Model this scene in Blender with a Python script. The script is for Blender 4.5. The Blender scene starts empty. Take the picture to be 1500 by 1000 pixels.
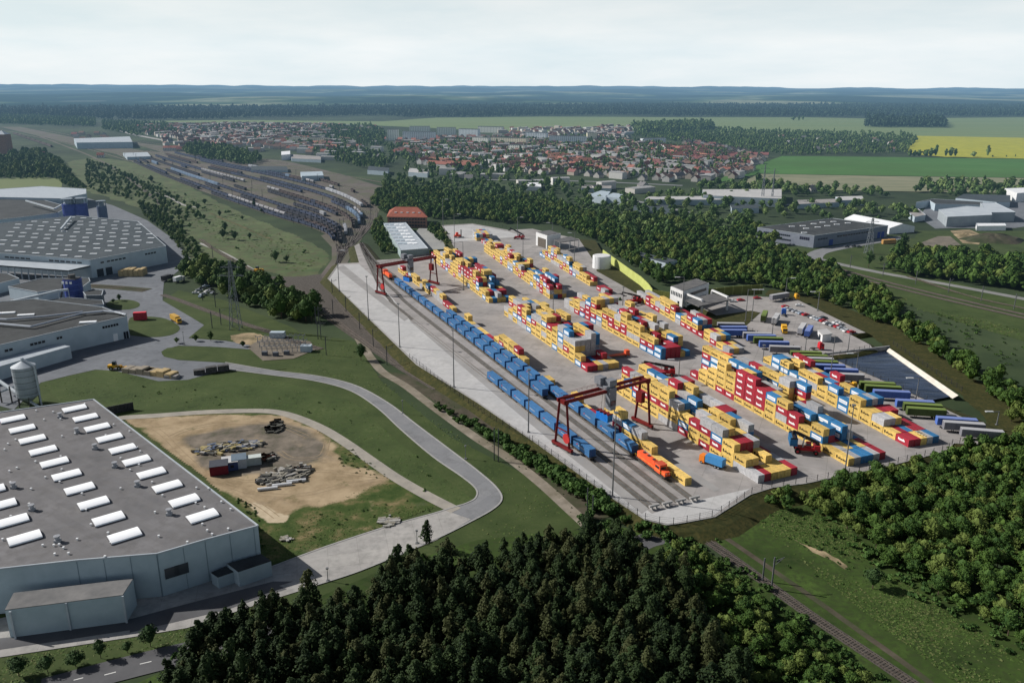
import bpy, math, random
import numpy as np
from mathutils import Vector, Matrix
random.seed(7); RNG = np.random.default_rng(7)
C = bpy.context.scene.collection
SC = bpy.context.scene
FPX, HC = 1200.0, 120.0
TH = math.atan(374.0/FPX); RO = math.radians(0.2)
_F = Vector((0, math.cos(TH), -math.sin(TH))); _U0 = Vector((0, math.sin(TH), math.cos(TH))); _X0 = Vector((1, 0, 0))
_R = _X0*math.cos(RO)+_U0*math.sin(RO); _U = -_X0*math.sin(RO)+_U0*math.cos(RO)
CAM = Vector((0, 0, HC))
PZ = 2.2      # height of the terminal platform

def G(px, py, z=0.0):
    d = _F*FPX+_R*(px-750)-_U*(py-500)
    if d.z > -0.5: d.z = -0.5
    t = (z-HC)/d.z
    p = CAM+d*t
    return Vector((p.x, p.y, z))
def proj(p):
    q = Vector(p)-CAM; w = q.dot(_F)
    if w <= 1: return (-9999, -9999)
    return (750+FPX*q.dot(_R)/w, 500-FPX*q.dot(_U)/w)

# ------------------------------------------------------------------ materials
MATS = {}
def nodes(m):
    m.use_nodes = True
    return m.node_tree.nodes, m.node_tree.links
def mat(name, c1, c2=None, scale=0.3, rough=0.85, spec=0.2, bump=0.0, detail=4, lo=0.35, hi=0.65, c3=None, scale2=0.02, metal=0.0, rnd=0.0, space='obj', stretch=None):
    if name in MATS: return MATS[name]
    m = bpy.data.materials.new(name); n, l = nodes(m)
    b = n['Principled BSDF']; b.inputs['Roughness'].default_value = rough
    b.inputs['Specular IOR Level'].default_value = spec; b.inputs['Metallic'].default_value = metal
    b.inputs['Base Color'].default_value = (*c1, 1)
    src = None
    if c2 is not None:
        if space == 'world':
            g = n.new('ShaderNodeNewGeometry'); co = g.outputs['Position']
        else:
            g = n.new('ShaderNodeTexCoord'); co = g.outputs['Object']
        if stretch:
            mp = n.new('ShaderNodeMapping'); mp.inputs['Scale'].default_value = stretch
            if len(stretch) > 3: pass
            l.new(co, mp.inputs['Vector']); co = mp.outputs['Vector']
        t = n.new('ShaderNodeTexNoise'); t.inputs['Scale'].default_value = scale; t.inputs['Detail'].default_value = detail
        t.inputs['Roughness'].default_value = 0.6
        l.new(co, t.inputs['Vector'])
        r = n.new('ShaderNodeValToRGB'); r.color_ramp.elements[0].position = lo; r.color_ramp.elements[1].position = hi
        r.color_ramp.elements[0].color = (*c1, 1); r.color_ramp.elements[1].color = (*c2, 1)
        l.new(t.outputs['Fac'], r.inputs['Fac']); src = r.outputs['Color']
        if c3 is not None:
            t2 = n.new('ShaderNodeTexNoise'); t2.inputs['Scale'].default_value = scale2; t2.inputs['Detail'].default_value = 6
            t2.inputs['Roughness'].default_value = 0.65
            l.new(co, t2.inputs['Vector'])
            r2 = n.new('ShaderNodeValToRGB'); r2.color_ramp.elements[0].position = 0.42; r2.color_ramp.elements[1].position = 0.62
            l.new(t2.outputs['Fac'], r2.inputs['Fac'])
            mx = n.new('ShaderNodeMixRGB'); l.new(r2.outputs['Color'], mx.inputs['Fac'])
            l.new(src, mx.inputs['Color1']); mx.inputs['Color2'].default_value = (*c3, 1); src = mx.outputs['Color']
        if bump > 0:
            bp = n.new('ShaderNodeBump'); bp.inputs['Strength'].default_value = 0.6; bp.inputs['Distance'].default_value = bump
            l.new(t.outputs['Fac'], bp.inputs['Height']); l.new(bp.outputs['Normal'], b.inputs['Normal'])
    if rnd > 0:
        oi = n.new('ShaderNodeObjectInfo'); mr = n.new('ShaderNodeMapRange')
        mr.inputs['To Min'].default_value = 1-rnd; mr.inputs['To Max'].default_value = 1+rnd
        l.new(oi.outputs['Random'], mr.inputs['Value'])
        hs = n.new('ShaderNodeHueSaturation'); l.new(mr.outputs['Result'], hs.inputs['Value'])
        if src is not None: l.new(src, hs.inputs['Color'])
        else: hs.inputs['Color'].default_value = (*c1, 1)
        src = hs.outputs['Color']
    if src is not None: l.new(src, b.inputs['Base Color'])
    MATS[name] = m
    return m
def leafmat(name, dark, light, warm=None, transl=0.25):
    if name in MATS: return MATS[name]
    m = bpy.data.materials.new(name); n, l = nodes(m)
    b = n['Principled BSDF']; b.inputs['Roughness'].default_value = 0.75; b.inputs['Specular IOR Level'].default_value = 0.15
    g = n.new('ShaderNodeNewGeometry'); oi = n.new('ShaderNodeObjectInfo'); at = n.new('ShaderNodeAttribute'); at.attribute_name = 'tint'
    a1 = n.new('ShaderNodeMath'); a1.operation = 'ADD'; l.new(oi.outputs['Random'], a1.inputs[0]); l.new(at.outputs['Fac'], a1.inputs[1])
    fr = n.new('ShaderNodeMath'); fr.operation = 'FRACT'; l.new(a1.outputs[0], fr.inputs[0])
    mr = n.new('ShaderNodeMath'); mr.operation = 'MULTIPLY'; mr.inputs[1].default_value = 0.55; l.new(g.outputs['Random Per Island'], mr.inputs[0])
    ad = n.new('ShaderNodeMath'); ad.operation = 'MULTIPLY_ADD'; ad.inputs[1].default_value = 0.45
    l.new(fr.outputs[0], ad.inputs[0]); l.new(mr.outputs[0], ad.inputs[2])
    r = n.new('ShaderNodeValToRGB'); r.color_ramp.elements[0].color = (*dark, 1); r.color_ramp.elements[1].color = (*light, 1)
    r.color_ramp.elements[0].position = 0.1; r.color_ramp.elements[1].position = 0.9
    l.new(ad.outputs[0], r.inputs['Fac']); src = r.outputs['Color']
    if warm:
        gt = n.new('ShaderNodeMath'); gt.operation = 'GREATER_THAN'; gt.inputs[1].default_value = 0.72; l.new(fr.outputs[0], gt.inputs[0])
        ml = n.new('ShaderNodeMath'); ml.operation = 'MULTIPLY'; ml.inputs[1].default_value = 0.6; l.new(gt.outputs[0], ml.inputs[0])
        mx = n.new('ShaderNodeMixRGB'); l.new(ml.outputs[0], mx.inputs['Fac']); l.new(src, mx.inputs['Color1']); mx.inputs['Color2'].default_value = (*warm, 1)
        src = mx.outputs['Color']
    l.new(src, b.inputs['Base Color'])
    MATS[name] = m
    return m

# ------------------------------------------------------------------ mesh builder
class MB:
    def __init__(s): s.v = []; s.f = []; s.m = []; s.cur = 0
    def add(s, vs, fs, mi=None):
        o = len(s.v); s.v.extend([tuple(p) for p in vs])
        for f in fs: s.f.append(tuple(i+o for i in f)); s.m.append(s.cur if mi is None else mi)
    def box(s, c, d, rz=0.0, mi=None, taper=1.0, bottom=False):
        # c = centre of base, d = size, z up from base
        x, y, z = d[0]/2, d[1]/2, d[2]; co, si = math.cos(rz), math.sin(rz)
        vs = []
        for zz, k in ((0, 1), (z, taper)):
            for (a, b) in ((-x, -y), (x, -y), (x, y), (-x, y)):
                a *= k; b *= k
                vs.append((c[0]+a*co-b*si, c[1]+a*si+b*co, c[2]+zz))
        s.add(vs, [(0, 3, 2, 1), (4, 5, 6, 7), (0, 1, 5, 4), (1, 2, 6, 5), (2, 3, 7, 6), (3, 0, 4, 7)], mi)
    def beam(s, a, b, w, h=None, mi=None):
        a = Vector(a); b = Vector(b); h = h or w; d = (b-a)
        if d.length < 1e-6: return
        d.normalize(); up = Vector((0, 0, 1)) if abs(d.z) < 0.95 else Vector((0, 1, 0))
        r = d.cross(up).normalized(); u = r.cross(d)
        vs = []
        for p in (a, b):
            for (i, j) in ((-1, -1), (1, -1), (1, 1), (-1, 1)): vs.append(p+r*(i*w/2)+u*(j*h/2))
        s.add(vs, [(0, 3, 2, 1), (4, 5, 6, 7), (0, 1, 5, 4), (1, 2, 6, 5), (2, 3, 7, 6), (3, 0, 4, 7)], mi)
    def tube(s, a, b, r0, r1=None, n=8, mi=None, caps=True):
        a = Vector(a); b = Vector(b); r1 = r0 if r1 is None else r1; d = (b-a).normalized()
        up = Vector((0, 0, 1)) if abs(d.z) < 0.95 else Vector((0, 1, 0)); x = d.cross(up).normalized(); y = x.cross(d)
        vs = []
        for p, r in ((a, r0), (b, r1)):
            for i in range(n):
                t = 2*math.pi*i/n; vs.append(p+x*(r*math.cos(t))+y*(r*math.sin(t)))
        fs = [(i, (i+1) % n, n+(i+1) % n, n+i) for i in range(n)]
        if caps: fs += [tuple(range(n))[::-1], tuple(range(n, 2*n))]
        s.add(vs, fs, mi)
    def prism(s, poly, z0, z1, mi=None, top=True, bottom=False, mtop=None):
        n = len(poly); a = sum(poly[i][0]*poly[(i+1) % n][1]-poly[(i+1) % n][0]*poly[i][1] for i in range(n))
        if a < 0: poly = list(poly)[::-1]
        vs = [(p[0], p[1], z0) for p in poly]+[(p[0], p[1], z1) for p in poly]
        s.add(vs, [(i, (i+1) % n, n+(i+1) % n, n+i) for i in range(n)], mi)
        if top: s.add([(p[0], p[1], z1) for p in poly], [tuple(range(n))], mtop if mtop is not None else mi)
        if bottom: s.add([(p[0], p[1], z0) for p in poly], [tuple(range(n))[::-1]], mi)
    def mesh(s, name, mats, smooth=False):
        me = bpy.data.meshes.new(name); me.from_pydata(s.v, [], s.f)
        for m in (mats if isinstance(mats, (list, tuple)) else [mats]): me.materials.append(m)
        if len(me.materials) > 1: me.polygons.foreach_set('material_index', s.m)
        if smooth: me.polygons.foreach_set('use_smooth', [True]*len(me.polygons))
        me.update(); return me
    def obj(s, name, mats, parent=None, smooth=False, loc=None):
        o = bpy.data.objects.new(name, s.mesh(name, mats, smooth)); C.objects.link(o)
        if parent is not None: o.parent = parent
        if loc is not None: o.location = loc
        return o

def tag(o, label=None, cat=None, group=None, kind=None):
    if label: o['label'] = label
    if cat: o['category'] = cat
    if group: o['group'] = group
    if kind: o['kind'] = kind
    return o
def thing(name, label, cat, loc=(0, 0, 0), rz=0.0, group=None):
    o = bpy.data.objects.new(name, None); C.objects.link(o); o.location = loc; o.rotation_euler = (0, 0, rz)
    o.empty_display_size = 0.5
    return tag(o, label, cat, group)
def struct(o, label=None, cat=None):
    return tag(o, label, cat, None, 'structure')
def copy_tree(o, parent=None):
    c = o.copy(); C.objects.link(c)
    if parent is not None: c.parent = parent
    for ch in list(o.children): copy_tree(ch, c)
    return c
ORD = ['zeroth', 'first', 'second', 'third', 'fourth', 'fifth', 'sixth', 'seventh', 'eighth', 'ninth', 'tenth', 'eleventh', 'twelfth', 'thirteenth', 'fourteenth', 'fifteenth', 'sixteenth', 'seventeenth', 'eighteenth', 'nineteenth', 'twentieth', 'twenty-first', 'twenty-second', 'twenty-third', 'twenty-fourth', 'twenty-fifth', 'twenty-sixth', 'twenty-seventh', 'twenty-eighth', 'twenty-ninth', 'thirtieth', 'thirty-first', 'thirty-second', 'thirty-third', 'thirty-fourth', 'thirty-fifth']

def spline(pts, sub=6, closed=False):
    pts = [Vector(p) for p in pts]; n = len(pts); out = []
    rng = range(n) if closed else range(n-1)
    for i in rng:
        p0 = pts[(i-1) % n] if closed or i > 0 else pts[0]; p1 = pts[i]; p2 = pts[(i+1) % n]
        p3 = pts[(i+2) % n] if closed or i+2 < n else pts[-1]
        for k in range(sub):
            t = k/sub
            out.append(0.5*((2*p1)+(p2-p0)*t+(2*p0-5*p1+4*p2-p3)*t*t+(3*p1-p0-3*p2+p3)*t**3))
    if not closed: out.append(pts[-1])
    return out
def sheet(name, px, m, z=0.02, smooth=False, zp=None, label=None, rough=0):
    pts = [G(a, b, z if zp is None else zp) for a, b in px]
    if smooth: pts = spline(pts, 5, True)
    if rough:
        rr = random.Random(len(px)*7); pts = resample(pts+[pts[0]], 1.6); nz = [rr.gauss(0, 1) for _ in pts]; N = len(pts)
        sm = [sum(nz[(i+k) % N] for k in range(-6, 7))/4 for i in range(N)]
        pts = [p+Vector(((pts[(i+1) % N]-pts[i-1]).y, -(pts[(i+1) % N]-pts[i-1]).x, 0)).normalized()*(sm[i]*rough+nz[i]*.3*rough) for i, p in enumerate(pts)]
    import mathutils.geometry as mg
    tri = mg.tessellate_polygon([[Vector((p.x, p.y, 0)) for p in pts]])
    me = bpy.data.meshes.new(name); me.from_pydata([(p.x, p.y, z) for p in pts], [], [])
    fs = []
    for t in tri:
        a, b, c = [pts[i] for i in t]
        fs.append(t if (b-a).cross(c-a).z > 0 else t[::-1])
    me = bpy.data.meshes.new(name); me.from_pydata([(p.x, p.y, z) for p in pts], [], [tuple(t) for t in fs])
    me.materials.append(m); me.update()
    o = bpy.data.objects.new(name, me); C.objects.link(o)
    return struct(o)
def offset_line(pts, d):
    out = []
    for i, p in enumerate(pts):
        a = pts[max(0, i-1)]; b = pts[min(len(pts)-1, i+1)]; t = (b-a); t.z = 0; t.normalize()
        out.append(p+Vector((t.y, -t.x, 0))*d)
    return out
def ribbon_mb(mb, pts, w, z, off=0.0, mi=None, thick=0.0):
    L = offset_line(pts, off-w/2); R = offset_line(pts, off+w/2)
    n = len(pts)
    vs = [(p.x, p.y, z) for p in L]+[(p.x, p.y, z) for p in R]
    mb.add(vs, [(i, n+i, n+i+1, i+1) for i in range(n-1)], mi)
    if thick:
        for S in (L, R):
            vs = [(p.x, p.y, z) for p in S]+[(p.x, p.y, z-thick) for p in S]
            mb.add(vs, [(i, n+i, n+i+1, i+1) for i in range(n-1)], mi)
def ribbon(name, px, w, m, z=0.03, sub=6, zp=0):
    pts = spline([G(a, b, zp) for a, b in px], sub); mb = MB(); ribbon_mb(mb, pts, w, z)
    return struct(mb.obj(name, m))
def inpoly(x, y, poly):
    r = False; n = len(poly); j = n-1
    for i in range(n):
        xi, yi = poly[i][0], poly[i][1]; xj, yj = poly[j][0], poly[j][1]
        if (yi > y) != (yj > y) and x < (xj-xi)*(y-yi)/(yj-yi)+xi: r = not r
        j = i
    return r
def resample(pts, step):
    out = [pts[0].copy()]; acc = 0
    for a, b in zip(pts[:-1], pts[1:]):
        d = (b-a).length
        while acc+d >= step:
            t = (step-acc)/d; a = a+(b-a)*t; out.append(a.copy()); d = (b-a).length; acc = 0
        acc += d
    return out
# ------------------------------------------------------------------ world, sun, camera
def setup():
    w = bpy.data.worlds.new('World'); SC.world = w; w.use_nodes = True
    n, l = w.node_tree.nodes, w.node_tree.links
    bg = n['Background']; bg.inputs['Strength'].default_value = 0.085
    sky = n.new('ShaderNodeTexSky'); sky.sky_type = 'NISHITA'; sky.sun_disc = False
    sky.sun_elevation = math.radians(35); sky.sun_rotation = math.radians(-75); sky.air_density = 1.2; sky.dust_density = 2.5; sky.ozone_density = 1.5
    tc = n.new('ShaderNodeTexCoord'); mp = n.new('ShaderNodeMapping'); mp.inputs['Scale'].default_value = (1.6, 1.6, 9)
    l.new(tc.outputs['Generated'], mp.inputs['Vector'])
    ns = n.new('ShaderNodeTexNoise'); ns.inputs['Scale'].default_value = 2.6; ns.inputs['Detail'].default_value = 7; ns.inputs['Roughness'].default_value = 0.55
    l.new(mp.outputs['Vector'], ns.inputs['Vector'])
    cr = n.new('ShaderNodeValToRGB'); cr.color_ramp.elements[0].position = 0.3; cr.color_ramp.elements[1].position = 0.7
    cr.color_ramp.elements[0].color = (9.3, 10.8, 11.5, 1); cr.color_ramp.elements[1].color = (11.9, 12.4, 12.6, 1)
    l.new(ns.outputs['Fac'], cr.inputs['Fac'])
    sx = n.new('ShaderNodeSeparateXYZ'); l.new(tc.outputs['Generated'], sx.inputs[0])
    mr = n.new('ShaderNodeMapRange'); mr.inputs['From Min'].default_value = .04; mr.inputs['From Max'].default_value = .38; mr.inputs['To Min'].default_value = .88; mr.inputs['To Max'].default_value = .0
    mr.clamp = True; l.new(sx.outputs['Z'], mr.inputs['Value'])
    mx = n.new('ShaderNodeMixRGB'); l.new(mr.outputs[0], mx.inputs['Fac'])
    l.new(sky.outputs['Color'], mx.inputs['Color1']); l.new(cr.outputs['Color'], mx.inputs['Color2'])
    dm = n.new('ShaderNodeMapRange'); dm.inputs['From Min'].default_value = .12; dm.inputs['From Max'].default_value = .5; dm.inputs['To Min'].default_value = 1; dm.inputs['To Max'].default_value = .55; dm.clamp = True
    l.new(sx.outputs['Z'], dm.inputs['Value']); vm = n.new('ShaderNodeVectorMath'); vm.operation = 'SCALE'; l.new(mx.outputs['Color'], vm.inputs[0]); l.new(dm.outputs[0], vm.inputs['Scale'])
    # overcast veil high up is thinner and bluer than at the horizon
    l.new(vm.outputs[0], bg.inputs['Color'])
    sl = bpy.data.lights.new('sun', 'SUN'); sl.energy = 5.0; sl.angle = math.radians(0.5); sl.color = (1.0, 0.965, 0.92)
    so = bpy.data.objects.new('sun', sl); C.objects.link(so)
    sd = Vector((-0.966, 0.259, math.tan(math.radians(35)))).normalized()
    so.rotation_euler = sd.to_track_quat('Z', 'Y').to_euler(); so.location = (-200, 100, 300)
    cd = bpy.data.cameras.new('camera'); cd.sensor_width = 36; cd.lens = 36*FPX/1500; cd.clip_end = 100000; cd.clip_start = 1
    co = bpy.data.objects.new('camera', cd); C.objects.link(co); SC.camera = co
    M = Matrix((( _R.x, _U.x, -_F.x, 0), (_R.y, _U.y, -_F.y, 0), (_R.z, _U.z, -_F.z, 0), (0, 0, 0, 1)))
    M.translation = CAM; co.matrix_world = M
    SC.view_settings.view_transform = 'Standard'; SC.view_settings.look = 'None'; SC.view_settings.exposure = 0
    SC.cycles.max_bounces = 4; SC.cycles.diffuse_bounces = 2; SC.cycles.glossy_bounces = 2; SC.cycles.transparent_max_bounces = 8
    SC.cycles.use_denoising = True
setup()

# ------------------------------------------------------------------ materials in use
def joints(name, sx, sy, dark, mortar=.02, rot=0.0, amount=.5):
    m = MATS[name]; n, l = nodes(m); b = n['Principled BSDF']; src = b.inputs['Base Color'].links[0].from_socket
    g = n.new('ShaderNodeNewGeometry'); mp = n.new('ShaderNodeMapping'); mp.inputs['Rotation'].default_value = (0, 0, rot); l.new(g.outputs['Position'], mp.inputs[0])
    br = n.new('ShaderNodeTexBrick'); br.offset = 0; br.inputs['Scale'].default_value = 1; br.inputs['Brick Width'].default_value = sx; br.inputs['Row Height'].default_value = sy; br.inputs['Mortar Size'].default_value = mortar
    br.inputs['Color1'].default_value = (1, 1, 1, 1); br.inputs['Color2'].default_value = (.92, .92, .93, 1); br.inputs['Mortar'].default_value = (dark, dark, dark, 1); l.new(mp.outputs[0], br.inputs['Vector'])
    t = n.new('ShaderNodeTexNoise'); t.inputs['Scale'].default_value = .16; t.inputs['Detail'].default_value = 9; t.inputs['Roughness'].default_value = .7; l.new(mp.outputs[0], t.inputs['Vector'])
    r = n.new('ShaderNodeValToRGB'); r.color_ramp.elements[0].position = .32; r.color_ramp.elements[0].color = (1-amount, 1-amount, 1-amount, 1); r.color_ramp.elements[1].position = .5; r.color_ramp.elements[1].color = (1, 1, 1, 1); l.new(t.outputs['Fac'], r.inputs['Fac'])
    a = n.new('ShaderNodeMixRGB'); a.blend_type = 'MULTIPLY'; a.inputs[0].default_value = 1; l.new(src, a.inputs[1]); l.new(br.outputs['Color'], a.inputs[2])
    c = n.new('ShaderNodeMixRGB'); c.blend_type = 'MULTIPLY'; c.inputs[0].default_value = 1; l.new(a.outputs[0], c.inputs[1]); l.new(r.outputs[0], c.inputs[2]); l.new(c.outputs[0], b.inputs['Base Color'])
M = dict(
 meadow=mat('meadow', (.030, .050, .014), (.072, .098, .032), .06, bump=0, c3=(.050, .078, .022), scale2=.5, space='world', rough=.95, detail=8),
 meadow_pale=mat('meadow_pale', (.055, .090, .034), (.115, .150, .062), .04, c3=(.085, .09, .045), scale2=.12, space='world', rough=.95, detail=8),
 meadow_dark=mat('meadow_dark', (.018, .036, .007), (.060, .104, .020), .07, c3=(.034, .052, .014), scale2=.6, space='world', rough=.95, detail=9, bump=.15),
 lawn=mat('lawn', (.030, .050, .014), (.068, .090, .030), .08, space='world', rough=.95, c3=(.046, .070, .020), scale2=.9, detail=9),
 skirt=mat('skirt', (.034, .038, .010), (.072, .064, .020), .25, space='world', rough=.95, c3=(.028, .034, .010), scale2=.9, detail=8),
 dirt=mat('dirt', (.26, .195, .12), (.44, .34, .21), .09, space='world', rough=.95, detail=10, c3=(.15, .125, .07), scale2=.11),
 dirt_grey=mat('dirt_grey', (.13, .115, .095), (.21, .18, .14), .1, space='world', rough=.95, detail=9),
 dirt_brown=mat('dirt_brown', (.060, .050, .036), (.10, .085, .062), .2, space='world', rough=.95, detail=8, c3=(.045, .055, .025), scale2=.06),
 worn=mat('worn', (.050, .060, .022), (.19, .15, .075), .12, space='world', rough=.95, detail=10, lo=.42, hi=.7),
 sand=mat('sand', (.42, .34, .22), (.50, .42, .30), .3, space='world', rough=.95),
 concrete=mat('concrete', (.31, .29, .275), (.39, .365, .35), .035, space='world', rough=.9, detail=10, c3=(.29, .275, .262), scale2=.12),
 concrete_light=mat('concrete_light', (.45, .445, .435), (.52, .51, .50), .05, space='world', rough=.9, detail=8, c3=(.44, .435, .425), scale2=.5),
 road=mat('road', (.20, .205, .215), (.25, .25, .255), .06, space='world', rough=.9, detail=8, c3=(.215, .22, .225), scale2=.6),
 road_light=mat('road_light', (.36, .345, .325), (.43, .41, .385), .05, space='world', rough=.9, detail=9, c3=(.33, .32, .30), scale2=.4),
 yard=mat('yard', (.145, .158, .175), (.20, .212, .23), .03, space='world', rough=.9, detail=9, c3=(.16, .17, .185), scale2=.3),
 asphalt=mat('asphalt', (.085, .085, .09), (.12, .12, .125), .12, space='world', rough=.9, detail=8),
 ballast=mat('ballast', (.060, .052, .044), (.11, .097, .084), .9, space='world', rough=.95, detail=6),
 ballast_far=mat('ballast_far', (.10, .085, .075), (.17, .145, .13), .06, space='world', rough=.95, detail=8, c3=(.095, .10, .06), scale2=.03),
 sleeper=mat('sleeper', (.055, .048, .04), (.085, .075, .065), 2, rough=.9),
 rail=mat('rail', (.16, .13, .11), (.25, .21, .18), .5, rough=.5, metal=.5),
 slab=mat('slab', (.10, .098, .09), (.15, .145, .135), .5, space='world', rough=.9),
 kerb=mat('kerb', (.30, .295, .285), (.37, .36, .35), 1, rough=.9),
 white=mat('white_paint', (.72, .73, .74), (.80, .81, .82), .4, rough=.6),
 roadmark=mat('road_marking', (.6, .6, .58), (.75, .75, .72), 2, rough=.8),
)
joints('concrete', 12, 9, .80, .12, .40, .22); joints('concrete_light', 6, 6, .86, .08, .40, .14); joints('road', 7, 7, .8, .06, .6, .25); joints('road_light', 8, 6, .78, .07, -.25, .25); joints('yard', 14, 10, .8, .1, .1, .25)
# ------------------------------------------------------------------ ground
def ground():
    m = mat('open_ground', (.030, .050, .022), (.060, .085, .036), .02, space='world', rough=.95, detail=8, c3=(.022, .036, .016), scale2=.004)
    mb = MB(); S = 70000
    mb.add([(-S, -300, 0), (S, -300, 0), (S, S, 0), (-S, S, 0)], [(0, 1, 2, 3)])
    struct(mb.obj('ground', m))
ground()
# far rolling country
def hills():
    xs = np.linspace(-1, 1, 221); ys = np.concatenate([np.linspace(4300, 12000, 60), np.linspace(12500, 34000, 30)])
    vs = []; nx = len(xs)
    for j, y in enumerate(ys):
        for i, x in enumerate(xs):
            X = x*y*0.9; a = X/1000; b = y/1000
            h = 10*math.sin(a*0.9+b*1.3)+12*math.sin(a*1.7-b*.7+2)+8*math.sin(a*3.1+b*2.2)+2*math.sin(a*6.3+1)
            g = min(1, max(0, (y-4300)/2500)); k = min(1, max(0, (y-9000)/14000))
            z = g*(18+h*.8)+k*(50+h*1.2+10*math.sin(a*.35+.6)) + 2*g
            vs.append((X, y, z if j else -3))
    fs = [(j*nx+i, j*nx+i+1, (j+1)*nx+i+1, (j+1)*nx+i) for j in range(len(ys)-1) for i in range(nx-1)]
    m = bpy.data.materials.new('far_country'); n, l = nodes(m); b = n['Principled BSDF']; b.inputs['Roughness'].default_value = 1; b.inputs['Specular IOR Level'].default_value = 0
    g = n.new('ShaderNodeNewGeometry'); mp = n.new('ShaderNodeMapping'); mp.inputs['Scale'].default_value = (1/1700, 1/2600, 0)
    l.new(g.outputs['Position'], mp.inputs['Vector'])
    t = n.new('ShaderNodeTexNoise'); t.inputs['Scale'].default_value = 1.4; t.inputs['Detail'].default_value = 5; t.inputs['Roughness'].default_value = .5; l.new(mp.outputs[0], t.inputs['Vector'])
    r = n.new('ShaderNodeValToRGB'); e = r.color_ramp.elements
    e[0].position = .47; e[0].color = (.022, .045, .030, 1); e[1].position = .60; e[1].color = (.26, .28, .18, 1)
    q = e.new(.51); q.color = (.036, .066, .040, 1); q = e.new(.55); q.color = (.095, .14, .07, 1); l.new(t.outputs['Fac'], r.inputs['Fac'])
    t2 = n.new('ShaderNodeTexNoise'); t2.inputs['Scale'].default_value = 14; t2.inputs['Detail'].default_value = 6; l.new(mp.outputs[0], t2.inputs['Vector'])
    mx = n.new('ShaderNodeMixRGB'); mx.blend_type = 'MULTIPLY'; mx.inputs['Fac'].default_value = .75; l.new(r.outputs[0], mx.inputs[1])
    r3 = n.new('ShaderNodeValToRGB'); r3.color_ramp.elements[0].position = .35; r3.color_ramp.elements[0].color = (.5, .5, .5, 1); r3.color_ramp.elements[1].position = .65; r3.color_ramp.elements[1].color = (1.25, 1.25, 1.25, 1)
    l.new(t2.outputs['Fac'], r3.inputs['Fac']); l.new(r3.outputs[0], mx.inputs[2]); l.new(mx.outputs[0], b.inputs['Base Color'])
    me = bpy.data.meshes.new('hills'); me.from_pydata(vs, [], fs); me.materials.append(m); me.polygons.foreach_set('use_smooth', [True]*len(fs)); me.update()
    o = bpy.data.objects.new('hills', me); C.objects.link(o); struct(o)
hills()

# ------------------------------------------------------------------ fields and meadows (sheets stacked a little apart)
FM = lambda n, a, b, s=.004, **k: mat(n, a, b, s, space='world', rough=.95, detail=8, **k)
sheet('field', [(188, 178), (330, 176), (560, 178), (640, 172.5), (800, 171), (1000, 172), (1180, 172), (1280, 174), (1500, 172), (1700, 172), (1720, 205), (1350, 203), (1100, 197), (940, 192), (800, 196), (640, 188), (500, 182), (350, 181)],
      FM('field_far', (.135, .200, .085), (.18, .235, .105), .0015, c3=(.17, .21, .085), scale2=.01, stretch=(1, 6, 1)), .5)
sheet('field', [(1338, 199), (1500, 202), (1800, 206), (1800, 236), (1500, 232.5), (1385, 230), (1329, 225)], FM('field_rape', (.34, .33, .025), (.42, .40, .04), .01, c3=(.30, .31, .04), scale2=.03, stretch=(5, 1, 1)), .7)
sheet('field', [(1146, 228.5), (1300, 230), (1500, 233), (1800, 238), (1800, 266), (1500, 260.5), (1300, 257.5), (1112, 254.5), (1050, 268), (1060, 259)], FM('field_green', (.055, .145, .030), (.075, .175, .042), .01, c3=(.06, .13, .03), scale2=.004), .7)
sheet('field', [(1112, 254.8), (1300, 258), (1500, 261), (1800, 266.5), (1800, 292), (1500, 284), (1300, 280), (1130, 277), (1075, 272)], FM('field_fallow', (.20, .20, .125), (.27, .255, .165), .006, c3=(.17, .185, .11), scale2=.02, stretch=(1, 4, 1)), .7)
sheet('field', [(0, 262), (60, 259), (92, 263), (90, 276), (0, 279), (-100, 280), (-100, 262)], FM('field_left', (.13, .165, .065), (.17, .195, .08)), .2)
sheet('field', [(0, 228), (18, 229), (20, 243), (0, 247), (-60, 246), (-60, 230)], FM('field_left', (.13, .165, .065), (.17, .195, .08)), .2)
sheet('meadow', [(95, 240), (150, 232), (215, 245), (330, 300), (420, 340), (476, 368), (472, 396), (430, 412), (400, 400), (345, 395), (285, 392), (262, 350), (220, 312), (160, 290), (120, 275)], M['meadow_pale'], .06, smooth=True, rough=1.5)
ribbon('path', [(228, 282), (250, 290), (268, 300), (290, 304)], 3.5, M['road_light'], .1); ribbon('path', [(308, 312), (330, 322), (352, 331), (400, 352)], 3.0, M['worn'], .1)
ribbon('path', [(292, 356), (330, 372), (372, 396), (390, 404)], 3, M['road_light'], .1)
sheet('meadow', [(245, 435), (300, 455), (400, 480), (520, 500), (560, 560), (660, 640), (780, 700), (860, 770), (760, 800), (650, 830), (560, 850), (300, 950), (-60, 1010), (-60, 900), (60, 540), (240, 500)], M['lawn'], .05)
sheet('meadow', [(60, 560), (150, 541), (270, 553), (340, 549), (420, 560), (520, 590), (575, 640), (650, 700), (698, 735), (640, 745), (500, 650), (440, 612), (230, 600), (100, 600)], M['meadow'], .09)
sheet('meadow', [(1010, 770), (1100, 730), (1200, 715), (1300, 760), (1400, 860), (1560, 980), (1560, 1100), (1350, 1100), (1200, 930)], M['meadow_dark'], .05)
sheet('meadow', [(1150, 360), (1230, 372), (1300, 390), (1500, 438), (1650, 470), (1650, 540), (1500, 500), (1400, 470), (1250, 420), (1150, 385)], M['meadow'], .05)
sheet('meadow', [(1180, 372), (1300, 352), (1345, 348), (1500, 350), (1500, 395), (1320, 390)], M['lawn'], .07)
sheet('meadow', [(1340, 348), (1345, 338), (1500, 338), (1650, 340), (1650, 385), (1500, 372)], M['lawn'], .08)
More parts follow.
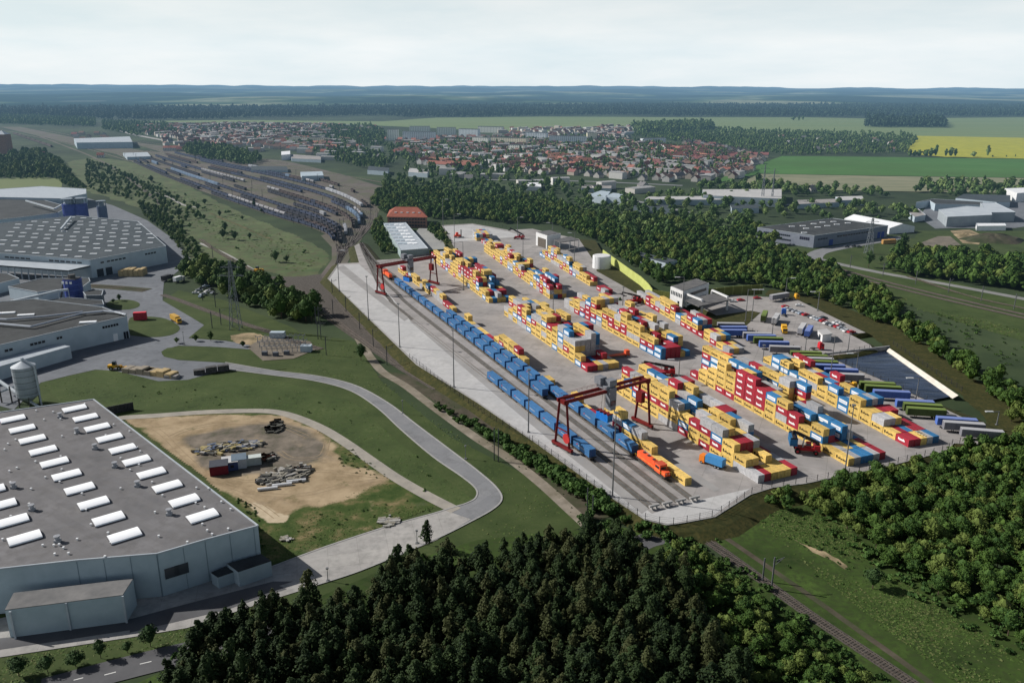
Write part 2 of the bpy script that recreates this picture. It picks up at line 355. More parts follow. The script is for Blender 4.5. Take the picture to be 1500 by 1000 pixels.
sheet('forest_floor', [(180, 1010), (330, 940), (480, 868), (560, 835), (700, 790), (900, 770), (1010, 790), (1150, 880), (1330, 1010), (1400, 1150), (-100, 1200)], M['meadow_dark'], .08)
sheet('dirt_scar', [(1160, 788), (1185, 797), (1212, 806), (1232, 816), (1250, 832), (1240, 838), (1222, 826), (1200, 815), (1180, 803)], M['dirt'], .10, rough=.6)
sheet('dirt', [(1392, 338), (1420, 336), (1440, 345), (1434, 358), (1410, 356)], M['dirt'], .1)
sheet('gravel_plot', [(1345, 357), (1374, 346), (1392, 346), (1410, 361), (1370, 364)], M['dirt_grey'], .09)

# construction lot: one finely divided sheet whose sand, grey soil and weeds fade into each other
def dirt_lot():
    OUT = [(178, 610), (330, 605), (432, 610), (472, 634), (505, 655), (560, 695), (640, 741), (520, 786), (400, 827), (385, 800), (375, 770), (300, 700), (230, 650)]
    DIRT = [(175, 612), (330, 608), (425, 609), (462, 630), (478, 642), (490, 652), (500, 680), (560, 694), (578, 701), (548, 712), (510, 732), (470, 742), (430, 745), (424, 758), (404, 764), (385, 748), (350, 728), (310, 712), (270, 680), (225, 640)]
    GREY = [(270, 640), (330, 628), (400, 618), (450, 630), (478, 652), (470, 672), (420, 690), (330, 700), (290, 680)]
    SAND = [(364, 734), (385, 739), (404, 750), (424, 756), (420, 766), (398, 767), (374, 754)]
    P = {n: [(p.x, p.y) for p in [G(*c, 0) for c in v]] for n, v in (('o', OUT), ('d', DIRT), ('g', GREY), ('s', SAND))}
    x0, x1 = min(p[0] for p in P['o']), max(p[0] for p in P['o']); y0, y1 = min(p[1] for p in P['o']), max(p[1] for p in P['o']); st = 1.1; nx, ny = int((x1-x0)/st)+2, int((y1-y0)/st)+2
    X, Y = np.meshgrid(x0+np.arange(nx)*st, y0+np.arange(ny)*st)
    F = {}
    for n in P:
        a = np.array([[1.0 if inpoly(X[j, i], Y[j, i], P[n]) else 0.0 for i in range(nx)] for j in range(ny)]); F[n+'0'] = a.copy()
        for _ in range({'d': 4, 'g': 8, 's': 1, 'o': 0}[n]):
            b = np.pad(a, 1, mode='edge'); a = (b[1:-1, 1:-1]*2+b[:-2, 1:-1]+b[2:, 1:-1]+b[1:-1, :-2]+b[1:-1, 2:])/6
        F[n] = a
    idx = lambda j, i: j*nx+i
    fs = [(idx(j, i), idx(j, i+1), idx(j+1, i+1), idx(j+1, i)) for j in range(ny-1) for i in range(nx-1) if F['o0'][j, i]+F['o0'][j, i+1]+F['o0'][j+1, i]+F['o0'][j+1, i+1] >= 2]
    me = bpy.data.meshes.new('construction_lot'); me.from_pydata([(X[j, i], Y[j, i], .13) for j in range(ny) for i in range(nx)], [], fs)
    for n in 'dgs': at = me.attributes.new('w_'+n, 'FLOAT', 'POINT'); at.data.foreach_set('value', F[n].reshape(-1).astype(np.float32))
    m = bpy.data.materials.new('lot_soil'); nn, l = nodes(m); b = nn['Principled BSDF']; b.inputs['Roughness'].default_value = .95; b.inputs['Specular IOR Level'].default_value = .1
    g = nn.new('ShaderNodeNewGeometry')
    def noise(sc, dt=9):
        t = nn.new('ShaderNodeTexNoise'); t.inputs['Scale'].default_value = sc; t.inputs['Detail'].default_value = dt; t.inputs['Roughness'].default_value = .65; l.new(g.outputs['Position'], t.inputs['Vector']); return t.outputs['Fac']
    def ramp(src, stops):
        r = nn.new('ShaderNodeValToRGB'); e = r.color_ramp.elements; e[0].position, e[0].color = stops[0][0], (*stops[0][1], 1); e[1].position, e[1].color = stops[-1][0], (*stops[-1][1], 1)
        for p, c in stops[1:-1]: q = e.new(p); q.color = (*c, 1)
        l.new(src, r.inputs['Fac']); return r.outputs['Color']
    def weight(name, nz, amp, w):
        a = nn.new('ShaderNodeAttribute'); a.attribute_name = name; s = nn.new('ShaderNodeMath'); s.operation = 'MULTIPLY_ADD'; s.inputs[1].default_value = amp; l.new(nz, s.inputs[0]); l.new(a.outputs['Fac'], s.inputs[2])
        r = nn.new('ShaderNodeMapRange'); r.clamp = True; r.inputs['From Min'].default_value = .5+amp*.5-w; r.inputs['From Max'].default_value = .5+amp*.5+w; l.new(s.outputs[0], r.inputs['Value']); return r.outputs[0]
    def mix(f, a, c): x = nn.new('ShaderNodeMixRGB'); l.new(f, x.inputs[0]); l.new(a, x.inputs[1]); l.new(c, x.inputs[2]); return x.outputs[0]
    grass = ramp(noise(.13), [(.34, (.030, .058, .014)), (.50, (.062, .088, .026)), (.60, (.14, .125, .055)), (.70, (.26, .20, .11))])
    sandc = ramp(noise(.10), [(.32, (.19, .145, .085)), (.46, (.31, .235, .145)), (.62, (.42, .325, .21)), (.75, (.30, .23, .14))])
    grey = ramp(noise(.16), [(.32, (.085, .085, .055)), (.48, (.15, .13, .105)), (.66, (.23, .195, .155))]); pale = ramp(noise(.5), [(.3, (.42, .34, .23)), (.7, (.54, .45, .32))])
    c = mix(weight('w_d', noise(.11), 2.6, .22), grass, sandc); c = mix(weight('w_g', noise(.07), 2.2, .3), c, grey); c = mix(weight('w_s', noise(.4), .8, .12), c, pale); l.new(c, b.inputs['Base Color'])
    me.materials.append(m); me.update(); struct(bpy.data.objects.new('construction_lot', me)); C.objects.link(bpy.data.objects['construction_lot'])
dirt_lot()
def ruts():
    r = random.Random(17)
    mb = MB(); z = .15
    for pts in ([(560, 702), (500, 712), (440, 725), (370, 722), (310, 700), (270, 668), (230, 630), (190, 618)], [(575, 700), (520, 695), (470, 690), (420, 695-0), (360, 705), (300, 690)], [(480, 645), (470, 668), (430, 672-0), (410, 662)], [(405, 758), (388, 745), (372, 735), (350, 722)], [(250, 640), (280, 628), (330, 620), (400, 622), (450, 640)]):
        L = spline([G(a, b, 0) for a, b in pts], 8)
        for off in (-.9, .9): z += .003; ribbon_mb(mb, L, .28, z, off+r.uniform(-.1, .1))
    struct(mb.obj('tyre_track', mat('rut', (.24, .18, .11), (.34, .26, .165), .5, space='world', rough=.95, detail=8)))
ruts()
# ------------------------------------------------------------------ roads
# factory yard
sheet('yard_pavement', [(-120, 500), (-120, 560), (20, 600), (60, 560), (100, 550), (140, 541), (170, 543), (232, 558), (275, 556), (331, 541), (400, 549.6), (400, 543), (330, 531), (260, 527), (237, 519), (240, 512), (262, 506), (320, 508), (372, 512), (374, 506), (330, 499), (276, 495), (299, 476), (238, 439), (240, 414), (262, 396), (279, 379), (251, 348), (216, 323), (166, 301), (120, 288), (90, 300), (60, 380), (-120, 400)], M['yard'], .12)
# smooth concrete service road
def strip(name, left, right, m, z):
    L = spline([G(a, b) for a, b in left], 6); R = spline([G(a, b) for a, b in right], 6)
    n = len(L); me = bpy.data.meshes.new(name)
    me.from_pydata([(p.x, p.y, z) for p in L]+[(p.x, p.y, z) for p in R], [], [(i, i+1, n+i+1, n+i) for i in range(n-1)])
    me.materials.append(m); me.update(); o = bpy.data.objects.new(name, me); C.objects.link(o); struct(o)
    return L, R
rl = [(330, 531), (400, 543), (465, 551), (520, 564.5), (568, 590), (610, 622), (658, 658), (700, 690), (727, 714), (735, 731), (722, 746), (688, 765), (640, 789), (575, 817), (520, 839), (464, 857)]
rr = [(331, 541), (400, 550), (460, 558), (512, 572), (552, 597), (588, 630), (634, 669), (676, 698), (697, 716), (697, 729), (684, 737), (668, 742), (636, 752), (575, 769), (480, 800), (397, 831)]
L_, R_ = strip('road', rl, rr, M['road'], .16)
mb = MB()
for S in (L_, R_): ribbon_mb(mb, S, .5, .26, 0, thick=.12)
struct(mb.obj('kerb', M['kerb']))
sheet('apron', [(397, 829), (480, 799), (575, 768), (652, 747), (690, 760), (640, 790), (575, 817.5), (464, 857), (400, 877), (274, 919), (196, 932), (0, 962), (-150, 985), (-150, 930), (0, 905), (200, 860)], M['road_light'], .18)
sheet('dark_apron', [(190, 917), (240, 900), (330, 874), (398, 853), (420, 862), (330, 893), (250, 912), (190, 926)], M['asphalt'], .21)  # darker asphalt strip along the near side of the warehouse
sheet('apron', [(-100, 945), (20, 932), (195, 905), (250, 890), (400, 851), (430, 851), (280, 896), (193, 930-8), (0, 951), (-100, 965)], M['asphalt'], .20)
ribbon('road', [(60, 1012), (170, 982), (280, 955), (400, 930), (520, 905)], 8, M['asphalt'], .17)
mb = MB()
for a, b in (((108, 996.5), (122, 993)), ((153, 989), (170, 984.5)), ((205, 973), (222, 969))):
    ribbon_mb(mb, [G(*a), G(*b)], .25, .19)
struct(mb.obj('road_marking', M['roadmark']))
sand_road = ribbon('dirt_road', [(150, 622), (175, 613), (230, 609), (300, 604), (370, 602), (405, 604), (435, 612), (472, 628), (505, 648), (545, 676), (580, 700), (625, 726), (668, 748)], 4.2, mat('gravel_road', (.27, .25, .22), (.36, .33, .28), .2, space='world', rough=.95, detail=8), .20)
ribbon('dirt_road', [(525, 496), (545, 527), (562, 546), (595, 566), (640, 600), (700, 643), (745, 671), (790, 706), (830, 742), (870, 780), (910, 830)], 4.0, mat('track_road', (.20, .175, .14), (.30, .26, .21), .25, space='world', rough=.95, detail=8, c3=(.16, .14, .10), scale2=.08), .15)
ribbon('dirt_road', [(560, 548), (597, 556), (640, 580), (700, 622), (760, 665), (830, 715), (880, 760)], 7.5, M['dirt_brown'], .12)
ribbon('road', [(930, 800), (950, 791), (985, 783), (1040, 770)], 7, M['asphalt'], .12)
ribbon('road', [(1090, 350), (1135, 362), (1196, 379), (1282, 398), (1394, 418), (1500, 438), (1640, 466)], 7, mat('road_far', (.20, .20, .195), (.26, .26, .25), .1, space='world'), .14)
ribbon('road', [(1192, 380), (1205, 368), (1280, 354), (1325, 348)], 12, M['road'], .15)
sheet('yard_pavement', [(1370, 335), (1392, 334), (1487, 334), (1500, 332), (1650, 335), (1650, 300), (1490, 296), (1440, 290), (1360, 300), (1345, 318)], M['yard'], .15)
ribbon('road', [(40, 193), (90, 212), (140, 232), (190, 262), (236, 300)], 5, M['ballast_far'], .12)
ribbon('road', [(185, 180), (176, 188), (190, 196), (240, 206)], 14, mat('far_road', (.30, .29, .27), (.36, .35, .33), .02), .6)
for yy in ((700, 263, 1000, 272), (860, 283, 1010, 312), (1150, 300, 1260, 300)):
    ribbon('road', [(yy[0], yy[1]), ((yy[0]+yy[2])/2, (yy[1]+yy[3])/2-2), (yy[2], yy[3])], 9, M['road'], .12)
ribbon('road', [(60, 322), (150, 330)], 5, M['road'], .13)
sheet('yard_pavement', [(614, 334), (640, 334), (668, 368), (628, 374), (600, 350)], mat('yard_pale', (.27, .27, .26), (.33, .33, .31), .05, space='world'), .13)
# islands of lawn on the yard
def ellipse_px(cx, cy, rx, ry, n=26): return [(cx+rx*math.cos(2*math.pi*i/n), cy+ry*math.sin(2*math.pi*i/n)) for i in range(n)]
sheet('lawn', [(190, 466), (215, 463.5), (240, 466), (258, 474), (263, 482), (252, 490), (228, 493.5), (200, 492), (190, 488)], M['lawn'], .2, smooth=True)
sheet('lawn', ellipse_px(180, 446, 25, 7.5), M['lawn'], .2)
sheet('lawn', [(236, 515), (245, 509.5), (270, 507), (320, 508), (372, 523), (420, 540), (400, 542), (330, 531), (262, 527), (240, 522)], M['lawn'], .2)
sheet('lawn', [(238, 440), (300, 476), (277, 494), (330, 498), (380, 503), (460, 505), (430, 480), (330, 440), (262, 425)], M['lawn'], .19)
sheet('substation_gravel', [(362, 508), (390, 492), (455, 500), (462, 512), (430, 525), (385, 528)], M['dirt_grey'], .22)
sheet('dirt', [(342, 492), (365, 488), (392, 494), (372, 508), (345, 502)], M['dirt'], .21, rough=.9)

# ------------------------------------------------------------------ terminal platform
PAD = [(480, 408), (496, 386), (526, 384.5), (519, 360), (529, 355), (551, 381), (600, 378), (632, 374), (670, 371), (647, 330), (692, 327.5), (746, 337), (780, 335), (800, 340), (848, 350), (872, 385), (874, 397), (940, 434), (981, 446), (1004, 455), (1020, 466), (1050, 462), (1018, 446), (1072, 432), (1164, 437), (1268, 487), (1245, 489.5), (1275, 505), (1278, 510), (1249, 517), (1205, 522), (1228, 529), (1300, 560), (1359, 587), (1404, 608), (1462, 636), (1440, 652), (1397, 649), (1388, 660), (1300, 683), (1180, 708), (1132, 714), (1100, 724), (1047, 757), (1010, 764), (977, 769), (945, 761), (895, 728), (780, 645), (700, 590), (610, 534)]
PADW = [G(a, b, PZ) for a, b in PAD]
def platform():
    mb = MB(); mb.prism([(p.x, p.y) for p in PADW], -1, PZ); o = mb.obj('terminal_pavement', M['concrete']); struct(o)
    # sloping grass shoulders
    n = len(PADW); area = sum(PADW[i].x*PADW[(i+1) % n].y-PADW[(i+1) % n].x*PADW[i].y for i in range(n)); sg = 1 if area > 0 else -1
    vs = []
    for i, p in enumerate(PADW):
        t = (PADW[(i+1) % n]-PADW[i-1]).normalized(); o_ = Vector((t.y, -t.x, 0))*sg
        px = PAD[i][0]; d = 4.5
        if px > 1000 and PAD[i][1] > 600: d = 9
        if 440 < px < 700: d = 5.5
        vs.append((p.x, p.y, PZ-.04)); vs.append((p.x+o_.x*d*.5, p.y+o_.y*d*.5, PZ*.62)); vs.append((p.x+o_.x*d, p.y+o_.y*d, -.05))
    fs = []
    for i in range(n):
        j = (i+1) % n
        for k in range(2): fs.append((3*i+k, 3*j+k, 3*j+k+1, 3*i+k+1) if sg < 0 else (3*i+k, 3*i+k+1, 3*j+k+1, 3*j+k))
    me = bpy.data.meshes.new('embankment'); me.from_pydata(vs, [], fs); me.materials.append(M['skirt']); me.update()
    struct(bpy.data.objects.new('embankment', me)); C.objects.link(bpy.data.objects['embankment'])
    mb = MB()
    pts = [G(a, b, PZ) for a, b in PAD[36:]]+[PADW[0], PADW[1]]
    ribbon_mb(mb, [p for p in pts], .45, PZ+.12, -.1*sg, thick=.12)
    struct(mb.obj('kerb', M['kerb']))
platform()
def psheet(name, px, m, dz, smooth=False): return sheet(name, px, m, PZ+dz, smooth, zp=PZ)
psheet('pale_pavement', [(482, 409), (497, 388), (526, 387), (552, 410), (600, 466), (716, 562), (830, 655), (955, 752), (978, 767), (945, 759), (895, 726), (780, 643), (700, 588), (611, 532)], M['concrete_light'], .02)  # paler concrete surface laid over the platform
psheet('pale_pavement', [(955, 752), (1010, 735), (1100, 715), (1045, 755), (978, 767.5)], M['concrete_light'], .025)
psheet('pale_pavement', [(650, 331.5), (692, 329), (744, 339), (768, 346), (700, 352), (664, 354)], M['concrete_light'], .02)
psheet('grass_verge', [(1018, 466), (1050, 462), (1100, 455), (1114, 458), (1094, 476), (1060, 490), (1046, 479), (1030, 473)], M['skirt'], .06)
# verge inside the lime wall
sheet('grass_verge', [(845, 350), (872, 352), (884, 372), (900, 384), (954, 430), (981, 436), (990, 446), (940, 434), (874, 397), (862, 381)], M['skirt'], PZ-.02, zp=PZ)
sheet('grass_verge', [(1120, 432), (1164, 437), (1268, 487), (1303, 508), (1404, 579), (1462, 636), (1440, 655), (1530, 668), (1500, 615), (1440, 562), (1370, 510), (1300, 475), (1200, 436), (1130, 424)], M['skirt'], .12, rough=1.0)
# retention pond
def pond():
    wpx = [(1205, 522.5), (1303, 511), (1400, 579), (1359, 587), (1300, 560), (1228, 529)]
    m = bpy.data.materials.new('pond_water'); n, l = nodes(m); b = n['Principled BSDF']
    b.inputs['Base Color'].default_value = (.012, .022, .05, 1); b.inputs['Roughness'].default_value = .16; b.inputs['Specular IOR Level'].default_value = .35
    g = n.new('ShaderNodeNewGeometry'); mp = n.new('ShaderNodeMapping'); mp.inputs['Scale'].default_value = (.10, .28, 1); mp.inputs['Rotation'].default_value = (0, 0, .3)
    t = n.new('ShaderNodeTexNoise'); t.inputs['Scale'].default_value = 1; t.inputs['Detail'].default_value = 5; l.new(g.outputs['Position'], mp.inputs[0]); l.new(mp.outputs[0], t.inputs['Vector'])
    r = n.new('ShaderNodeValToRGB'); r.color_ramp.elements[0].color = (.006, .012, .03, 1); r.color_ramp.elements[1].color = (.024, .040, .085, 1); r.color_ramp.elements[0].position = .35; r.color_ramp.elements[1].position = .7
    l.new(t.outputs['Fac'], r.inputs['Fac']); l.new(r.outputs[0], b.inputs['Base Color'])
    bp = n.new('ShaderNodeBump'); bp.inputs['Strength'].default_value = .25; bp.inputs['Distance'].default_value = .5; l.new(t.outputs['Fac'], bp.inputs['Height']); l.new(bp.outputs[0], b.inputs['Normal'])
    sheet('water', wpx, m, .9, zp=.9)
    mb = MB(); a = [G(*p, PZ) for p in ((1303, 510), (1404, 579))]
    d = (a[1]-a[0]).normalized(); nn = Vector((-d.y, d.x, 0))
    mb.add([a[0]+Vector((0, 0, .05)), a[1]+Vector((0, 0, .05)), (a[1].x-nn.x*2.2, a[1].y-nn.y*2.2, .85), (a[0].x-nn.x*1.5, a[0].y-nn.y*1.5, .85)], [(0, 3, 2, 1)])
    struct(mb.obj('pond_edge', mat('pale_concrete', (.55, .52, .45), (.66, .62, .54), .4, rough=.9)))
    mb = MB(); a = [G(1205, 519.5, PZ), G(1303, 508, PZ)]
    mb.beam(a[0]+Vector((0, 0, -.6)), a[1]+Vector((0, 0, -.6)), .8, 2.4); struct(mb.obj('retaining_wall', mat('grey_concrete', (.22, .225, .23), (.28, .285, .29), .5)))
pond()
# ------------------------------------------------------------------ rails
def track(name, px, z, m_bed, bed=2.9, sub=6, sleepers=False, zp=None, gauge=1.5, rail_w=.12, lift=0.0, bedlift=0.03):
    pts = spline([G(a, b, z if zp is None else zp) for a, b in px], sub)
    mb = MB(); ribbon_mb(mb, pts, bed, z+bedlift, 0, 0)
    for s in (-1, 1): ribbon_mb(mb, pts, rail_w, z+bedlift+.17, s*gauge/2, 1, thick=.15)
    if sleepers:
        for i, p in enumerate(resample(pts, .75)):
            q = resample(pts, .75)[min(i+1, len(resample(pts, .75))-1)] if False else None
        rs = resample(pts, .75)
        for a, b in zip(rs[:-1], rs[1:]):
            d = (b-a); mb.box((a.x, a.y, z+bedlift+.005), (.26, 2.5, .08), math.atan2(d.y, d.x), 2)
    o = mb.obj(name, [m_bed, M['rail'], M['sleeper']]); struct(o); return pts
TR = {1: ((955, 743), (594, 460)), 2: ((974, 739), (607, 453)), 3: ((994, 735), (570, 408)), 4: ((1014, 731), (656, 463))}
TAILS = {1: [(570, 437), (556, 418), (545, 395), (534, 372), (528, 356)], 2: [(582, 429), (562, 410), (548, 391), (535, 368), (529, 355)],
         3: [(555, 392), (540, 374), (529, 356)], 4: [(610, 429), (575, 402), (552, 385), (537, 366), (529, 355)]}
for k in TR:
    a, b = TR[k]; track('railway_track', [a, ((a[0]*2+b[0])/3, (a[1]*2+b[1])/3), b]+TAILS[k], PZ, M['slab'], 2.5)
def tpos(k, s):   # s metres from the buffer end of track k
    a = G(*TR[k][0], PZ); b = G(*TR[k][1], PZ); d = (b-a); return a+d.normalized()*s, math.atan2(d.y, d.x)
def tlen(k, px):
    a = G(*TR[k][0], PZ); b = G(*TR[k][1], PZ); d = (b-a).normalized(); return (G(*px, PZ)-a).dot(d)
psheet('crane_lane', [(600, 470), (607, 467), (720, 556), (830, 648), (905, 708), (950, 745), (940, 752), (895, 716), (818, 655), (715, 569)], mat('lane_grey', (.27, .262, .255), (.33, .32, .31), .1, space='world'), .045)
psheet('crane_lane', [(492, 392), (503, 388), (600, 466), (592, 470)], MATS['lane_grey'], .045)
psheet('crane_lane', [(700, 482), (708, 480), (802, 556), (900, 622), (1000, 680), (1055, 716), (1046, 720), (990, 686), (890, 627), (792, 560)], MATS['lane_grey'], .045)
# buffer stops
def buffer_stop():
    t = thing('buffer_stop', '', 'buffer stop', group='buffer stops at the track ends')
    mb = MB(); mb.box((0, 0, .9), (.7, 3.4, .55)); mb.obj('buffer_beam', M['kerb'], t)
    for y in (-.75, .75):
        mb = MB(); mb.box((.15, y, .0), (1.6, .35, .95), taper=.7); mb.obj('support', M['kerb'], t)
    return t
bs0 = None
for k in TR:
    p, rz = tpos(k, -1.0)
    bs = buffer_stop() if bs0 is None else copy_tree(bs0); bs0 = bs0 or bs
    bs.location = p; bs.rotation_euler = (0, 0, rz)
    bs['label'] = 'concrete buffer stop closing the %s terminal track from the left' % ORD[k]
# outer rails
track('railway_track', [(1000, 768), (1012, 775), (1080, 823), (1180, 896), (1260, 950), (1340, 1004), (1440, 1075)], 0.1, M['ballast'], 3.4, sleepers=True, zp=0)
ribbon('old_trackbed', [(1040, 772), (1090, 806), (1180, 868), (1260, 925), (1330, 975), (1420, 1045)], 1.7, M['dirt_brown'], .09)
track('railway_track', [(238, 432), (262, 440), (294, 452), (350, 472), (400, 488), (430, 500), (470, 512)], 0.2, M['ballast'], 4.0, zp=0)
track('railway_track', [(128, 419), (165, 421), (216, 425.5)], 0.2, M['dirt_brown'], 9.0, zp=0)
track('railway_track', [(481, 405), (484, 425), (500, 450), (551, 497), (600, 534), (650, 566)], 0.2, M['ballast'], 4.2, zp=0)
track('railway_track', [(430, 420), (460, 440), (500, 475), (540, 505), (590, 540), (640, 570)], 0.2, M['ballast'], 4.2, zp=0)
track('railway_track', [(294, 351), (320, 369), (374, 399), (405, 414), (440, 436), (490, 470), (560, 520)], 0.18, M['dirt_brown'], 3.8, zp=0)
for dy in (0, 5): track('railway_track', [(1160, 373+dy), (1257, 402+dy), (1350, 426+dy), (1500, 461+dy), (1620, 488+dy)], 0.2, M['ballast'], 3.8, zp=0)
track('railway_track', [(1330, 405), (1420, 434), (1500, 452), (1600, 475)], 0.2, M['dirt_brown'], 3.4, zp=0)

# ------------------------------------------------------------------ shipping containers
CL, CW, CH = 6.06, 2.44, 2.59
CCOL = {'yellow': (.78, .54, .16), 'red': (.39, .026, .046), 'blue': (.04, .20, .42), 'grey': (.46, .46, .47), 'dark grey': (.10, .10, .11)}
cmat = {k: mat('container_'+k.replace(' ', '_'), tuple(x*.93 for x in v), tuple(min(1, x*1.08) for x in v), .8, rough=.6, rnd=.20, c3=tuple(x*.72+.02 for x in v), scale2=.9) for k, v in CCOL.items()}
mk_black = mat('mark_black', (.02, .018, .015), rough=.7); mk_white = mat('mark_white', (.78, .78, .78), rough=.7); mk_blue = mat('mark_blue', (.06, .28, .55), rough=.7)
mk_dark = mat('door_gear', (.12, .12, .12), rough=.6)
def corr_side(mb, L, H, y, flip, ribs, x0=None, z0=.18):
    # corrugated long side made of shallow trapezoids
    xs = []; n = ribs
    a = -L/2+.16; b = L/2-.16; st = (b-a)/n
    for i in range(n):
        xs += [(a+st*i, 0), (a+st*(i+.35), 0), (a+st*(i+.5), .05), (a+st*(i+.85), .05)]
    xs.append((b, 0)); vs = []
    for x, d in xs: vs.append((x, (y-(.045+d-.05)*(1 if y > 0 else -1)) , z0))
    for x, d in xs: vs.append((x, (y-(.045+d-.05)*(1 if y > 0 else -1)) , H-.12))
    m = len(xs); mb.add(vs, [((i, i+1, m+i+1, m+i) if y < 0 else (i+1, i, m+i, m+i+1)) for i in range(m-1)], 0)
def container_body(L=CL, W=CW, H=CH, ribs=14):
    mb = MB(); k = .10
    mb.box((0, 0, .14), (L-.14, W-.16, H-.20))
    for x in (-1, 1):
        for y in (-1, 1): mb.box((x*(L/2-k), y*(W/2-k), 0), (.2, .2, H))
    for y in (-1, 1):
        mb.box((0, y*(W/2-.06), .02), (L-.4, .11, .16)); mb.box((0, y*(W/2-.06), H-.13), (L-.4, .11, .12)); corr_side(mb, L, H, y*W/2, False, ribs)
    for x in (-1, 1): mb.box((x*(L/2-.06), 0, H-.14), (.1, W-.4, .13)); mb.box((x*(L/2-.06), 0, .02), (.1, W-.4, .16))
    n = int(L/1.1)
    for i in range(n): mb.box((-L/2+.55+i*(L-1.1)/max(1, n-1), 0, H-.08), (.55, W-.35, .045))
    return mb
def door_mb(L=CL, W=CW, H=CH):
    mb = MB()
    for s in (-1, 1):
        mb.box((-L/2+.035, s*W*.23, .2), (.07, W*.44, H-.38), mi=0)
        for q in (.12, .33): mb.box((-L/2-.02, s*W*q, .14), (.045, .045, H-.26), mi=1)
    return mb
def flat_mark(mb, pts, y, mi): # pts in (x,z), on the long side facing -y
    mb.add([(x, -y, z) for x, z in pts], [tuple(range(len(pts)))[::-1]], mi)
def logo_mb(col, L=CL, W=CW, H=CH, simple=False):
    mb = MB(); y = -W/2-.012; rnd = random.Random(3)
    def rect(x0, z0, x1, z1, mi): flat_mark(mb, [(x0, z0), (x1, z0), (x1, z1), (x0, z1)], y-.004*(mi == 2)-(.004 if mi == 0 else 0), mi)
    # seen from the long side, local +x runs to the left of the picture
    if col == 'yellow':
        c = (L*.36, H*.56); flat_mark(mb, [(c[0]+.42*math.cos(t*math.pi/4)*(1 if t % 2 else .8), c[1]+.5*math.sin(t*math.pi/4)) for t in range(8)], y, 0)
        rect(c[0]-.3, H*.30, c[0]+.1, H*.46, 0)
        for i in range(6): rect(L*.18-i*.58, H*.36+(.1 if i % 2 else 0), L*.18-i*.58+.48, H*.36+.50+(.2 if i in (1, 4) else 0), 0)
    elif col == 'red':
        for i in range(7): rect(L*.24-i*.44, H*.42+(.07 if i % 2 else 0), L*.24-i*.44+.42, H*.42+.62+(.25 if i in (0, 5) else 0), 1)
        flat_mark(mb, [(L*.24, H*.38), (L*.24, H*.43), (-L*.2, H*.47), (-L*.22, H*.41)], y, 1)
    elif col == 'blue':
        rect(-L*.38, H*.24, L*.38, H*.76, 1)
        for i in range(7): rect(L*.31-i*.58, H*.40, L*.31-i*.58+.30, H*.56, 2)
    return mb
cont_mesh = {}; logo_mesh = {}; door_mesh = {}
for c in CCOL:
    cont_mesh[c] = container_body().mesh('container_'+c.replace(' ', '_'), cmat[c])
    door_mesh[c] = door_mb().mesh('door', [cmat[c], mk_dark])
    if c in ('yellow', 'red', 'blue'): logo_mesh[c] = logo_mb(c).mesh('logo', [mk_black, mk_white, mk_blue])
def make_container(c, p, rz, label, group=None, name='shipping_container'):
    o = bpy.data.objects.new(name, cont_mesh[c]); C.objects.link(o); o.location = p; o.rotation_euler = (0, 0, rz)
    tag(o, label, 'container', group)
    d = bpy.data.objects.new('door', door_mesh[c]); C.objects.link(d); d.parent = o
    if c in logo_mesh:
        l_ = bpy.data.objects.new('logo', logo_mesh[c]); C.objects.link(l_); l_.parent = o
    return o
CELLS = []
def block(desc, far, near, rows, prof, seed, left=None, colors=None, ragged=True):
    """prof: tiers from the near end to the far end along the left face"""
    rnd = random.Random(seed); a = G(*near, PZ); b = G(*far, PZ); u = (b-a); Lt = u.length; u.normalize(); v = Vector((u.y, -u.x, 0))
    n = max(1, int(Lt/6.22)); H = {}
    for i in range(n):
        t = i/max(1, n-1)*(len(prof)-1); base = prof[int(round(t))]
        for r in range(rows):
            h = base
            if r > 0 and ragged:
                h = base+rnd.choice([-2, -1, -1, 0, 0, 0, 0, 1])
                if i < 3: h = min(h, base+(1 if rnd.random() < .35 else 0))
                if H.get((i-1, r)) and rnd.random() < .35: h = H[(i-1, r)]
            H[(i, r)] = max(1, min(5, h))
    rz = math.atan2(u.y, u.x); last = 'yellow'
    colr = {}
    for i in range(n):
        for r in range(rows):
            for k in range(H[(i, r)]):
                q = rnd.random()
                if r == 0:
                    c = 'yellow' if q < .56 else 'red' if q < .74 else 'blue' if q < .87 else 'grey'
                else:
                    c = 'yellow' if q < .40 else 'red' if q < .60 else 'blue' if q < .79 else 'grey'
                if i > 0 and rnd.random() < .2 and (i-1, r, k) in colr: c = colr[(i-1, r, k)]
                if colors: c = colors(i/max(1, n-1), r, k, c) or c
                colr[(i, r, k)] = c
    for i in range(n):
        for r in range(rows):
            for k in range(H[(i, r)]):
                top = k == H[(i, r)]-1; lf = k >= H.get((i, r-1), 0); nr = k >= H.get((i-1, r), 0); rt = k >= H.get((i, r+1), 0); fr = k >= H.get((i+1, r), 0)
                if not (top or lf or nr or rt or fr): continue
                p = a+u*(3.1+i*6.22)+v*(1.25+r*2.62); p.z = PZ+.01+k*(CH+.015)
                p += u*rnd.uniform(-.06, .06)
                vis = (1.0*top+1.1*lf+.5*nr)/max(1, (p-CAM).length_squared)
                sx, sy = proj(p)
                if not (0 < sx < 1500 and 0 < sy < 1000): vis = 0
                CELLS.append(dict(c=colr[(i, r, k)], p=p, rz=rz, vis=vis, i=i, r=r, k=k, d=desc))
def redmid(t, r, k, c):
    if r == 0 and k == 0 and t < .52: return 'yellow'
    if r == 0 and .48 < t < .66: return 'red' if k > 0 else 'yellow'
    if r == 0 and .66 <= t < .8: return 'red' if k == 0 else 'yellow'
    if r == 0 and .8 <= t: return 'yellow' if (k+int(t*20)) % 4 else 'red'
    if r == 1 and k >= 3 and .45 < t < .6: return 'red'
    return None
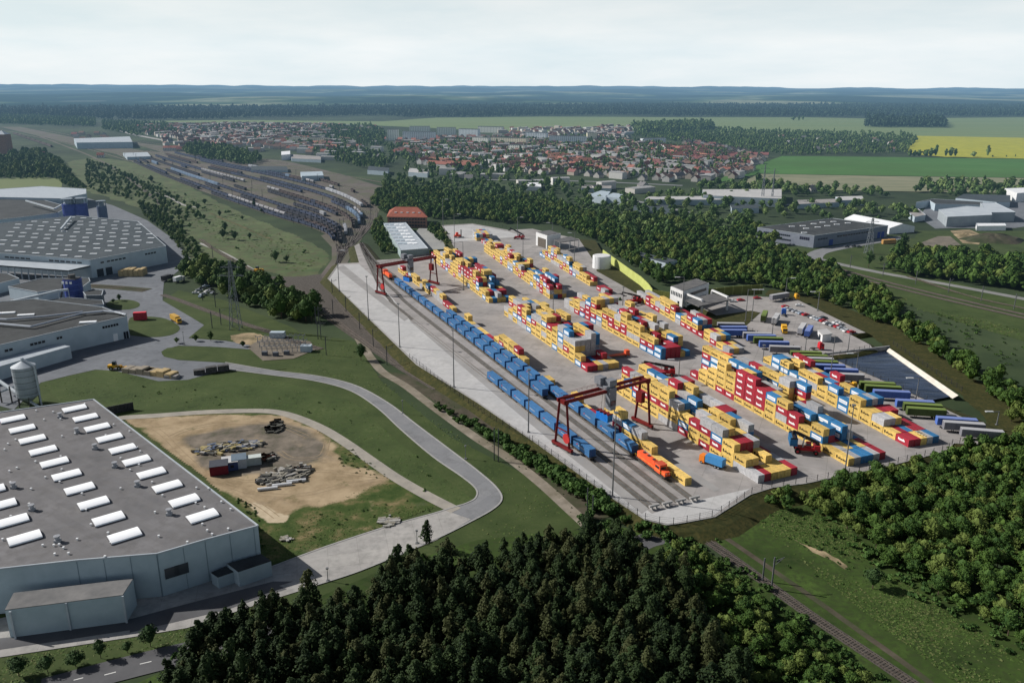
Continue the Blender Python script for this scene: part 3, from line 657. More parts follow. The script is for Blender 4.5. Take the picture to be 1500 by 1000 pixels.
block('of the near crane block', (889, 566), (1110, 708), 6, [1, 2, 4, 3, 4, 4, 3, 4, 3, 4, 5, 4, 5, 4, 4, 3, 2, 2, 1], 11)
block('of the reach stacker block', (1003, 546), (1242, 683), 6, [1, 2, 1, 3, 2, 3, 3, 4, 4, 4, 4, 5, 5, 5, 5, 4, 5, 4, 3, 3, 2, 1], 23, colors=redmid)
block('of the block beside the trailers', (1112, 536), (1330, 655), 5, [1, 1, 2, 2, 3, 2, 3, 3, 2, 3, 3, 2, 3, 3, 2], 37)
block('of the middle block by the train', (734, 458), (860, 545), 6, [1, 2, 4, 5, 4, 4, 5, 4, 4, 3, 4, 3, 2, 2], 41)
block('of the block near the gate', (823, 448), (968, 527), 6, [2, 3, 3, 4, 4, 5, 4, 4, 3, 5, 4, 3, 3, 2, 2], 53)
block('of the back row', (790, 374), (864, 419), 2, [1, 2, 3, 2, 4, 3, 4, 4, 2, 1], 61)
block('of the short row ahead of the back row', (868, 421), (886, 431), 2, [1, 1], 67)
block('of the row behind the flatbed', (930, 437), (1068, 519), 3, [1, 1, 2, 1, 3, 2, 2, 3, 3, 2, 2, 2, 2], 71)
block('of the far crane block', (631, 379), (716, 444), 5, [1, 2, 4, 5, 4, 4, 5, 4, 3, 3, 4, 3, 3, 2], 83)
block('of the far office block', (706, 366), (805, 438), 4, [3, 4, 3, 3, 2, 3, 3, 4, 3, 3, 2, 3, 2], 89)
block('of the far stack near the forklift', (692, 345), (698, 353), 5, [2, 2], 97, ragged=False)
block('of the far low stack below the forklift', (704, 354), (712, 361), 3, [1, 1], 101, ragged=False)
block('of the row along the trains', (678, 471), (768, 543), 1, [2, 3, 3, 3, 2, 1, 1, 1, 1, 1, 2], 103)
block('of the lone pair', (789, 553), (805, 566), 1, [1, 1], 107)
block('of the crane row', (830, 588), (1003, 712), 1, [1, 1, 1, 2, 3, 3, 4, 3, 1, 1, 1, 2], 109)
block('of the row left of the far gantry block', (580, 395), (628, 431), 1, [2, 1, 2, 1, 2], 113)
block('of the row by the far gantry', (618, 421), (663, 458), 1, [1, 1, 2, 2, 1, 2], 127)
block('of the end row by the trailers', (1282, 605), (1350, 651), 1, [1, 1, 2], 131)
CELLS.sort(key=lambda c: -c['vis'])
NIND = 262
for c in CELLS[:NIND]:
    lab = '%s container, %s tier, %s row, %s bay %s' % (c['c'], ORD[c['k']+1], ORD[c['r']+1], ORD[c['i']+1], c['d'])
    make_container(c['c'], c['p'], c['rz'], lab, 'stacked shipping containers')
def cont_stuff(cells):
    cols = ['yellow', 'red', 'blue', 'grey']; mb = MB()
    base = MB(); base.box((0, 0, 0), (CL-.04, CW-.04, CH))
    tm = {}
    for c in cols:
        t = MB(); t.add(base.v, base.f, cols.index(c))
        if c in logo_mesh:
            g = logo_mb(c)
            for f, mi in zip(g.f, g.m): t.add([g.v[i] for i in f], [tuple(range(len(f)))], 4+mi)
        d = door_mb()
        for f, mi in zip(d.f, d.m):
            if mi == 1: t.add([d.v[i] for i in f], [tuple(range(len(f)))], 7)
        tm[c] = t
    for c in cells:
        t = tm[c['c']]; co, si = math.cos(c['rz']), math.sin(c['rz']); p = c['p']; o = len(mb.v)
        mb.v.extend([(p.x+x*co-y*si, p.y+x*si+y*co, p.z+z) for x, y, z in t.v]); mb.f.extend([tuple(i+o for i in f) for f in t.f]); mb.m.extend(t.m)
    o = mb.obj('shipping_containers', [cmat[x] for x in cols]+[mk_black, mk_white, mk_blue, mk_dark])
    tag(o, 'smaller coloured shipping containers filling the farther stacks of the terminal', 'containers', kind='stuff')
cont_stuff(CELLS[NIND:])

# ------------------------------------------------------------------ trains on the terminal
wagon_dark = mat('wagon_dark', (.035, .035, .04), (.06, .058, .055), 1.5, rough=.7); steel = mat('steel_dark', (.06, .06, .06), (.10, .095, .09), 2, rough=.6)
wblue = mat('swap_body_blue', (.055, .17, .36), (.07, .20, .41), .5, rough=.5, rnd=.08); wblue_end = mat('swap_body_end', (.03, .09, .24), rough=.6)
def wagon():
    t = thing('flat_wagon', '', 'wagon')
    mb = MB(); mb.box((0, 0, .95), (11.9, 2.6, .25)); mb.box((0, 0, .6), (9, .7, .4)); mb.obj('deck', wagon_dark, t)
    for x in (-4.1, 4.1):
        mb = MB(); mb.box((x, 0, .5), (2.4, 2.1, .35)); bo = mb.obj('bogie', steel, t)
        mb = MB()
        for xx in (-.85, .85):
            for y in (-.78, .78): mb.tube((x+xx, y-.07, .48), (x+xx, y+.07, .48), .45, n=10)
        mb.obj('wheel', steel, bo)
    return t
def swap_body(L=10.7):
    mb = container_body(L, 2.5, 2.75, 26); o = mb.obj('freight_container', wblue)
    d = door_mb(L, 2.5, 2.75).obj('door', [wblue_end, mk_dark], o)
    mb = MB(); rnd = random.Random(5); y = -1.265
    for i in range(10): flat_mark(mb, [(1.6-i*.42, 1.1+.06*(i % 3)), (1.93-i*.42, 1.1+.06*(i % 3)), (1.93-i*.42, 1.62), (1.6-i*.42, 1.62)], y, 0)
    flat_mark(mb, [(2.9, 1.3), (3.5, 1.3), (2.5, 1.9), (1.9, 1.9)], y, 1)
    mb.obj('logo', [mat('mark_pale', (.30, .36, .45)), mat('mark_pink', (.42, .08, .10))], o)
    return o
w0 = wagon(); s0 = swap_body(); used = [False]
def train(k, s_near, s_far, tname, desc):
    n = int(round((s_far-s_near)/12.7)); 
    for i in range(n):
        s = s_near+(i+.5)*(s_far-s_near)/n; p, rz = tpos(k, s); p.z = PZ+.12
        w = w0 if not used[0] else copy_tree(w0); b = s0 if not used[0] else copy_tree(s0); used[0] = True
        w.location = p; w.rotation_euler = (0, 0, rz); b.location = p+Vector((0, 0, 1.21)); b.rotation_euler = (0, 0, rz)
        tag(w, 'dark flat wagon, %s from the %s of the %s' % (ORD[i+1], desc, tname), 'wagon', 'flat wagons of the '+tname)
        tag(b, 'blue container on the %s wagon from the %s of the %s' % (ORD[i+1], desc, tname), 'container', 'blue containers on the '+tname)
l1 = tlen(1, (868, 676)); train(1, l1, tlen(1, (716, 556)), 'short train', 'near end')
train(3, tlen(3, (800, 585)), tlen(3, (580, 416)), 'long middle train', 'near end')
L4 = tlen(4, (979, 705)); train(4, L4+19, tlen(4, (656, 463)), 'train of the near locomotive', 'locomotive')
def loco(p, rz, label, s=1):
    t = thing('locomotive', label, 'locomotive', p, rz, 'orange diesel locomotives')
    org = mat('loco_orange', (.80, .10, .035), (.88, .14, .05), .5, rough=.45); dk = mat('loco_dark', (.05, .045, .045), rough=.6); rf = mat('loco_roof', (.55, .09, .045), rough=.55)
    mb = MB(); mb.box((0, 0, 1.0), (17.5, 2.9, .35)); mb.obj('frame', dk, t)
    mb = MB(); mb.box((2.8, 0, 1.35), (10.5, 2.1, 2.1), taper=.97); mb.box((2.8, 0, 3.42), (8.5, 1.3, .25)); h = mb.obj('hood', org, t)
    for x in (-.5, 2.6, 5.2):
        mb = MB(); mb.tube((x, 0, 3.6), (x, 0, 3.85), .55, n=12); mb.obj('fan', dk, h)
    mb = MB(); mb.box((-4.4, 0, 1.35), (3.2, 2.8, 2.75), taper=.93); cb = mb.obj('cab', org, t)
    mb = MB(); mb.box((-4.4, 0, 4.08), (3.2, 2.7, .14)); mb.obj('roof', rf, cb)
    mb = MB()
    for y in (-1, 1): mb.box((-4.4, y*1.34, 2.75), (2.2, .1, .75))
    mb.box((-5.98, 0, 2.75), (.1, 2.1, .75)); mb.obj('window', mat('dark_glass', (.02, .03, .04), rough=.1, spec=.6), cb)
    mb = MB(); mb.box((-7.2, 0, 1.35), (2.3, 2.0, 1.3), taper=.92); mb.obj('nose', org, t)
    for y in (-.6, .6):
        mb = MB(); mb.tube((-8.36, y, 2.2), (-8.44, y, 2.2), .16); mb.obj('headlight', M['white'], t)
    mb = MB()
    for y in (-1.4, 1.4):
        mb.beam((-8.4, y, 2.3), (8.6, y, 2.3), .05)
        for i in range(9): mb.beam((-8.4+i*2.1, y, 1.35), (-8.4+i*2.1, y, 2.3), .05)
    mb.obj('handrail', mat('rail_yellow', (.6, .45, .08)), t)
    mb = MB(); mb.box((0, 0, .5), (4, 2.2, .6)); mb.obj('fuel_tank', dk, t)
    for x in (-5.2, 5.2):
        mb = MB(); mb.box((x, 0, .45), (4, 2.3, .55)); bo = mb.obj('bogie', dk, t); mb = MB()
        for xx in (-1.5, 0, 1.5):
            for y in (-.78, .78): mb.tube((x+xx, y-.08, .5), (x+xx, y+.08, .5), .5, n=10)
        mb.obj('wheel', steel, bo)
    return t
p, rz = tpos(4, L4+9); p.z = PZ+.12; loco(p, rz, 'orange diesel locomotive heading the train nearest the buffer stops')
p, rz = tpos(3, tlen(3, (570, 408))+4); p.z = PZ+.12; loco(p, rz+math.pi, 'small looking orange locomotive at the far end beneath the far gantry crane')

# ------------------------------------------------------------------ gantry cranes
def crane(pl1, pl2, pr1, pr2, ht, label, trolley, load):
    red = mat('crane_red', (.13, .010, .011), (.18, .016, .015), .4, rough=.5); grey = mat('crane_grey', (.17, .18, .20), (.22, .23, .25), 1, rough=.6); dk = steel
    L1, L2, R1, R2 = [G(*q, PZ) for q in (pl1, pl2, pr1, pr2)]
    ml = (L1+L2)/2; mr = (R1+R2)/2; t = thing('gantry_crane', label, 'crane', ml, 0); X = (mr-ml); span = X.length; X.normalize(); Y = Vector((-X.y, X.x, 0))
    def W(a, b, z): return X*a+Y*b+Vector((0, 0, z))
    base = 7.6
    for a, nm in ((0, 'L'), (span, 'R')):
        mb = MB(); mb.beam(W(a, -base/2-1.5, 1.3), W(a, base/2+1.5, 1.3), 1.1, .9); tr = mb.obj('truck_beam', red, t)
        mb = MB()
        for b in (-base/2-1, -base/2+.6, base/2-.6, base/2+1): mb.tube(W(a-.3, b, .5), W(a+.3, b, .5), .5, n=12)
        mb.obj('wheel', dk, tr)
        for b in (-1, 1):
            mb = MB(); mb.beam(W(a, b*base/2, 1.6), W(a, b*1.9, ht), .75, .85); mb.obj('leg', red, t)
        mb = MB(); mb.beam(W(a, -base*.36, ht*.42), W(a, base*.36, ht*.42), .35); mb.beam(W(a, -2.2, ht+.2), W(a, 2.2, ht+.2), 1.3, 1.3); mb.obj('cross_beam', red, t)
    for b in (-1.7, 1.7):
        mb = MB(); mb.beam(W(-1.2, b, ht+.6), W(span+1.2, b, ht+.6), .6, 1.15); mb.obj('girder', red, t)
    mb = MB()
    for b in (-2.35, 2.35):
        mb.beam(W(-1, b, ht+2.3), W(span+1, b, ht+2.3), .07)
        mb.beam(W(-1, b, ht+1.8), W(span+1, b, ht+1.8), .05)
        k = 0
        while k <= span+1: mb.beam(W(k-1, b, ht+1.2), W(k-1, b, ht+2.3), .07); k += 2.2
    mb.obj('railing', red, t)
    mb = MB(); mb.box(W(span-1.6, 0, ht*.55), (1.8, 3.0, 4.0), math.atan2(X.y, X.x)); mb.obj('electrical_house', red, t)
    mb = MB(); c = W(0-.9, -base/2+.2, 5.6); mb.tube(c, c-X*.5, 1.7, n=20, caps=True); mb.obj('cable_reel', mat('reel_red', (.5, .04, .04), rough=.5), t)
    a = trolley*span; rz = math.atan2(X.y, X.x)
    mb = MB(); mb.box(W(a, 0, ht+1.35), (3.6, 5.2, 1.3), rz); mb.box(W(a-1.0, 1.6, ht+2.6), (2.8, 3.2, 2.5), rz); mb.box(W(a+.9, -1.6, ht+2.5), (3.2, 2.8, 2.1), rz); tr = mb.obj('trolley', grey, t)
    mb = MB(); mb.box(W(a+.6, -2.4, ht-4.6), (3.0, 2.2, 6.6), rz); mb.box(W(a+.6, -2.5, ht-6.0), (2.4, 2.4, 1.6), rz); mb.obj('operator_cab', grey, tr)
    mb = MB(); mb.box(W(a+.6, -3.55, ht-4.2), (2.2, .12, 1.6), rz); mb.obj('window', MATS['dark_glass'], tr)
    zt = load+CH
    mb = MB()
    for q in (-1.0, 1.0):
        for b in (-.8, .8): mb.beam(W(a+q, b, zt+.5), W(a+q*.6, b*.6, ht+.2), .09)
    mb.obj('hoist_cable', dk, tr)
    al = math.atan2(Y.y, Y.x)
    mb = MB(); mb.box(W(a, 0, zt+.05), (6.3, .9, .45), al)
    for q in (-2.9, -1.0, 1.0, 2.9): mb.box(W(a, q, zt+.03), (.35, 2.5, .35), al)
    mb.obj('spreader', red, tr)
    return ml+W(a, 0, load), al
p, rz = crane((817, 652), (830, 664), (936, 617), (945, 628), 17.2, 'large red gantry crane straddling the tracks in the foreground', .50, 6.6)
cont_mesh['bright'] = container_body().mesh('container_bright', mat('container_bright', (.02, .20, .62), (.03, .24, .70), 1, rough=.5)); door_mesh['bright'] = door_mesh['blue']
make_container('bright', p, rz, 'bright blue container hanging from the spreader of the near gantry crane')
p, rz = crane((554, 429), (562, 434), (633, 414), (638, 418), 16.5, 'smaller looking red gantry crane at the far end of the tracks', .50, 5.0)
make_container('bright', p, rz, 'bright blue container hanging below the far gantry crane')
# ------------------------------------------------------------------ vehicles
tyre = mat('tyre', (.02, .02, .02), rough=.9); glass = MATS['dark_glass']; chrome = mat('light_metal', (.45, .46, .48), (.52, .53, .55), 1, rough=.4, metal=.4)
def wheels(t, xs, w=2.4, r=.5, name='wheel'):
    for x in xs:
        for y in (-1, 1):
            mb = MB(); mb.tube((x, y*(w/2-.3), r), (x, y*w/2, r), r, n=12); wo = mb.obj(name, tyre, t)
            mb = MB(); mb.tube((x, y*(w/2-.02), r), (x, y*(w/2+.01), r), r*.5, n=8); mb.obj('rim', chrome, wo)
TCOL = {'blue': (.07, .13, .38), 'green': (.060, .085, .025), 'grey': (.17, .17, .19), 'pale grey': (.45, .45, .46)}
TTOP = {'blue': (.17, .23, .48), 'green': (.16, .22, .055), 'grey': (.40, .40, .41), 'pale grey': (.5, .5, .5)}
def trailer(p, rz, col, label, L=13.6):
    t = thing('semi_trailer', label, 'trailer', p, rz, 'parked semi-trailers')
    cm = mat('trailer_'+col.replace(' ', '_'), TCOL[col], tuple(x*1.15 for x in TCOL[col]), .5, rough=.6, rnd=.08); tp = mat('trailer_top_'+col.replace(' ', '_'), TTOP[col], rough=.6)
    mb = MB(); mb.box((0, 0, 1.2), (L, 2.5, 2.65)); mb.obj('cargo_box', cm, t)
    mb = MB(); mb.box((0, 0, 3.86), (L-.1, 2.44, .1)); mb.obj('roof', tp, t)
    mb = MB(); mb.box((0, 0, .95), (L-.2, 1.1, .25)); mb.box((L/2-3.4, -.8, .1), (.2, .2, .9)); mb.box((L/2-3.4, .8, .1), (.2, .2, .9)); mb.obj('chassis', steel, t)
    mb = MB()
    for i in range(9):
        for y in (-1, 1): mb.box((-L/2+.7+i*(L-1.4)/8, y*1.26, 1.22), (.07, .03, 2.55))
    mb.box((-L/2-.02, 0, 1.3), (.05, 2.3, 2.4)); mb.obj('side_post', mat('post_'+col.replace(' ', '_'), tuple(x*.8 for x in TCOL[col])), t)
    wheels(t, (-L/2+1.6, -L/2+2.9, -L/2+4.2)); return t
def tractor(p, rz, col, name, label):
    t = thing('truck_tractor', label, 'truck', p, rz)
    cm = mat('cab_'+name, col, tuple(min(1, x*1.1) for x in col), 1, rough=.4)
    mb = MB(); mb.box((1.6, 0, 1.0), (2.3, 2.45, 2.0), taper=.97); mb.box((1.25, 0, 2.95), (1.5, 2.2, .75), taper=.8); mb.box((1.7, 0, .45), (2.2, 2.4, .6)); c = mb.obj('cab', cm, t)
    mb = MB(); mb.box((2.73, 0, 1.9), (.06, 2.1, .85)); mb.box((1.9, -1.22, 1.95), (1.1, .05, .75)); mb.box((1.9, 1.22, 1.95), (1.1, .05, .75)); mb.obj('window', glass, c)
    mb = MB(); mb.box((-1.2, 0, .7), (4.6, .95, .3)); mb.box((-1.9, 0, 1.0), (1.0, 1.1, .18)); mb.obj('chassis', steel, t)
    wheels(t, (1.6, -2.0)); return t
def at2(l, r, z=PZ):
    a = G(*l, z); b = G(*r, z); return (a+b)/2, math.atan2((b-a).y, (b-a).x)
TRL = [((1053, 489), (1093, 489), 'blue', 'hindmost blue semi-trailer, directly behind the blue one with the red cab'),
 ((1053, 493.5), (1092, 494), 'blue', 'blue semi-trailer coupled to the red cab at the near edge of the grass verge'),
 ((1052, 483.5), (1088, 484), 'grey', 'grey semi-trailer farthest back beside the grass verge'),
 ((1089, 498), (1128, 499), 'grey', 'grey semi-trailer just right of the three beside the grass verge'),
 ((1095, 501.5), (1134, 502), 'blue', 'blue semi-trailer between a grey one and a green one beside the parking fence'),
 ((1105, 505), (1144, 506), 'green', 'green semi-trailer squeezed between two blue ones beside the parking fence'),
 ((1113, 511), (1153, 512), 'blue', 'blue semi-trailer in front of the green one by the parking fence'),
 ((1128, 518), (1169, 519.5), 'grey', 'dark grey semi-trailer between the blue one and the retaining wall greens'),
 ((1155, 526), (1204, 527.5), 'green', 'green semi-trailer standing nearest the retaining wall'),
 ((1164, 531), (1212, 532.5), 'green', 'second green semi-trailer from the retaining wall'),
 ((1172, 535.5), (1221, 537), 'grey', 'grey semi-trailer between green ones left of the pond'),
 ((1181, 540), (1224, 541.5), 'green', 'green semi-trailer directly behind a blue one left of the pond'),
 ((1191, 545.5), (1234, 547), 'blue', 'blue semi-trailer at the left corner of the pond'),
 ((1209, 552), (1253, 553.5), 'blue', 'blue semi-trailer behind the grey one with the yellow cab in view'),
 ((1217, 559), (1261, 561), 'grey', 'grey semi-trailer directly behind the yellow cab'),
 ((1262, 572), (1305, 574), 'green', 'green semi-trailer coupled to the yellow cab beside the pond'),
 ((1269, 577), (1315, 579.5), 'green', 'green semi-trailer just in front of the one with the yellow cab'),
 ((1281, 584.5), (1328, 587), 'blue', 'blue semi-trailer standing by the middle of the pond edge'),
 ((1315, 599), (1362, 601.5), 'blue', 'blue semi-trailer by the right tip of the pond'),
 ((1326, 604), (1374, 607), 'green', 'rear of the two green semi-trailers past the pond tip'),
 ((1331, 610.5), (1379, 613.5), 'green', 'front of the two green semi-trailers past the pond tip'),
 ((1374, 625), (1425, 628.5), 'blue', 'blue semi-trailer at the right end of the trailer rank'),
 ((1384, 631.5), (1436, 635), 'grey', 'grey semi-trailer beside the last blue one'),
 ((1412, 642), (1461, 646), 'grey', 'grey semi-trailer standing last at the right end of the rank'),
 ((1124, 442.5), (1158, 437), 'grey', 'grey semi-trailer with the orange cab at the back of the car park')]
for l, r, c, lab in TRL:
    p, rz = at2(l, r); trailer(p, rz+math.pi, c, lab)
def tr_at(px, py, ang, col, nm, lab):
    p = G(px, py, PZ); return tractor(p, ang, col, nm, lab)
tr_at(1047, 492, math.pi, (.45, .06, .04), 'rust', 'rust red truck cab coupled to the blue semi-trailer near the grass verge')
tr_at(1150, 531, math.pi, (.55, .03, .03), 'red', 'red truck cab without trailer beside the green semi-trailers')
tr_at(1255, 572, math.pi, (.65, .36, .03), 'yellow', 'yellow truck cab coupled to the green semi-trailer beside the pond')
tr_at(1163, 439, math.radians(10), (.62, .32, .03), 'orange', 'orange truck cab coupled to the grey trailer at the back of the car park')
tr_at(1197, 512, math.radians(5), (.50, .02, .03), 'crimson', 'crimson truck cab parked alone below the white kiosk')
tr_at(1148, 462, math.radians(75), (.04, .14, .50), 'blue', 'blue truck cab with a pale trailer in the middle of the car park')
# trucks and trailers standing nose-in in the car park
def nosein(l, top, c, lab, L=12):
    a = G(*l, PZ); b = G(*top, PZ); d = b-a; trailer(a+d.normalized()*L/2, math.atan2(d.y, d.x), c, lab, L)
nosein((1117, 473), (1124, 457), 'green', 'green container trailer parked nose in at the left of the car park')
nosein((1133, 477), (1143, 462), 'pale grey', 'pale tank grey trailer coupled to the blue cab')
nosein((1171, 492), (1180, 479), 'pale grey', 'pale grey trailer parked beside the blue one in the car park')
nosein((1181, 496), (1190, 482), 'blue', 'blue trailer parked nose in beside the white kiosk')
def box_truck(p, rz, cab, box, name, label, L=6.1):
    t = thing('box_truck', label, 'truck', p, rz)
    cm = mat('cab_'+name, cab, rough=.4); bm = mat('box_'+name, box, tuple(min(1, x*1.1) for x in box), 1, rough=.55)
    mb = MB(); mb.box((L/2+1.2, 0, .5), (2.0, 2.4, 2.4), taper=.94); c = mb.obj('cab', cm, t)
    mb = MB(); mb.box((L/2+2.2, 0, 1.7), (.06, 2.0, .8)); mb.obj('window', glass, c)
    mb = MB(); mb.box((-.1, 0, 1.1), (L, 2.44, 2.5)); mb.obj('cargo_box', bm, t)
    mb = MB(); mb.box((0, 0, .75), (L+2, 1.2, .3)); mb.obj('chassis', steel, t)
    wheels(t, (L/2+1.2, -L/2+1.2, -L/2+2.4)); return t
p, rz = at2((1036, 679), (1058, 687)); bt = box_truck(p, rz+math.pi, (.80, .22, .03), (.06, .24, .50), 'terminal', 'orange cab truck carrying a blue container at the end of the front block', 6.3)
p = G(1148, 486, PZ); box_truck(p, math.radians(-100), (.7, .38, .03), (.7, .38, .03), 'amber', 'amber yellow truck parked nose out in the middle of the car park', 4)
def flatbed(p, rz, label):
    t = thing('flatbed_truck', label, 'truck', p, rz); org = mat('flat_orange', (.75, .12, .05), rough=.5)
    mb = MB(); mb.box((5.2, 0, .6), (2.0, 2.3, 2.4), taper=.92); c = mb.obj('cab', org, t)
    mb = MB(); mb.box((6.2, 0, 1.8), (.06, 1.9, .8)); mb.obj('window', glass, c)
    mb = MB(); mb.box((-1.2, 0, 1.0), (10, 2.4, .3)); mb.obj('load_bed', org, t); mb = MB(); mb.box((0, 0, .65), (9, 1.0, .35)); mb.obj('chassis', steel, t)
    wheels(t, (5.0, -3.2, -4.6)); return t
flatbed(G(1054, 519, PZ), math.radians(140), 'orange flatbed truck parked in the aisle beside the single tier containers')
flatbed(G(903, 523, PZ), math.radians(20), 'dark orange empty flatbed truck in the shade of the middle block')

def car(col, nm):
    t = thing('parked_car', '', 'car', group='cars in the terminal car park')
    cm = mat('car_'+nm, col, rough=.3, spec=.5)
    mb = MB(); L, W = 4.4, 1.8
    prof = [(-2.2, .35), (-2.2, .85), (-1.9, .95), (-1.55, 1.0), (-1.0, 1.42), (.3, 1.45), (1.0, 1.0), (2.0, .85), (2.2, .6), (2.2, .35)]
    n = len(prof); vs = [(x, -W/2*(1 if z < 1.1 else .82), z) for x, z in prof]+[(x, W/2*(1 if z < 1.1 else .82), z) for x, z in prof]
    mb.add(vs, [(i, n+i, n+(i+1) % n, (i+1) % n) for i in range(n)]+[tuple(range(n)), tuple(range(n, 2*n))[::-1]]); mb.obj('body', cm, t)
    mb = MB(); mb.add([(.36, -.70, 1.43), (.98, -.82, 1.03), (.98, .82, 1.03), (.36, .70, 1.43)], [(0, 1, 2, 3)]); mb.add([(-1.08, -.7, 1.39), (-1.5, -.8, 1.05), (-1.5, .8, 1.05), (-1.08, .7, 1.39)], [(3, 2, 1, 0)])
    for y in (-1, 1): mb.box((-.25, y*.80, 1.02), (1.7, .10, .34))
    w = mb.obj('window', glass, t); w.location = (0, 0, .02)
    wheels(t, (-1.35, 1.4), 1.8, .32); return t
cars = {'white': (.7, .7, .7), 'silver': (.35, .37, .40), 'red': (.45, .02, .03), 'dark grey': (.06, .065, .075), 'pale blue': (.35, .42, .50)}
cp = {k: car(v, k.replace(' ', '_')) for k, v in cars.items()}; cu = {}
CARS = [(1150, 450, 'red', 20), (1153, 453, 'white', 20), (1158, 455, 'silver', 20), (1170.5, 459, 'silver', 20), (1173.5, 460, 'pale blue', 20), (1180, 462, 'red', 20), (1188, 465, 'dark grey', 20), (1196.5, 468, 'silver', 20), (1206, 471, 'red', 20), (1211, 474.5, 'white', 20), (1225, 473.5, 'white', 20), (1227, 479.5, 'red', 20), (1232, 481, 'silver', 20), (1237, 484, 'silver', 20), (1240, 486, 'white', 20),
        (1165, 457, 'silver', 20), (1192, 466.5, 'white', 20), (1200.5, 469.5, 'pale blue', 20), (1215, 476, 'dark grey', 20), (1220, 477.5, 'silver', 20), (1206, 466.5, 'dark grey', 20), (1230, 476, 'white', 20), (1247, 487.5, 'red', 20), (1073, 442, 'white', 0), (1085, 440.5, 'red', 10), (1109, 437.5, 'red', 10), (1171, 448.5, 'white', -15)]
CARS = sorted(CARS[:23], key=lambda c: c[0])+CARS[23:]
for i, (x, y, c, a) in enumerate(CARS):
    o = cp[c] if c not in cu else copy_tree(cp[c]); cu[c] = 1
    o.location = G(x, y, PZ); o.rotation_euler = (0, 0, math.radians(a))
    if i < 23: lab = '%s car, %s from the upper left in the car row at the pavement edge' % (c, ORD[i+1])
    else: lab = {23: 'white car parked nearest the gate canopy', 24: 'red car parked beside the white car near the gate canopy', 25: 'red car parked alone left of the orange cab lorry', 26: 'white car standing on the outer kerb behind the car row'}[i]
    o['label'] = lab

def reach_stacker(p, rz, label, lift, ext, cont=None, s=1.0):
    t = thing('reach_stacker', label, 'reach stacker', p, rz, 'reach stackers on the terminal'); t.scale = (s, s, s)
    red = mat('stacker_red', (.38, .015, .025), (.44, .03, .035), .6, rough=.45); bk = mat('stacker_boom', (.035, .03, .032), rough=.6)
    mb = MB(); mb.box((-.6, 0, 1.0), (7.6, 2.4, 1.1)); mb.box((-3.4, 0, 1.2), (2.2, 3.4, 1.9), taper=.9); mb.box((2.6, 0, .8), (1.2, 3.8, 1.0)); mb.obj('body', red, t)
    for x, r in ((2.9, .95), (-3.0, .8)):
        for y in (-1.75, 1.75):
            mb = MB(); mb.tube((x, y-.5, r), (x, y+.5, r), r, n=14); w = mb.obj('wheel', tyre, t); mb = MB(); mb.tube((x, y-.52, r), (x, y+.52, r), r*.5, n=10); mb.obj('rim', red, w)
    mb = MB(); mb.box((-.6, 0, 2.1), (1.7, 1.6, 1.7), taper=.88); c = mb.obj('cab', red, t)
    mb = MB(); mb.box((-.6, 0, 2.7), (1.72, 1.62, .8), taper=.95); mb.obj('window', glass, c)
    a = Vector((-3.9, 0, 3.6)); d = Vector((math.cos(lift), 0, math.sin(lift)))
    mb = MB(); mb.beam(a, a+d*8.2, .9, 1.0); mb.beam(a+d*7.5, a+d*(8.2+ext), .6, .72); mb.box((-3.6, 0, 2.6), (.8, 1.6, 1.5)); bo = mb.obj('boom', bk, t)
    mb = MB()
    for y in (-.7, .7): mb.beam((1.2, y, 2.0), a+d*5.2+Vector((0, y*.6, 0)), .26)
    mb.obj('lift_cylinder', chrome, bo)
    tip = a+d*(8.2+ext); mb = MB(); mb.beam(tip+Vector((0, 0, .2)), tip+Vector((0, 0, -1.3)), .6); mb.box((tip.x, 0, tip.z-1.65), (.9, 6.1, .4))
    for y in (-2.9, 2.9): mb.box((tip.x, y, tip.z-1.72), (2.4, .35, .35))
    mb.obj('spreader', bk, t)
    if cont:
        w = Matrix.Rotation(rz, 4, 'Z') @ (tip*s+Vector((0, 0, -1.72*s-CH))); make_container('blue', p+w, rz+math.pi/2, cont)
    return t
reach_stacker(G(1180, 662, PZ), math.radians(168), 'red reach stacker lifting a blue container beside the long block', .42, 1.0, 'blue container held by the reach stacker in the near aisle')
reach_stacker(G(973, 549, PZ), math.radians(172), 'dark reach stacker with lowered boom between the near blocks', .16, 4.5)
reach_stacker(G(928, 444, PZ), math.radians(200), 'red reach stacker with a black boom behind the block left of the gate', .30, 3.5)
reach_stacker(G(760, 350, PZ), math.radians(165), 'reach stacker with raised boom in front of the far office', .42, 4.0)
def forklift(p, rz, label, s=1):
    t = thing('forklift', label, 'forklift', p, rz); t.scale = (s, s, s); red = mat('fork_red', (.72, .07, .03), rough=.5)
    mb = MB(); mb.box((0, 0, .6), (4.2, 2.2, 1.2), taper=.9); mb.obj('body', red, t)
    mb = MB(); mb.box((-.2, 0, 1.8), (1.6, 1.5, 1.5), taper=.9); mb.obj('cab', red, t)
    mb = MB(); mb.box((2.4, .6, .3), (.3, .3, 4.6)); mb.box((2.4, -.6, .3), (.3, .3, 4.6)); mb.box((2.4, 0, 4.6), (.3, 1.4, .3)); mb.obj('mast', steel, t)
    mb = MB(); mb.box((3.4, .5, .3), (1.8, .25, .12)); mb.box((3.4, -.5, .3), (1.8, .25, .12)); mb.obj('fork', steel, t)
    wheels(t, (-1.4, 1.4), 2.3, .6)
forklift(G(670, 348, PZ), .3, 'orange red forklift alone on the far pavement', 1.3)

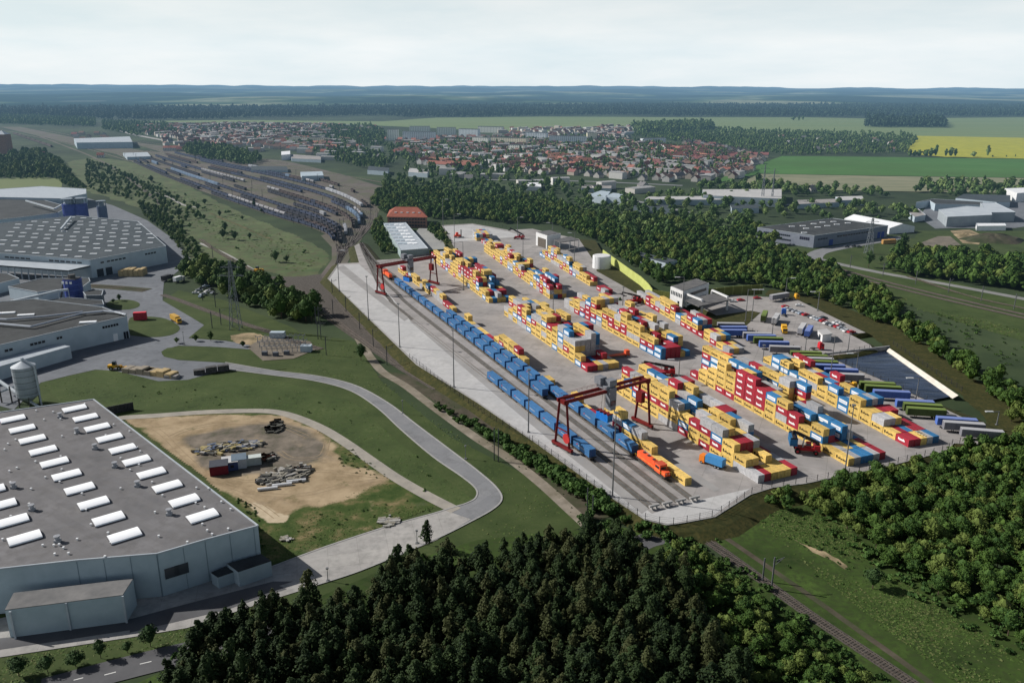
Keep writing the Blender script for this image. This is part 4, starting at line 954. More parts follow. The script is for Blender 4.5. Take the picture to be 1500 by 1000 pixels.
# ------------------------------------------------------------------ lamp masts
galv = mat('galvanised', (.16, .165, .17), (.22, .225, .23), .5, rough=.5, metal=.3); lampm = mat('lamp_head', (.45, .46, .46), rough=.5)
def mast(base, top, label, arm=0, z=PZ, r=.17, group='lighting masts on the terminal'):
    p = G(*base, z); s = proj(p+Vector((0, 0, 10)))[1]; h = 10*(base[1]-top[1])/max(.01, base[1]-s)
    t = thing('lamp_mast', label, 'lamp mast', p, 0, group)
    mb = MB(); mb.tube((0, 0, 0), (0, 0, h), r*1.5, r*.8, n=8); mb.box((0, 0, 0), (.9, .9, .3)); mb.obj('pole', galv, t)
    if arm:
        mb = MB(); mb.beam((0, 0, h-.2), (arm*4.2, 0, h-.1), .2); a = mb.obj('arm', galv, t)
        mb = MB(); mb.box((arm*3.6, 0, h-.25), (2.8, 1.0, .28)); mb.obj('lamp_head', lampm, t)
    else:
        mb = MB(); mb.tube((0, 0, h-.3), (0, 0, h), r*4, r*4, n=12)
        mb.obj('lamp_head', galv, t)
ML = [((497, 426), (495, 367), 'at the upper left corner of the pale strip', 1), ((540, 468), (536, 405), 'second along the pale strip from the far end', 0), ((585.6, 508), (581.6, 445), 'third along the pale strip from the far end', 0),
 ((665, 567), (661, 484), 'on the pale strip near the short train', 0), ((774, 633), (772, 542), 'on the pale strip left of the near gantry crane', 0), ((897, 727), (896, 606), 'by the fence near the buffer stops', 0),
 ((1237, 695), (1239, 594), 'at the lower pavement edge below the long block', 0), ((666, 370), (665, 314), 'left of the far forklift', 1), ((766, 376), (765.6, 343), 'in the aisle behind the centre block', 0), ((679, 425), (678, 355), 'beside the block at the far gantry crane', -1),
 ((810, 462), (810, 429), 'at the far end of the block left of the gate', 0), ((841, 383), (840.6, 341), 'in front of the far office canopy', -1), ((912, 450), (912, 420), 'beside the dark boom behind the back row', 0), ((993.6, 560), (993, 526), 'between the near block and the aisle with flatbeds', -1),
 ((999, 457), (999, 406), 'in front of the white gate building', -1), ((1115, 552), (1115, 505), 'beside the far end of the trailers block', 0), ((1131, 490), (1131, 466), 'on the fence corner of the car park', 0), ((1179, 517), (1179, 495), 'on the parking fence below the kiosk', 0),
 ((1216, 553), (1216, 493), 'left of the pond among the trailers', 0), ((1341, 588), (1341, 553), 'at the pond edge above the trailers', -1), ((1242, 514), (1242, 488), 'on the parking fence at its right end', 0), ((1151, 429), (1151, 407), 'behind the grey trailer at the back of the car park', 1),
 ((1197.5, 455), (1197.5, 427), 'on the outer kerb behind the parked cars', -1), ((1460, 622), (1460, 602), 'at the right tip of the terminal on the grass', -1), ((1254, 544), (1254, 517), 'in front of the pond wall', -1),
 ((758, 338), (758, 318), 'at the far pavement edge', 1), ((809, 344), (809, 326), 'behind the far office', -1), ((649, 331), (649, 292), 'at the far left corner of the platform', 1),
 ((1092, 470), (1093, 424), 'left one of the pair on the grass verge', 1), ((1101, 470), (1101, 424), 'right one of the pair on the grass verge', 1)]
for b, tp, lab, arm in ML: mast(b, tp, 'grey lighting mast '+lab, arm)

# ------------------------------------------------------------------ fences
fm = mat('fence_metal', (.035, .037, .04), (.06, .06, .065), 1, rough=.6)
def fence(px, label, z=PZ, h=2.2, step=4.2, side=0.3, wires=4):
    pts = [G(a, b, z) for a, b in px]; t = thing('fence', label, 'fence', pts[0])
    rs = resample(pts, step)
    if len(rs) > 100: rs = resample(pts, sum((b-a).length for a, b in zip(pts[:-1], pts[1:]))/99)
    me = None
    for p in rs:
        if me is None: mb = MB(); mb.box((0, 0, 0), (.15, .15, h)); me = mb.mesh('post', fm)
        o = bpy.data.objects.new('post', me); C.objects.link(o); o.parent = t; o.location = p-pts[0]
    mb = MB()
    for k in range(wires):
        zz = h*(k+.6)/wires
        for a, b in zip(rs[:-1], rs[1:]): mb.beam(a-pts[0]+Vector((0, 0, zz)), b-pts[0]+Vector((0, 0, zz)), .035)
    mb.obj('wire_mesh', fm, t)
fence([(600, 524), (640, 556), (700, 601), (780, 656-8)], 'wire fence along the upper left edge of the terminal above the soil slope')
fence([(780, 646), (895, 729), (944, 761)], 'wire fence along the lower left edge of the terminal above the hedge')
fence([(945, 761), (977, 769), (1010, 764), (1047, 756), (1100, 723), (1132, 713), (1180, 707)], 'wire fence around the bottom corner of the terminal beside the buffer stops')
fence([(1181, 707), (1240, 695), (1300, 682), (1388, 659), (1397, 648.5), (1438, 651)], 'wire fence along the lower right edge of the terminal above the wood')
fence([(1088, 480), (1129, 499), (1160, 510), (1207, 523), (1249, 517), (1276, 509)], 'wire fence between the car park and the semi-trailers')
fence([(1228, 530), (1300, 561), (1359, 588)], 'wire fence between the pond and the semi-trailers')
fence([(1308, 505), (1350, 533), (1412, 575)], 'wire fence on the outer bank of the pond', z=1.0)
fence([(648, 329), (692, 325.5), (746, 334)], 'brownish fence closing the far end of the pavement')

# ------------------------------------------------------------------ terminal buildings
wallw = mat('render_white', (.60, .60, .60), (.68, .68, .68), .5, rough=.8); roofd = mat('roof_dark', (.10, .10, .105), (.15, .145, .14), .3, rough=.85)
wallg = mat('panel_grey', (.36, .37, .39), (.42, .43, .45), .4, rough=.7); limem = mat('lime_panel', (.42, .46, .13), (.50, .54, .17), .2, rough=.7)
def gl(*q, z=PZ): return [G(a, b, z) for a, b in q]
def rectify(a, b, c):  # a-b front edge, c point giving depth
    u = (b-a).normalized(); v = Vector((-u.y, u.x, 0)); d = (c-b).dot(v); return u, v, (b-a).length, d
def gate_building():
    a, b, c = gl((981, 442), (999, 450), (1037, 437)); h = 9
    t = thing('gate_building', 'white two storey gate building with a flat dark roof beside the lime wall', 'building', a)
    poly = [a, b, b+(c-b), a+(c-b)]; q = [(p.x-a.x, p.y-a.y) for p in poly]
    mb = MB(); mb.prism(q, 0, h); mb.obj('wall', wallw, t)
    mb = MB(); s = [(x*.94+.03*(q[2][0]), y*.94+.03*q[2][1]) for x, y in q]; mb.prism(s, h, h+.25); r = mb.obj('roof', roofd, t)
    u = Vector((q[1][0]-q[0][0], q[1][1]-q[0][1], 0)); L = u.length; u.normalize(); nn = Vector((u.y, -u.x, 0))
    for k in range(7):
        mb = MB(); p = u*(1.5+k*(L-3)/6)+nn*.06; mb.box((p.x, p.y, 5.0), (.9, .12, 2.2), math.atan2(u.y, u.x)); mb.obj('window', glass, t)
    mb = MB(); p = u*(L*.7)+nn*.06; mb.box((p.x, p.y, 0), (1.8, .12, 2.6), math.atan2(u.y, u.x)); mb.obj('door', glass, t)
    u2 = Vector((q[2][0]-q[1][0], q[2][1]-q[1][1], 0)); L2 = u2.length; u2.normalize(); n2 = Vector((u2.y, -u2.x, 0)); o = Vector((q[1][0], q[1][1], 0))
    for zz in (1.2, 5.2):
        mb = MB(); p = o+u2*L2*.5+n2*.06; mb.box((p.x, p.y, zz), (L2*.8, .12, 1.7), math.atan2(u2.y, u2.x)); mb.obj('window_band', glass, t)
gate_building()
def gate_canopy():
    t = thing('gate_canopy', 'dark flat canopy roof carried by two white portal frames beside the gate building', 'canopy', G(1006, 458, PZ)); o = t.location.copy()
    z = 6.0
    mb = MB(); pts = [G(1004, 441, PZ+z), G(1024, 450, PZ+z), G(1071, 440, PZ+z), G(1045, 431, PZ+z)]; mb.prism([(p.x-o.x, p.y-o.y) for p in pts], z, z+.6, bottom=True); mb.obj('roof', roofd, t)
    for tl, br, bl in (((1005, 431), (1028, 440), (1027.5, 459)), ((1042, 426), (1065, 436), (1064.5, 454))):
        b = G(bl[0], bl[1], PZ); hh = 7.4; a = b+(G(tl[0], tl[1], PZ+hh)-G(br[0], br[1], PZ+hh)); d = b-o; e = a-o
        mb = MB(); mb.beam(Vector((d.x, d.y, hh)), Vector((e.x, e.y, hh)), 1.0, .9); mb.beam(Vector((d.x, d.y, 0)), Vector((d.x, d.y, hh-.46)), 1.0); mb.beam(Vector((e.x, e.y, 0)), Vector((e.x, e.y, hh-.46)), 1.0); mb.obj('portal_frame', wallw, t)
gate_canopy()
def far_office():
    a, b, c = gl((785, 359), (801, 364.5), (821, 361)); h = 10
    t = thing('terminal_office', 'white and grey office block at the far end of the terminal with a flat roof', 'building', a)
    q = [(p.x-a.x, p.y-a.y) for p in (a, b, c, a+(c-b))]
    mb = MB(); mb.prism(q, 0, h); mb.obj('wall', wallw, t)
    mb = MB(); cx = sum(x for x, y in q)/4; cy = sum(y for x, y in q)/4; mb.prism([(cx+(x-cx)*.9, cy+(y-cy)*.9) for x, y in q], h, h+.3); mb.obj('roof', roofd, t)
    u = Vector((*q[1], 0)); L = u.length; u.normalize(); n = Vector((u.y, -u.x, 0)); p = u*L*.55+n*.08
    mb = MB(); mb.box((p.x, p.y, 0), (L*.72, .16, 7), math.atan2(u.y, u.x)); mb.obj('door', mat('brown_door', (.10, .085, .07), (.13, .11, .09), 1), t)
    t2 = thing('canopy', 'grey flat canopy on white posts joined to the far office', 'canopy', b); d = (c-b); 
    mb = MB(); z = 7; P = [G(812, 352, PZ+z), G(820, 356, PZ+z), G(848, 352, PZ+z), G(836, 347, PZ+z)]; mb.prism([(p.x-b.x, p.y-b.y) for p in P], z, z+.5, bottom=True); mb.obj('roof', roofd, t2)
    for p in P+[(P[1]+P[2])/2]:
        mb = MB(); mb.box((p.x-b.x, p.y-b.y, 0), (.5, .5, z)); mb.obj('post', wallw, t2)
far_office()
def kiosk():
    a, b, c = gl((1197, 494), (1204, 501), (1217, 499)); t = thing('kiosk', 'small white kiosk with a flat roof in the car park', 'kiosk', a); q = [(p.x-a.x, p.y-a.y) for p in (a, b, c, a+(c-b))]
    mb = MB(); mb.prism(q, 0, 3.4); mb.obj('wall', wallw, t); mb = MB(); cx = sum(x for x, y in q)/4; cy = sum(y for x, y in q)/4; mb.prism([(cx+(x-cx)*1.1, cy+(y-cy)*1.1) for x, y in q], 3.4, 3.8, bottom=True); mb.obj('roof', M['concrete_light'], t)
    u = (b-a).normalized(); n = Vector((u.y, -u.x, 0)); p = u*(b-a).length*.5+n*.06; mb = MB(); mb.box((p.x, p.y, .2), (2.2, .12, 2.4), math.atan2(u.y, u.x)); mb.obj('door', glass, t)
kiosk()
def tank():
    p = G(881, 394, PZ-1); t = thing('storage_tank', 'white round storage tank standing on grass beside the lime wall', 'tank', p)
    mb = MB(); mb.tube((0, 0, 0), (0, 0, 9.2), 6.2, n=36); mb.obj('shell', M['white'], t, smooth=False)
    mb = MB(); mb.tube((0, 0, 9.2), (0, 0, 9.6), 6.25, 5.6, n=36); mb.obj('lid', wallw, t)
    mb = MB()
    for k in range(20): mb.beam((-5.0, -3.9, k*.48), (-4.6, -4.3, k*.48), .06)
    mb.obj('ladder', steel, t)
tank()
def wall_run(px, h, label, z=PZ-1.0, pm=None):
    pts = gl(*px, z=z); o = pts[0]; t = thing('noise_wall', label, 'wall', o); L = offset_line(pts, -.25); R = offset_line(pts, .25); n = len(pts)
    mb = MB(); P = [(p.x-o.x, p.y-o.y) for p in L]+[(p.x-o.x, p.y-o.y) for p in R[::-1]]
    for i in range(n-1): mb.prism([(L[i].x-o.x, L[i].y-o.y), (L[i+1].x-o.x, L[i+1].y-o.y), (R[i+1].x-o.x, R[i+1].y-o.y), (R[i].x-o.x, R[i].y-o.y)], 0, h)
    mb.obj('panel', pm or limem, t); mb = MB()
    for p in resample(pts, 6): q = p-o; mb.box((q.x, q.y, 0), (.35, .7, h+.1))
    mb.obj('post', mat('lime_post', (.25, .28, .10)), t)
wall_run([(883, 379), (900, 392), (920, 407), (938, 420), (949, 431), (955, 440)], 6.5, 'long lime green noise wall curving behind the white tank')
wall_run([(955, 440), (980, 444)], 6.5, 'short lime green noise wall ending at the gate building', pm=mat('lime_panel_shaded', (.11, .125, .03), (.15, .165, .045), .3))  # lime panels repeated darker, their shade put into the colour
wall_run([(1036, 438), (1070, 434), (1116, 431)], 6.0, 'shaded lime green noise wall behind the gate canopy', pm=MATS['lime_panel_shaded'])
wall_run([(629, 374), (671, 371.5)], 4.0, 'dark green screen wall at the upper left edge of the pavement', pm=mat('screen_green', (.03, .05, .012), (.05, .07, .02), .5))
MATS['lime_post']
# ------------------------------------------------------------------ industrial buildings
ind_roof = mat('bitumen_roof', (.14, .138, .142), (.20, .195, .198), .06, rough=.9, detail=9, c3=(.155, .150, .150), scale2=.35, space='world')
ind_wall = mat('cladding_blue', (.38, .46, .50), (.43, .51, .55), .3, rough=.7); ind_dark = mat('roof_black', (.038, .042, .045), (.075, .08, .082), .08, rough=.9, c3=(.055, .06, .062), scale2=.4, space='world', detail=8)
roof_far = mat('roof_slate', (.048, .062, .072), (.075, .09, .10), .05, rough=.9, space='world', detail=8, c3=(.062, .078, .088), scale2=.4); wall_far = mat('cladding_pale', (.36, .43, .48), (.42, .49, .54), .2, rough=.7)
joints('bitumen_roof', 30, 2.2, .90, .06, .62, .18); joints('roof_slate', 40, 4, .88, .1, .1, .2); joints('roof_black', 24, 3, .9, .1, .3, .3)
skyl = mat('skylight_plastic', (.90, .92, .94), (.95, .96, .97), .8, rough=.35); metal_l = mat('sheet_metal', (.38, .42, .46), (.46, .50, .53), .3, rough=.5)
def local(pts, o): return [(p.x-o.x, p.y-o.y) for p in pts]
def hall(name, label, cat, roofpx, z, wm, rm, par=.25, parts=True, rtop=None):
    P = [G(a, b, z) for a, b in roofpx]; o = Vector((P[0].x, P[0].y, 0)); t = thing(name, label, cat, o); L = local(P, o)
    mb = MB(); mb.prism(L, 0, z-.15, top=False); mb.obj('wall', wm, t)
    mb = MB(); mb.prism(L, z-.14, z, bottom=False); mb.obj('roof', rm, t)
    if par:
        mb = MB(); n = len(P)
        for i in range(n):
            a, b = P[i]-o, P[(i+1) % n]-o; a.z = b.z = z+.12; mb.beam(a, b, .35, .3)
        mb.obj('parapet', metal_l, t)
    return t, o
# -- foreground warehouse
ZW = 12.0
W1 = [(137, 585), (378, 770), (300, 790.5), (230, 811), (112, 820.6), (0, 833), (-260, 856), (-260, 640), (0, 604)]
wt, wo = hall('warehouse', 'large pale blue warehouse with white barrel skylights in the left foreground', 'warehouse', W1, ZW, ind_wall, ind_roof)
def barrel(mb, a, b, w, h, n=7):
    d = (b-a); L = d.length; d.normalize(); s = Vector((-d.y, d.x, 0)); vs = []
    for e in (a, b):
        for i in range(n+1):
            t = math.pi*i/n; vs.append(e+s*(w/2*math.cos(t))+Vector((0, 0, .25+h*math.sin(t))))
    m = n+1; mb.add(vs, [(i, i+1, m+i+1, m+i) for i in range(n)]+[tuple(range(m))[::-1], tuple(range(m, 2*m))])
def z570(x, y): return (x/3.5714, 570+y/3.5714)
e1 = (G(*z570(1135, 648), ZW)-G(*z570(1000, 690), ZW)); nu = e1.normalized()
cols = [(z570(390, 105), z570(1060, 668), 10, 0, 10), (z570(67, 160), z570(653, 770), 10, 0, 10), (z570(67, 160), z570(653, 770), 10, 2, 12)]
c1a, c1b = G(*cols[0][0], ZW), G(*cols[0][1], ZW); c2a, c2b = G(*cols[1][0], ZW), G(*cols[1][1], ZW)
st = (c2b-c2a)/9; c3b = G(*z570(130, 783), ZW)
curb = mat('curb_dark', (.10, .10, .11)); vent_m = mat('vent_metal', (.25, .26, .28), (.35, .36, .38), 3, rough=.5)
for (base, step, k0, k1) in ((c1a, (c1b-c1a)/9, 0, 10), (c2a, st, 0, 10), (c3b-st*9, st, 0, 10), (c3b*2-c2b-st*9+Vector((0, 0, 0)), st, 0, 10)):
    for k in range(k0, k1):
        c = base+step*k-wo; c.z = ZW
        mb = MB(); barrel(mb, c-nu*3.6+Vector((0, 0, .08)), c+nu*3.6+Vector((0, 0, .08)), 4.9, .55); s = mb.obj('skylight', skyl, wt)
        mb = MB(); mb.box((c.x, c.y, ZW), (7.4, 4.6, .32), math.atan2(nu.y, nu.x)); mb.obj('curb', curb, s)
for (x, y) in ((315, 140), (403, 220), (498, 305), (602, 400), (720, 500), (886, 648), (72, 508), (168, 625), (302, 790)):
    c = G(*z570(x, y+8), ZW)-wo; mb = MB(); mb.box((c.x, c.y, ZW), (1.3, 1.3, .7)); mb.tube((c.x, c.y, ZW+.7), (c.x, c.y, ZW+1.5), .55, n=10); mb.tube((c.x, c.y, ZW+1.5), (c.x, c.y, ZW+1.75), .8, n=10); mb.obj('roof_vent', vent_m, wt)
rn = random.Random(4)
P1 = [(a, b) for a, b in W1]
k = 0
while k < 70:
    x, y = rn.uniform(0, 375), rn.uniform(590, 830)
    if inpoly(x, y, P1):
        c = G(x, y, ZW)-wo; mb = MB(); mb.tube((c.x, c.y, ZW), (c.x, c.y, ZW+.45), .17, n=6); mb.box((c.x, c.y, ZW+.45), (.5, .5, .12)); mb.obj('roof_pipe', M['white'], wt); k += 1
def add_box_px(t, o, nm, roofpx, z, m, rm, base=0):
    P = [G(a, b, z) for a, b in roofpx]; L = local(P, o)
    mb = MB(); mb.prism(L, base, z-.12, top=False); w = mb.obj(nm, m, t); mb = MB(); mb.prism(L, z-.12, z+.06, bottom=True); mb.obj(nm+'_roof', rm, w)
    return w
add_box_px(wt, wo, 'loading_canopy', [(7, 893), (20, 868), (195, 847), (179.5, 871)], 7.5, ind_wall, mat('canopy_roof', (.13, .13, .13), (.20, .195, .19), .2, space='world'))
mb = MB()
for (x, y) in ((15, 894), (97, 881.5), (180, 871.5)):
    p = G(x, y, 7.5)-wo; mb = MB(); mb.box((p.x, p.y-.15, 0), (.45, .3, 7.4)); mb.obj('pillar', metal_l, wt)
add_box_px(wt, wo, 'annex', [(333, 825), (382, 811), (397, 821), (349, 837)], 4.5, ind_wall, ind_dark); add_box_px(wt, wo, 'annex', [(309, 838), (331, 829), (345, 836), (319, 845)], 3.4, ind_wall, ind_dark)
for x0 in (243.5, 258):
    a = G(x0, 859, 0); pa = G(x0, 845, 6); u = (G(378, 840, 0)-G(243, 880, 0)).normalized()
    # windows sit on the wall plane between roof corners 2 and 3
    A = G(230, 811, ZW); B = G(300, 790.5, ZW); f = (x0-230+4)/72; q = A+(B-A)*f-wo; d = (B-A).normalized()
    mb = MB(); mb.box((q.x+d.y*.1, q.y-d.x*.1, 4.6), (3.3, .25, 2.8), math.atan2(d.y, d.x)); wn = mb.obj('window', mat('window_grey', (.05, .06, .07), rough=.2, spec=.5), wt)
mb = MB(); A = G(112, 820.6, ZW)-wo; B = G(230, 811, ZW)-wo; C_ = G(378, 770, ZW)-wo
for a, b in ((A, B), (B, G(300, 790.5, ZW)-wo), (G(300, 790.5, ZW)-wo, C_)):
    d = (b-a).normalized(); n_ = int((b-a).length/6)
    for i in range(n_+1):
        q = a+d*i*6; mb.box((q.x+d.y*.04, q.y-d.x*.04, .2), (.12, .1, ZW-.5), math.atan2(d.y, d.x))
mb.obj('wall_seam', mat('seam', (.21, .27, .31)), wt)
# -- middle factory with pipes
t2, o2 = hall('factory', 'long factory hall with dark roof, silver pipes and blue grey walls behind the silo', 'factory', [(-120, 452), (50, 438), (150, 450), (186, 463.5), (104, 481), (0, 505.5), (-140, 538)], 11, wall_far, ind_dark)
add_box_px(t2, o2, 'lean_to', [(-60, 545), (0, 527), (84, 504), (103, 507), (22, 530), (-40, 548)], 6, wall_far, metal_l)
for pxs in ([(-40, 471), (45, 478.5), (120, 459), (150, 456.5)], [(-40, 466), (10, 468), (70, 463), (120, 457)], [(118, 459), (150, 455.5), (168, 457), (184, 461)]):
    pts = [G(a, b, 12.2)-o2 for a, b in pxs]; mb = MB()
    for off in (0, .9):
        for a, b in zip(pts[:-1], pts[1:]): mb.tube(a+Vector((0, off, 12.2-a.z-0)), b+Vector((0, off, 12.2-b.z)), .38, n=7)
    mb.obj('pipe', mat('pipe_silver', (.45, .48, .52), rough=.35, metal=.6), t2)
for (x, y) in ((10, 459), (38, 462), (129, 472.5)):
    c = G(x, y, 11)-o2; mb = MB(); mb.box((c.x, c.y, 11), (7.5, 2.2, .6), .25); mb.obj('skylight', skyl, t2)
A = G(186, 463.5, 11)-o2; B = G(104, 481, 11)-o2; D = G(0, 505.5, 11)-o2
def wall_strip(t, a, b, f0, f1, z, h, m, nm='window', n=1, out=.08):
    d = (b-a); L = d.length; d.normalize(); nn = Vector((d.y, -d.x, 0))
    if (nn.y > 0): nn = -nn
    for i in range(n):
        s0 = f0+(f1-f0)*i/n; s1 = f0+(f1-f0)*(i+.75)/n if n > 1 else f1
        c = a+d*L*(s0+s1)/2+nn*out; mb = MB(); mb.box((c.x, c.y, z), ((s1-s0)*L, .2, h), math.atan2(d.y, d.x)); mb.obj(nm, m, t)
dkw = mat('window_dark', (.02, .025, .035), rough=.25, spec=.4)
wall_strip(t2, A, B, .18, .48, 7.6, 1.1, dkw, n=6); wall_strip(t2, B, D, .15, .24, 7.4, 1.1, dkw, n=2); wall_strip(t2, B, D, .4, .62, 7.4, 1.1, dkw, n=4); wall_strip(t2, B, D, .85, .97, 7.4, 1.1, dkw, n=2)
wall_strip(t2, A, B, .02, .12, .2, 3.5, dkw, 'door', 2); wall_strip(t2, A, B, .22, .30, .2, 3.6, M['white'], 'door', 1)
# -- large hall with rows of small skylights
t3, o3 = hall('factory', 'huge factory hall whose dark roof carries rows of small white skylights', 'factory', [(-140, 362), (0, 371), (132, 381), (243, 360.5), (202, 324.5), (112, 316), (0, 327), (-140, 338)], 12, wall_far, roof_far)
pl = [(-30, 369), (0, 370), (132, 379.5), (240, 359.5), (201, 325.5), (112, 317), (0, 328.5), (-30, 332)]
def zz5(x, y): return G(x/5, 260+y/5, 12)
base = zz5(573, 582); lv = zz5(468, 573)-base; rv = zz5(685, 560)-base; uv = (zz5(597, 522)-base)/2; cnt = 0
skm = MB(); skm.box((0, 0, 0), (4.6, 1.5, .4)); skme = skm.mesh('skylight', skyl)
for i in range(-6, 6):
    for j in range(0, 14):
        q = base+(lv*(-i) if i < 0 else rv*i)+uv*(j*1.25)+(rv*.12*(j % 2))
        x, y = proj(q)
        if inpoly(x, y, pl) and cnt < 99:
            s = bpy.data.objects.new('skylight', skme); C.objects.link(s); s.parent = t3; s.location = (q.x-o3.x, q.y-o3.y, 12.0); s.rotation_euler = (0, 0, .05); cnt += 1
A = G(132, 381, 12)-o3; B = G(243, 360.5, 12)-o3; D = G(0, 371, 12)-o3
wall_strip(t3, A, B, .12, .16, 8.6, 1.0, dkw, n=1); wall_strip(t3, A, B, .2, .45, 8.6, 1.0, dkw, n=5); wall_strip(t3, A, B, .7, .86, 8.6, 1.0, dkw, n=4)
wall_strip(t3, D, A, .05, .35, 9.3, 1.0, dkw, n=5); wall_strip(t3, D, A, .55, .92, 9.3, 1.0, dkw, n=6)
wall_strip(t3, A, B, .06, .14, .2, 5, dkw, 'door', 1); wall_strip(t3, A, B, .17, .25, .2, 5, dkw, 'door', 1)
cp_ = add_box_px(t3, o3, 'canopy', [(-60, 378), (0, 381), (133, 388.5), (100, 396), (0, 388.5), (-60, 385)], 8.5, mat('dark_fascia', (.03, .035, .04)), metal_l, base=7.6)  # dark band below the canopy roof edge
for i in range(12):
    p = G(-10+i*10.0, 388+i*.75, 8.3)-o3; mb = MB(); mb.box((p.x, p.y, 0), (.6, .6, 7.6)); mb.obj('column', metal_l, t3)
for (a, b) in (((104, 318), (89, 336)), ((38, 294), (80, 306)), ((80, 306), (98, 296))):
    mb = MB(); mb.beam(G(*a, 15)-o3, G(*b, 14)-o3, 1.2); mb.obj('duct', metal_l, t3)
hall('factory', 'low dark roofed factory hall at the far left beyond the blue silos', 'factory', [(-140, 300), (0, 291.5), (60, 292), (100, 303), (84, 312), (0, 322), (-140, 330)], 10, wall_far, ind_dark)
hall('factory', 'factory hall with pale ribbed roof farthest back at the left edge', 'factory', [(-60, 279), (0, 277), (60, 273), (126, 277), (126, 284), (90, 291), (0, 289), (-60, 292)], 12, wall_far, metal_l)
hall('workshop', 'grey roofed workshop beside the blue tank tower', 'workshop', [(12, 420), (60, 408), (130, 407), (132, 412), (120, 421), (55, 428)], 7, wall_far, ind_dark)
hall('workshop', 'low shed left of the grey roofed workshop by the canopy', 'workshop', [(-60, 408), (0, 400), (12, 401), (28, 408), (-20, 420)], 6, wall_far, ind_dark)
hall('shed', 'low flat shed roof between the blue tank tower and the factory with pipes', 'shed', [(28, 444), (100, 436), (150, 440), (152, 446), (60, 450)], 6, wall_far, ind_dark)
add_m = mat('silo_blue', (.03, .05, .20), (.045, .07, .26), .4, rough=.5)
def silo(px, py, r, h, m, label, legs=0, top='frame', name='silo'):
    p = G(px, py, 0); t = thing(name, label, 'silo', p)
    mb = MB(); mb.tube((0, 0, legs), (0, 0, legs+h), r, n=24); mb.obj('shell', m, t)
    if legs:
        mb = MB(); mb.tube((0, 0, legs-2.6), (0, 0, legs), r*.25, r, n=24); mb.obj('hopper', m, t)
        for k in range(6):
            a = k*math.pi/3; mb = MB(); mb.beam((r*.96*math.cos(a), r*.96*math.sin(a), 0), (r*.96*math.cos(a), r*.96*math.sin(a), legs+.5), .3); mb.obj('leg', steel, t)
    if top == 'cone':
        mb = MB(); mb.tube((0, 0, legs+h), (0, 0, legs+h+1.9), r*1.03, .5, n=24); mb.obj('cone_roof', metal_l, t)
        mb = MB(); mb.tube((0, 0, legs+h+1.6), (0, 0, legs+h+3.2), .45, n=8); mb.beam((0, 0, legs+h+3.0), (r*1.15, -r*.2, legs+h+.3), .5); mb.beam((r*1.15, -r*.2, legs+h+.3), (r*1.2, -r*.2, 0), .45); mb.obj('filling_pipe', metal_l, t)
        mb = MB()
        for k in range(5): mb.tube((0, 0, legs+h*(k+.5)/5), (0, 0, legs+h*(k+.5)/5+.15), r*1.012, n=24, caps=False)
        mb.obj('hoop', steel, t)
    else:
        mb = MB()
        for k in range(8):
            a = k*math.pi/4; mb.beam((r*.9*math.cos(a), r*.9*math.sin(a), h), (r*.9*math.cos(a), r*.9*math.sin(a), h+4.5), .35)
        mb.tube((0, 0, h+4.4), (0, 0, h+4.8), r, n=16); mb.tube((0, 0, h), (0, 0, h+3.6), r*.55, n=10); mb.obj('top_frame', mat('frame_grey', (.20, .24, .28)), t)
    return t
silo(44, 592, 4.2, 12, mat('silo_steel', (.26, .29, .32), (.34, .37, .40), .3, rough=.5), 'silver corrugated silo on legs behind the foreground warehouse', legs=4, top='cone')
silo(106, 330, 6.0, 19, add_m, 'left one of the twin blue silos on the large hall', name='silo'); silo(121.5, 329, 6.0, 19, add_m, 'right one of the twin blue silos on the large hall')
silo(152, 318+8, 4.2, 15, mat('silo_slate', (.10, .13, .20)), 'narrow grey silo tower right of the twin blue silos')
def tank_tower():
    p = G(111, 443, 0); t = thing('tank_tower', 'blue tank tower with white panels below the canopy of the large hall', 'tank', p)
    mb = MB(); mb.tube((0, 0, 0), (0, 0, 14), 4.9, n=12); mb.obj('shell', add_m, t)
    mb = MB()
    for k in range(4): mb.tube((0, 0, 2+k*3), (0, 0, 2.2+k*3), 5.0, n=12, caps=False)
    mb.obj('hoop', mat('silo_band', (.10, .16, .40)), t)
    for k in range(3):
        mb = MB(); mb.box((-3+k*2.2, -4.7, 12), (1.2, .5, 1.3)); mb.obj('sign_panel', M['white'], t)
    mb = MB(); mb.box((0, 0, 14), (7, 7, .4)); mb.tube((0, 0, 14.4), (0, 0, 16.5), 2, n=8); mb.obj('platform', steel, t)
    mb = MB(); mb.beam((-5, -1, 11), (-8, -2, 0), .8); mb.obj('chute', steel, t)
tank_tower()
hall('boiler_house', 'grey box shaped boiler house right of the blue tank tower', 'building', [(122, 428), (136, 423.5), (151, 425.5), (149, 432.5), (126, 433)], 8, mat('boiler_grey', (.13, .15, .17), (.17, .19, .21), 1), ind_dark)
mb = MB(); P = [G(a, b, 9) for a, b in ((-30, 452), (60, 432), (85, 426), (100, 424))]; t = thing('conveyor', 'inclined grey conveyor gantry leading up to the blue tank tower', 'conveyor', (P[0].x, P[0].y, 0))
for a, b in zip(P[:-1], P[1:]): mb.beam(a-t.location, b-t.location, 1.4, 1.2)
for p in P: mb.beam(p-t.location, Vector((p.x-t.location.x, p.y-t.location.y, 0)), .35)
mb.obj('gallery', metal_l, t)
t = thing('conveyor', 'silver conveyor pipe slanting down to the foot of the silo', 'conveyor', G(0, 600, 0)); o = t.location.copy(); mb = MB()
mb.tube(G(-20, 545, 9)-o, G(36, 583, 3)-o, .7, n=8); mb.tube(G(38, 584, 2)-o, G(64, 600, .8)-o, .5, n=8); mb.tube(G(-10, 578, 4)-o, G(36, 560, 4)-o, .5, n=8); mb.obj('pipe', metal_l, t)
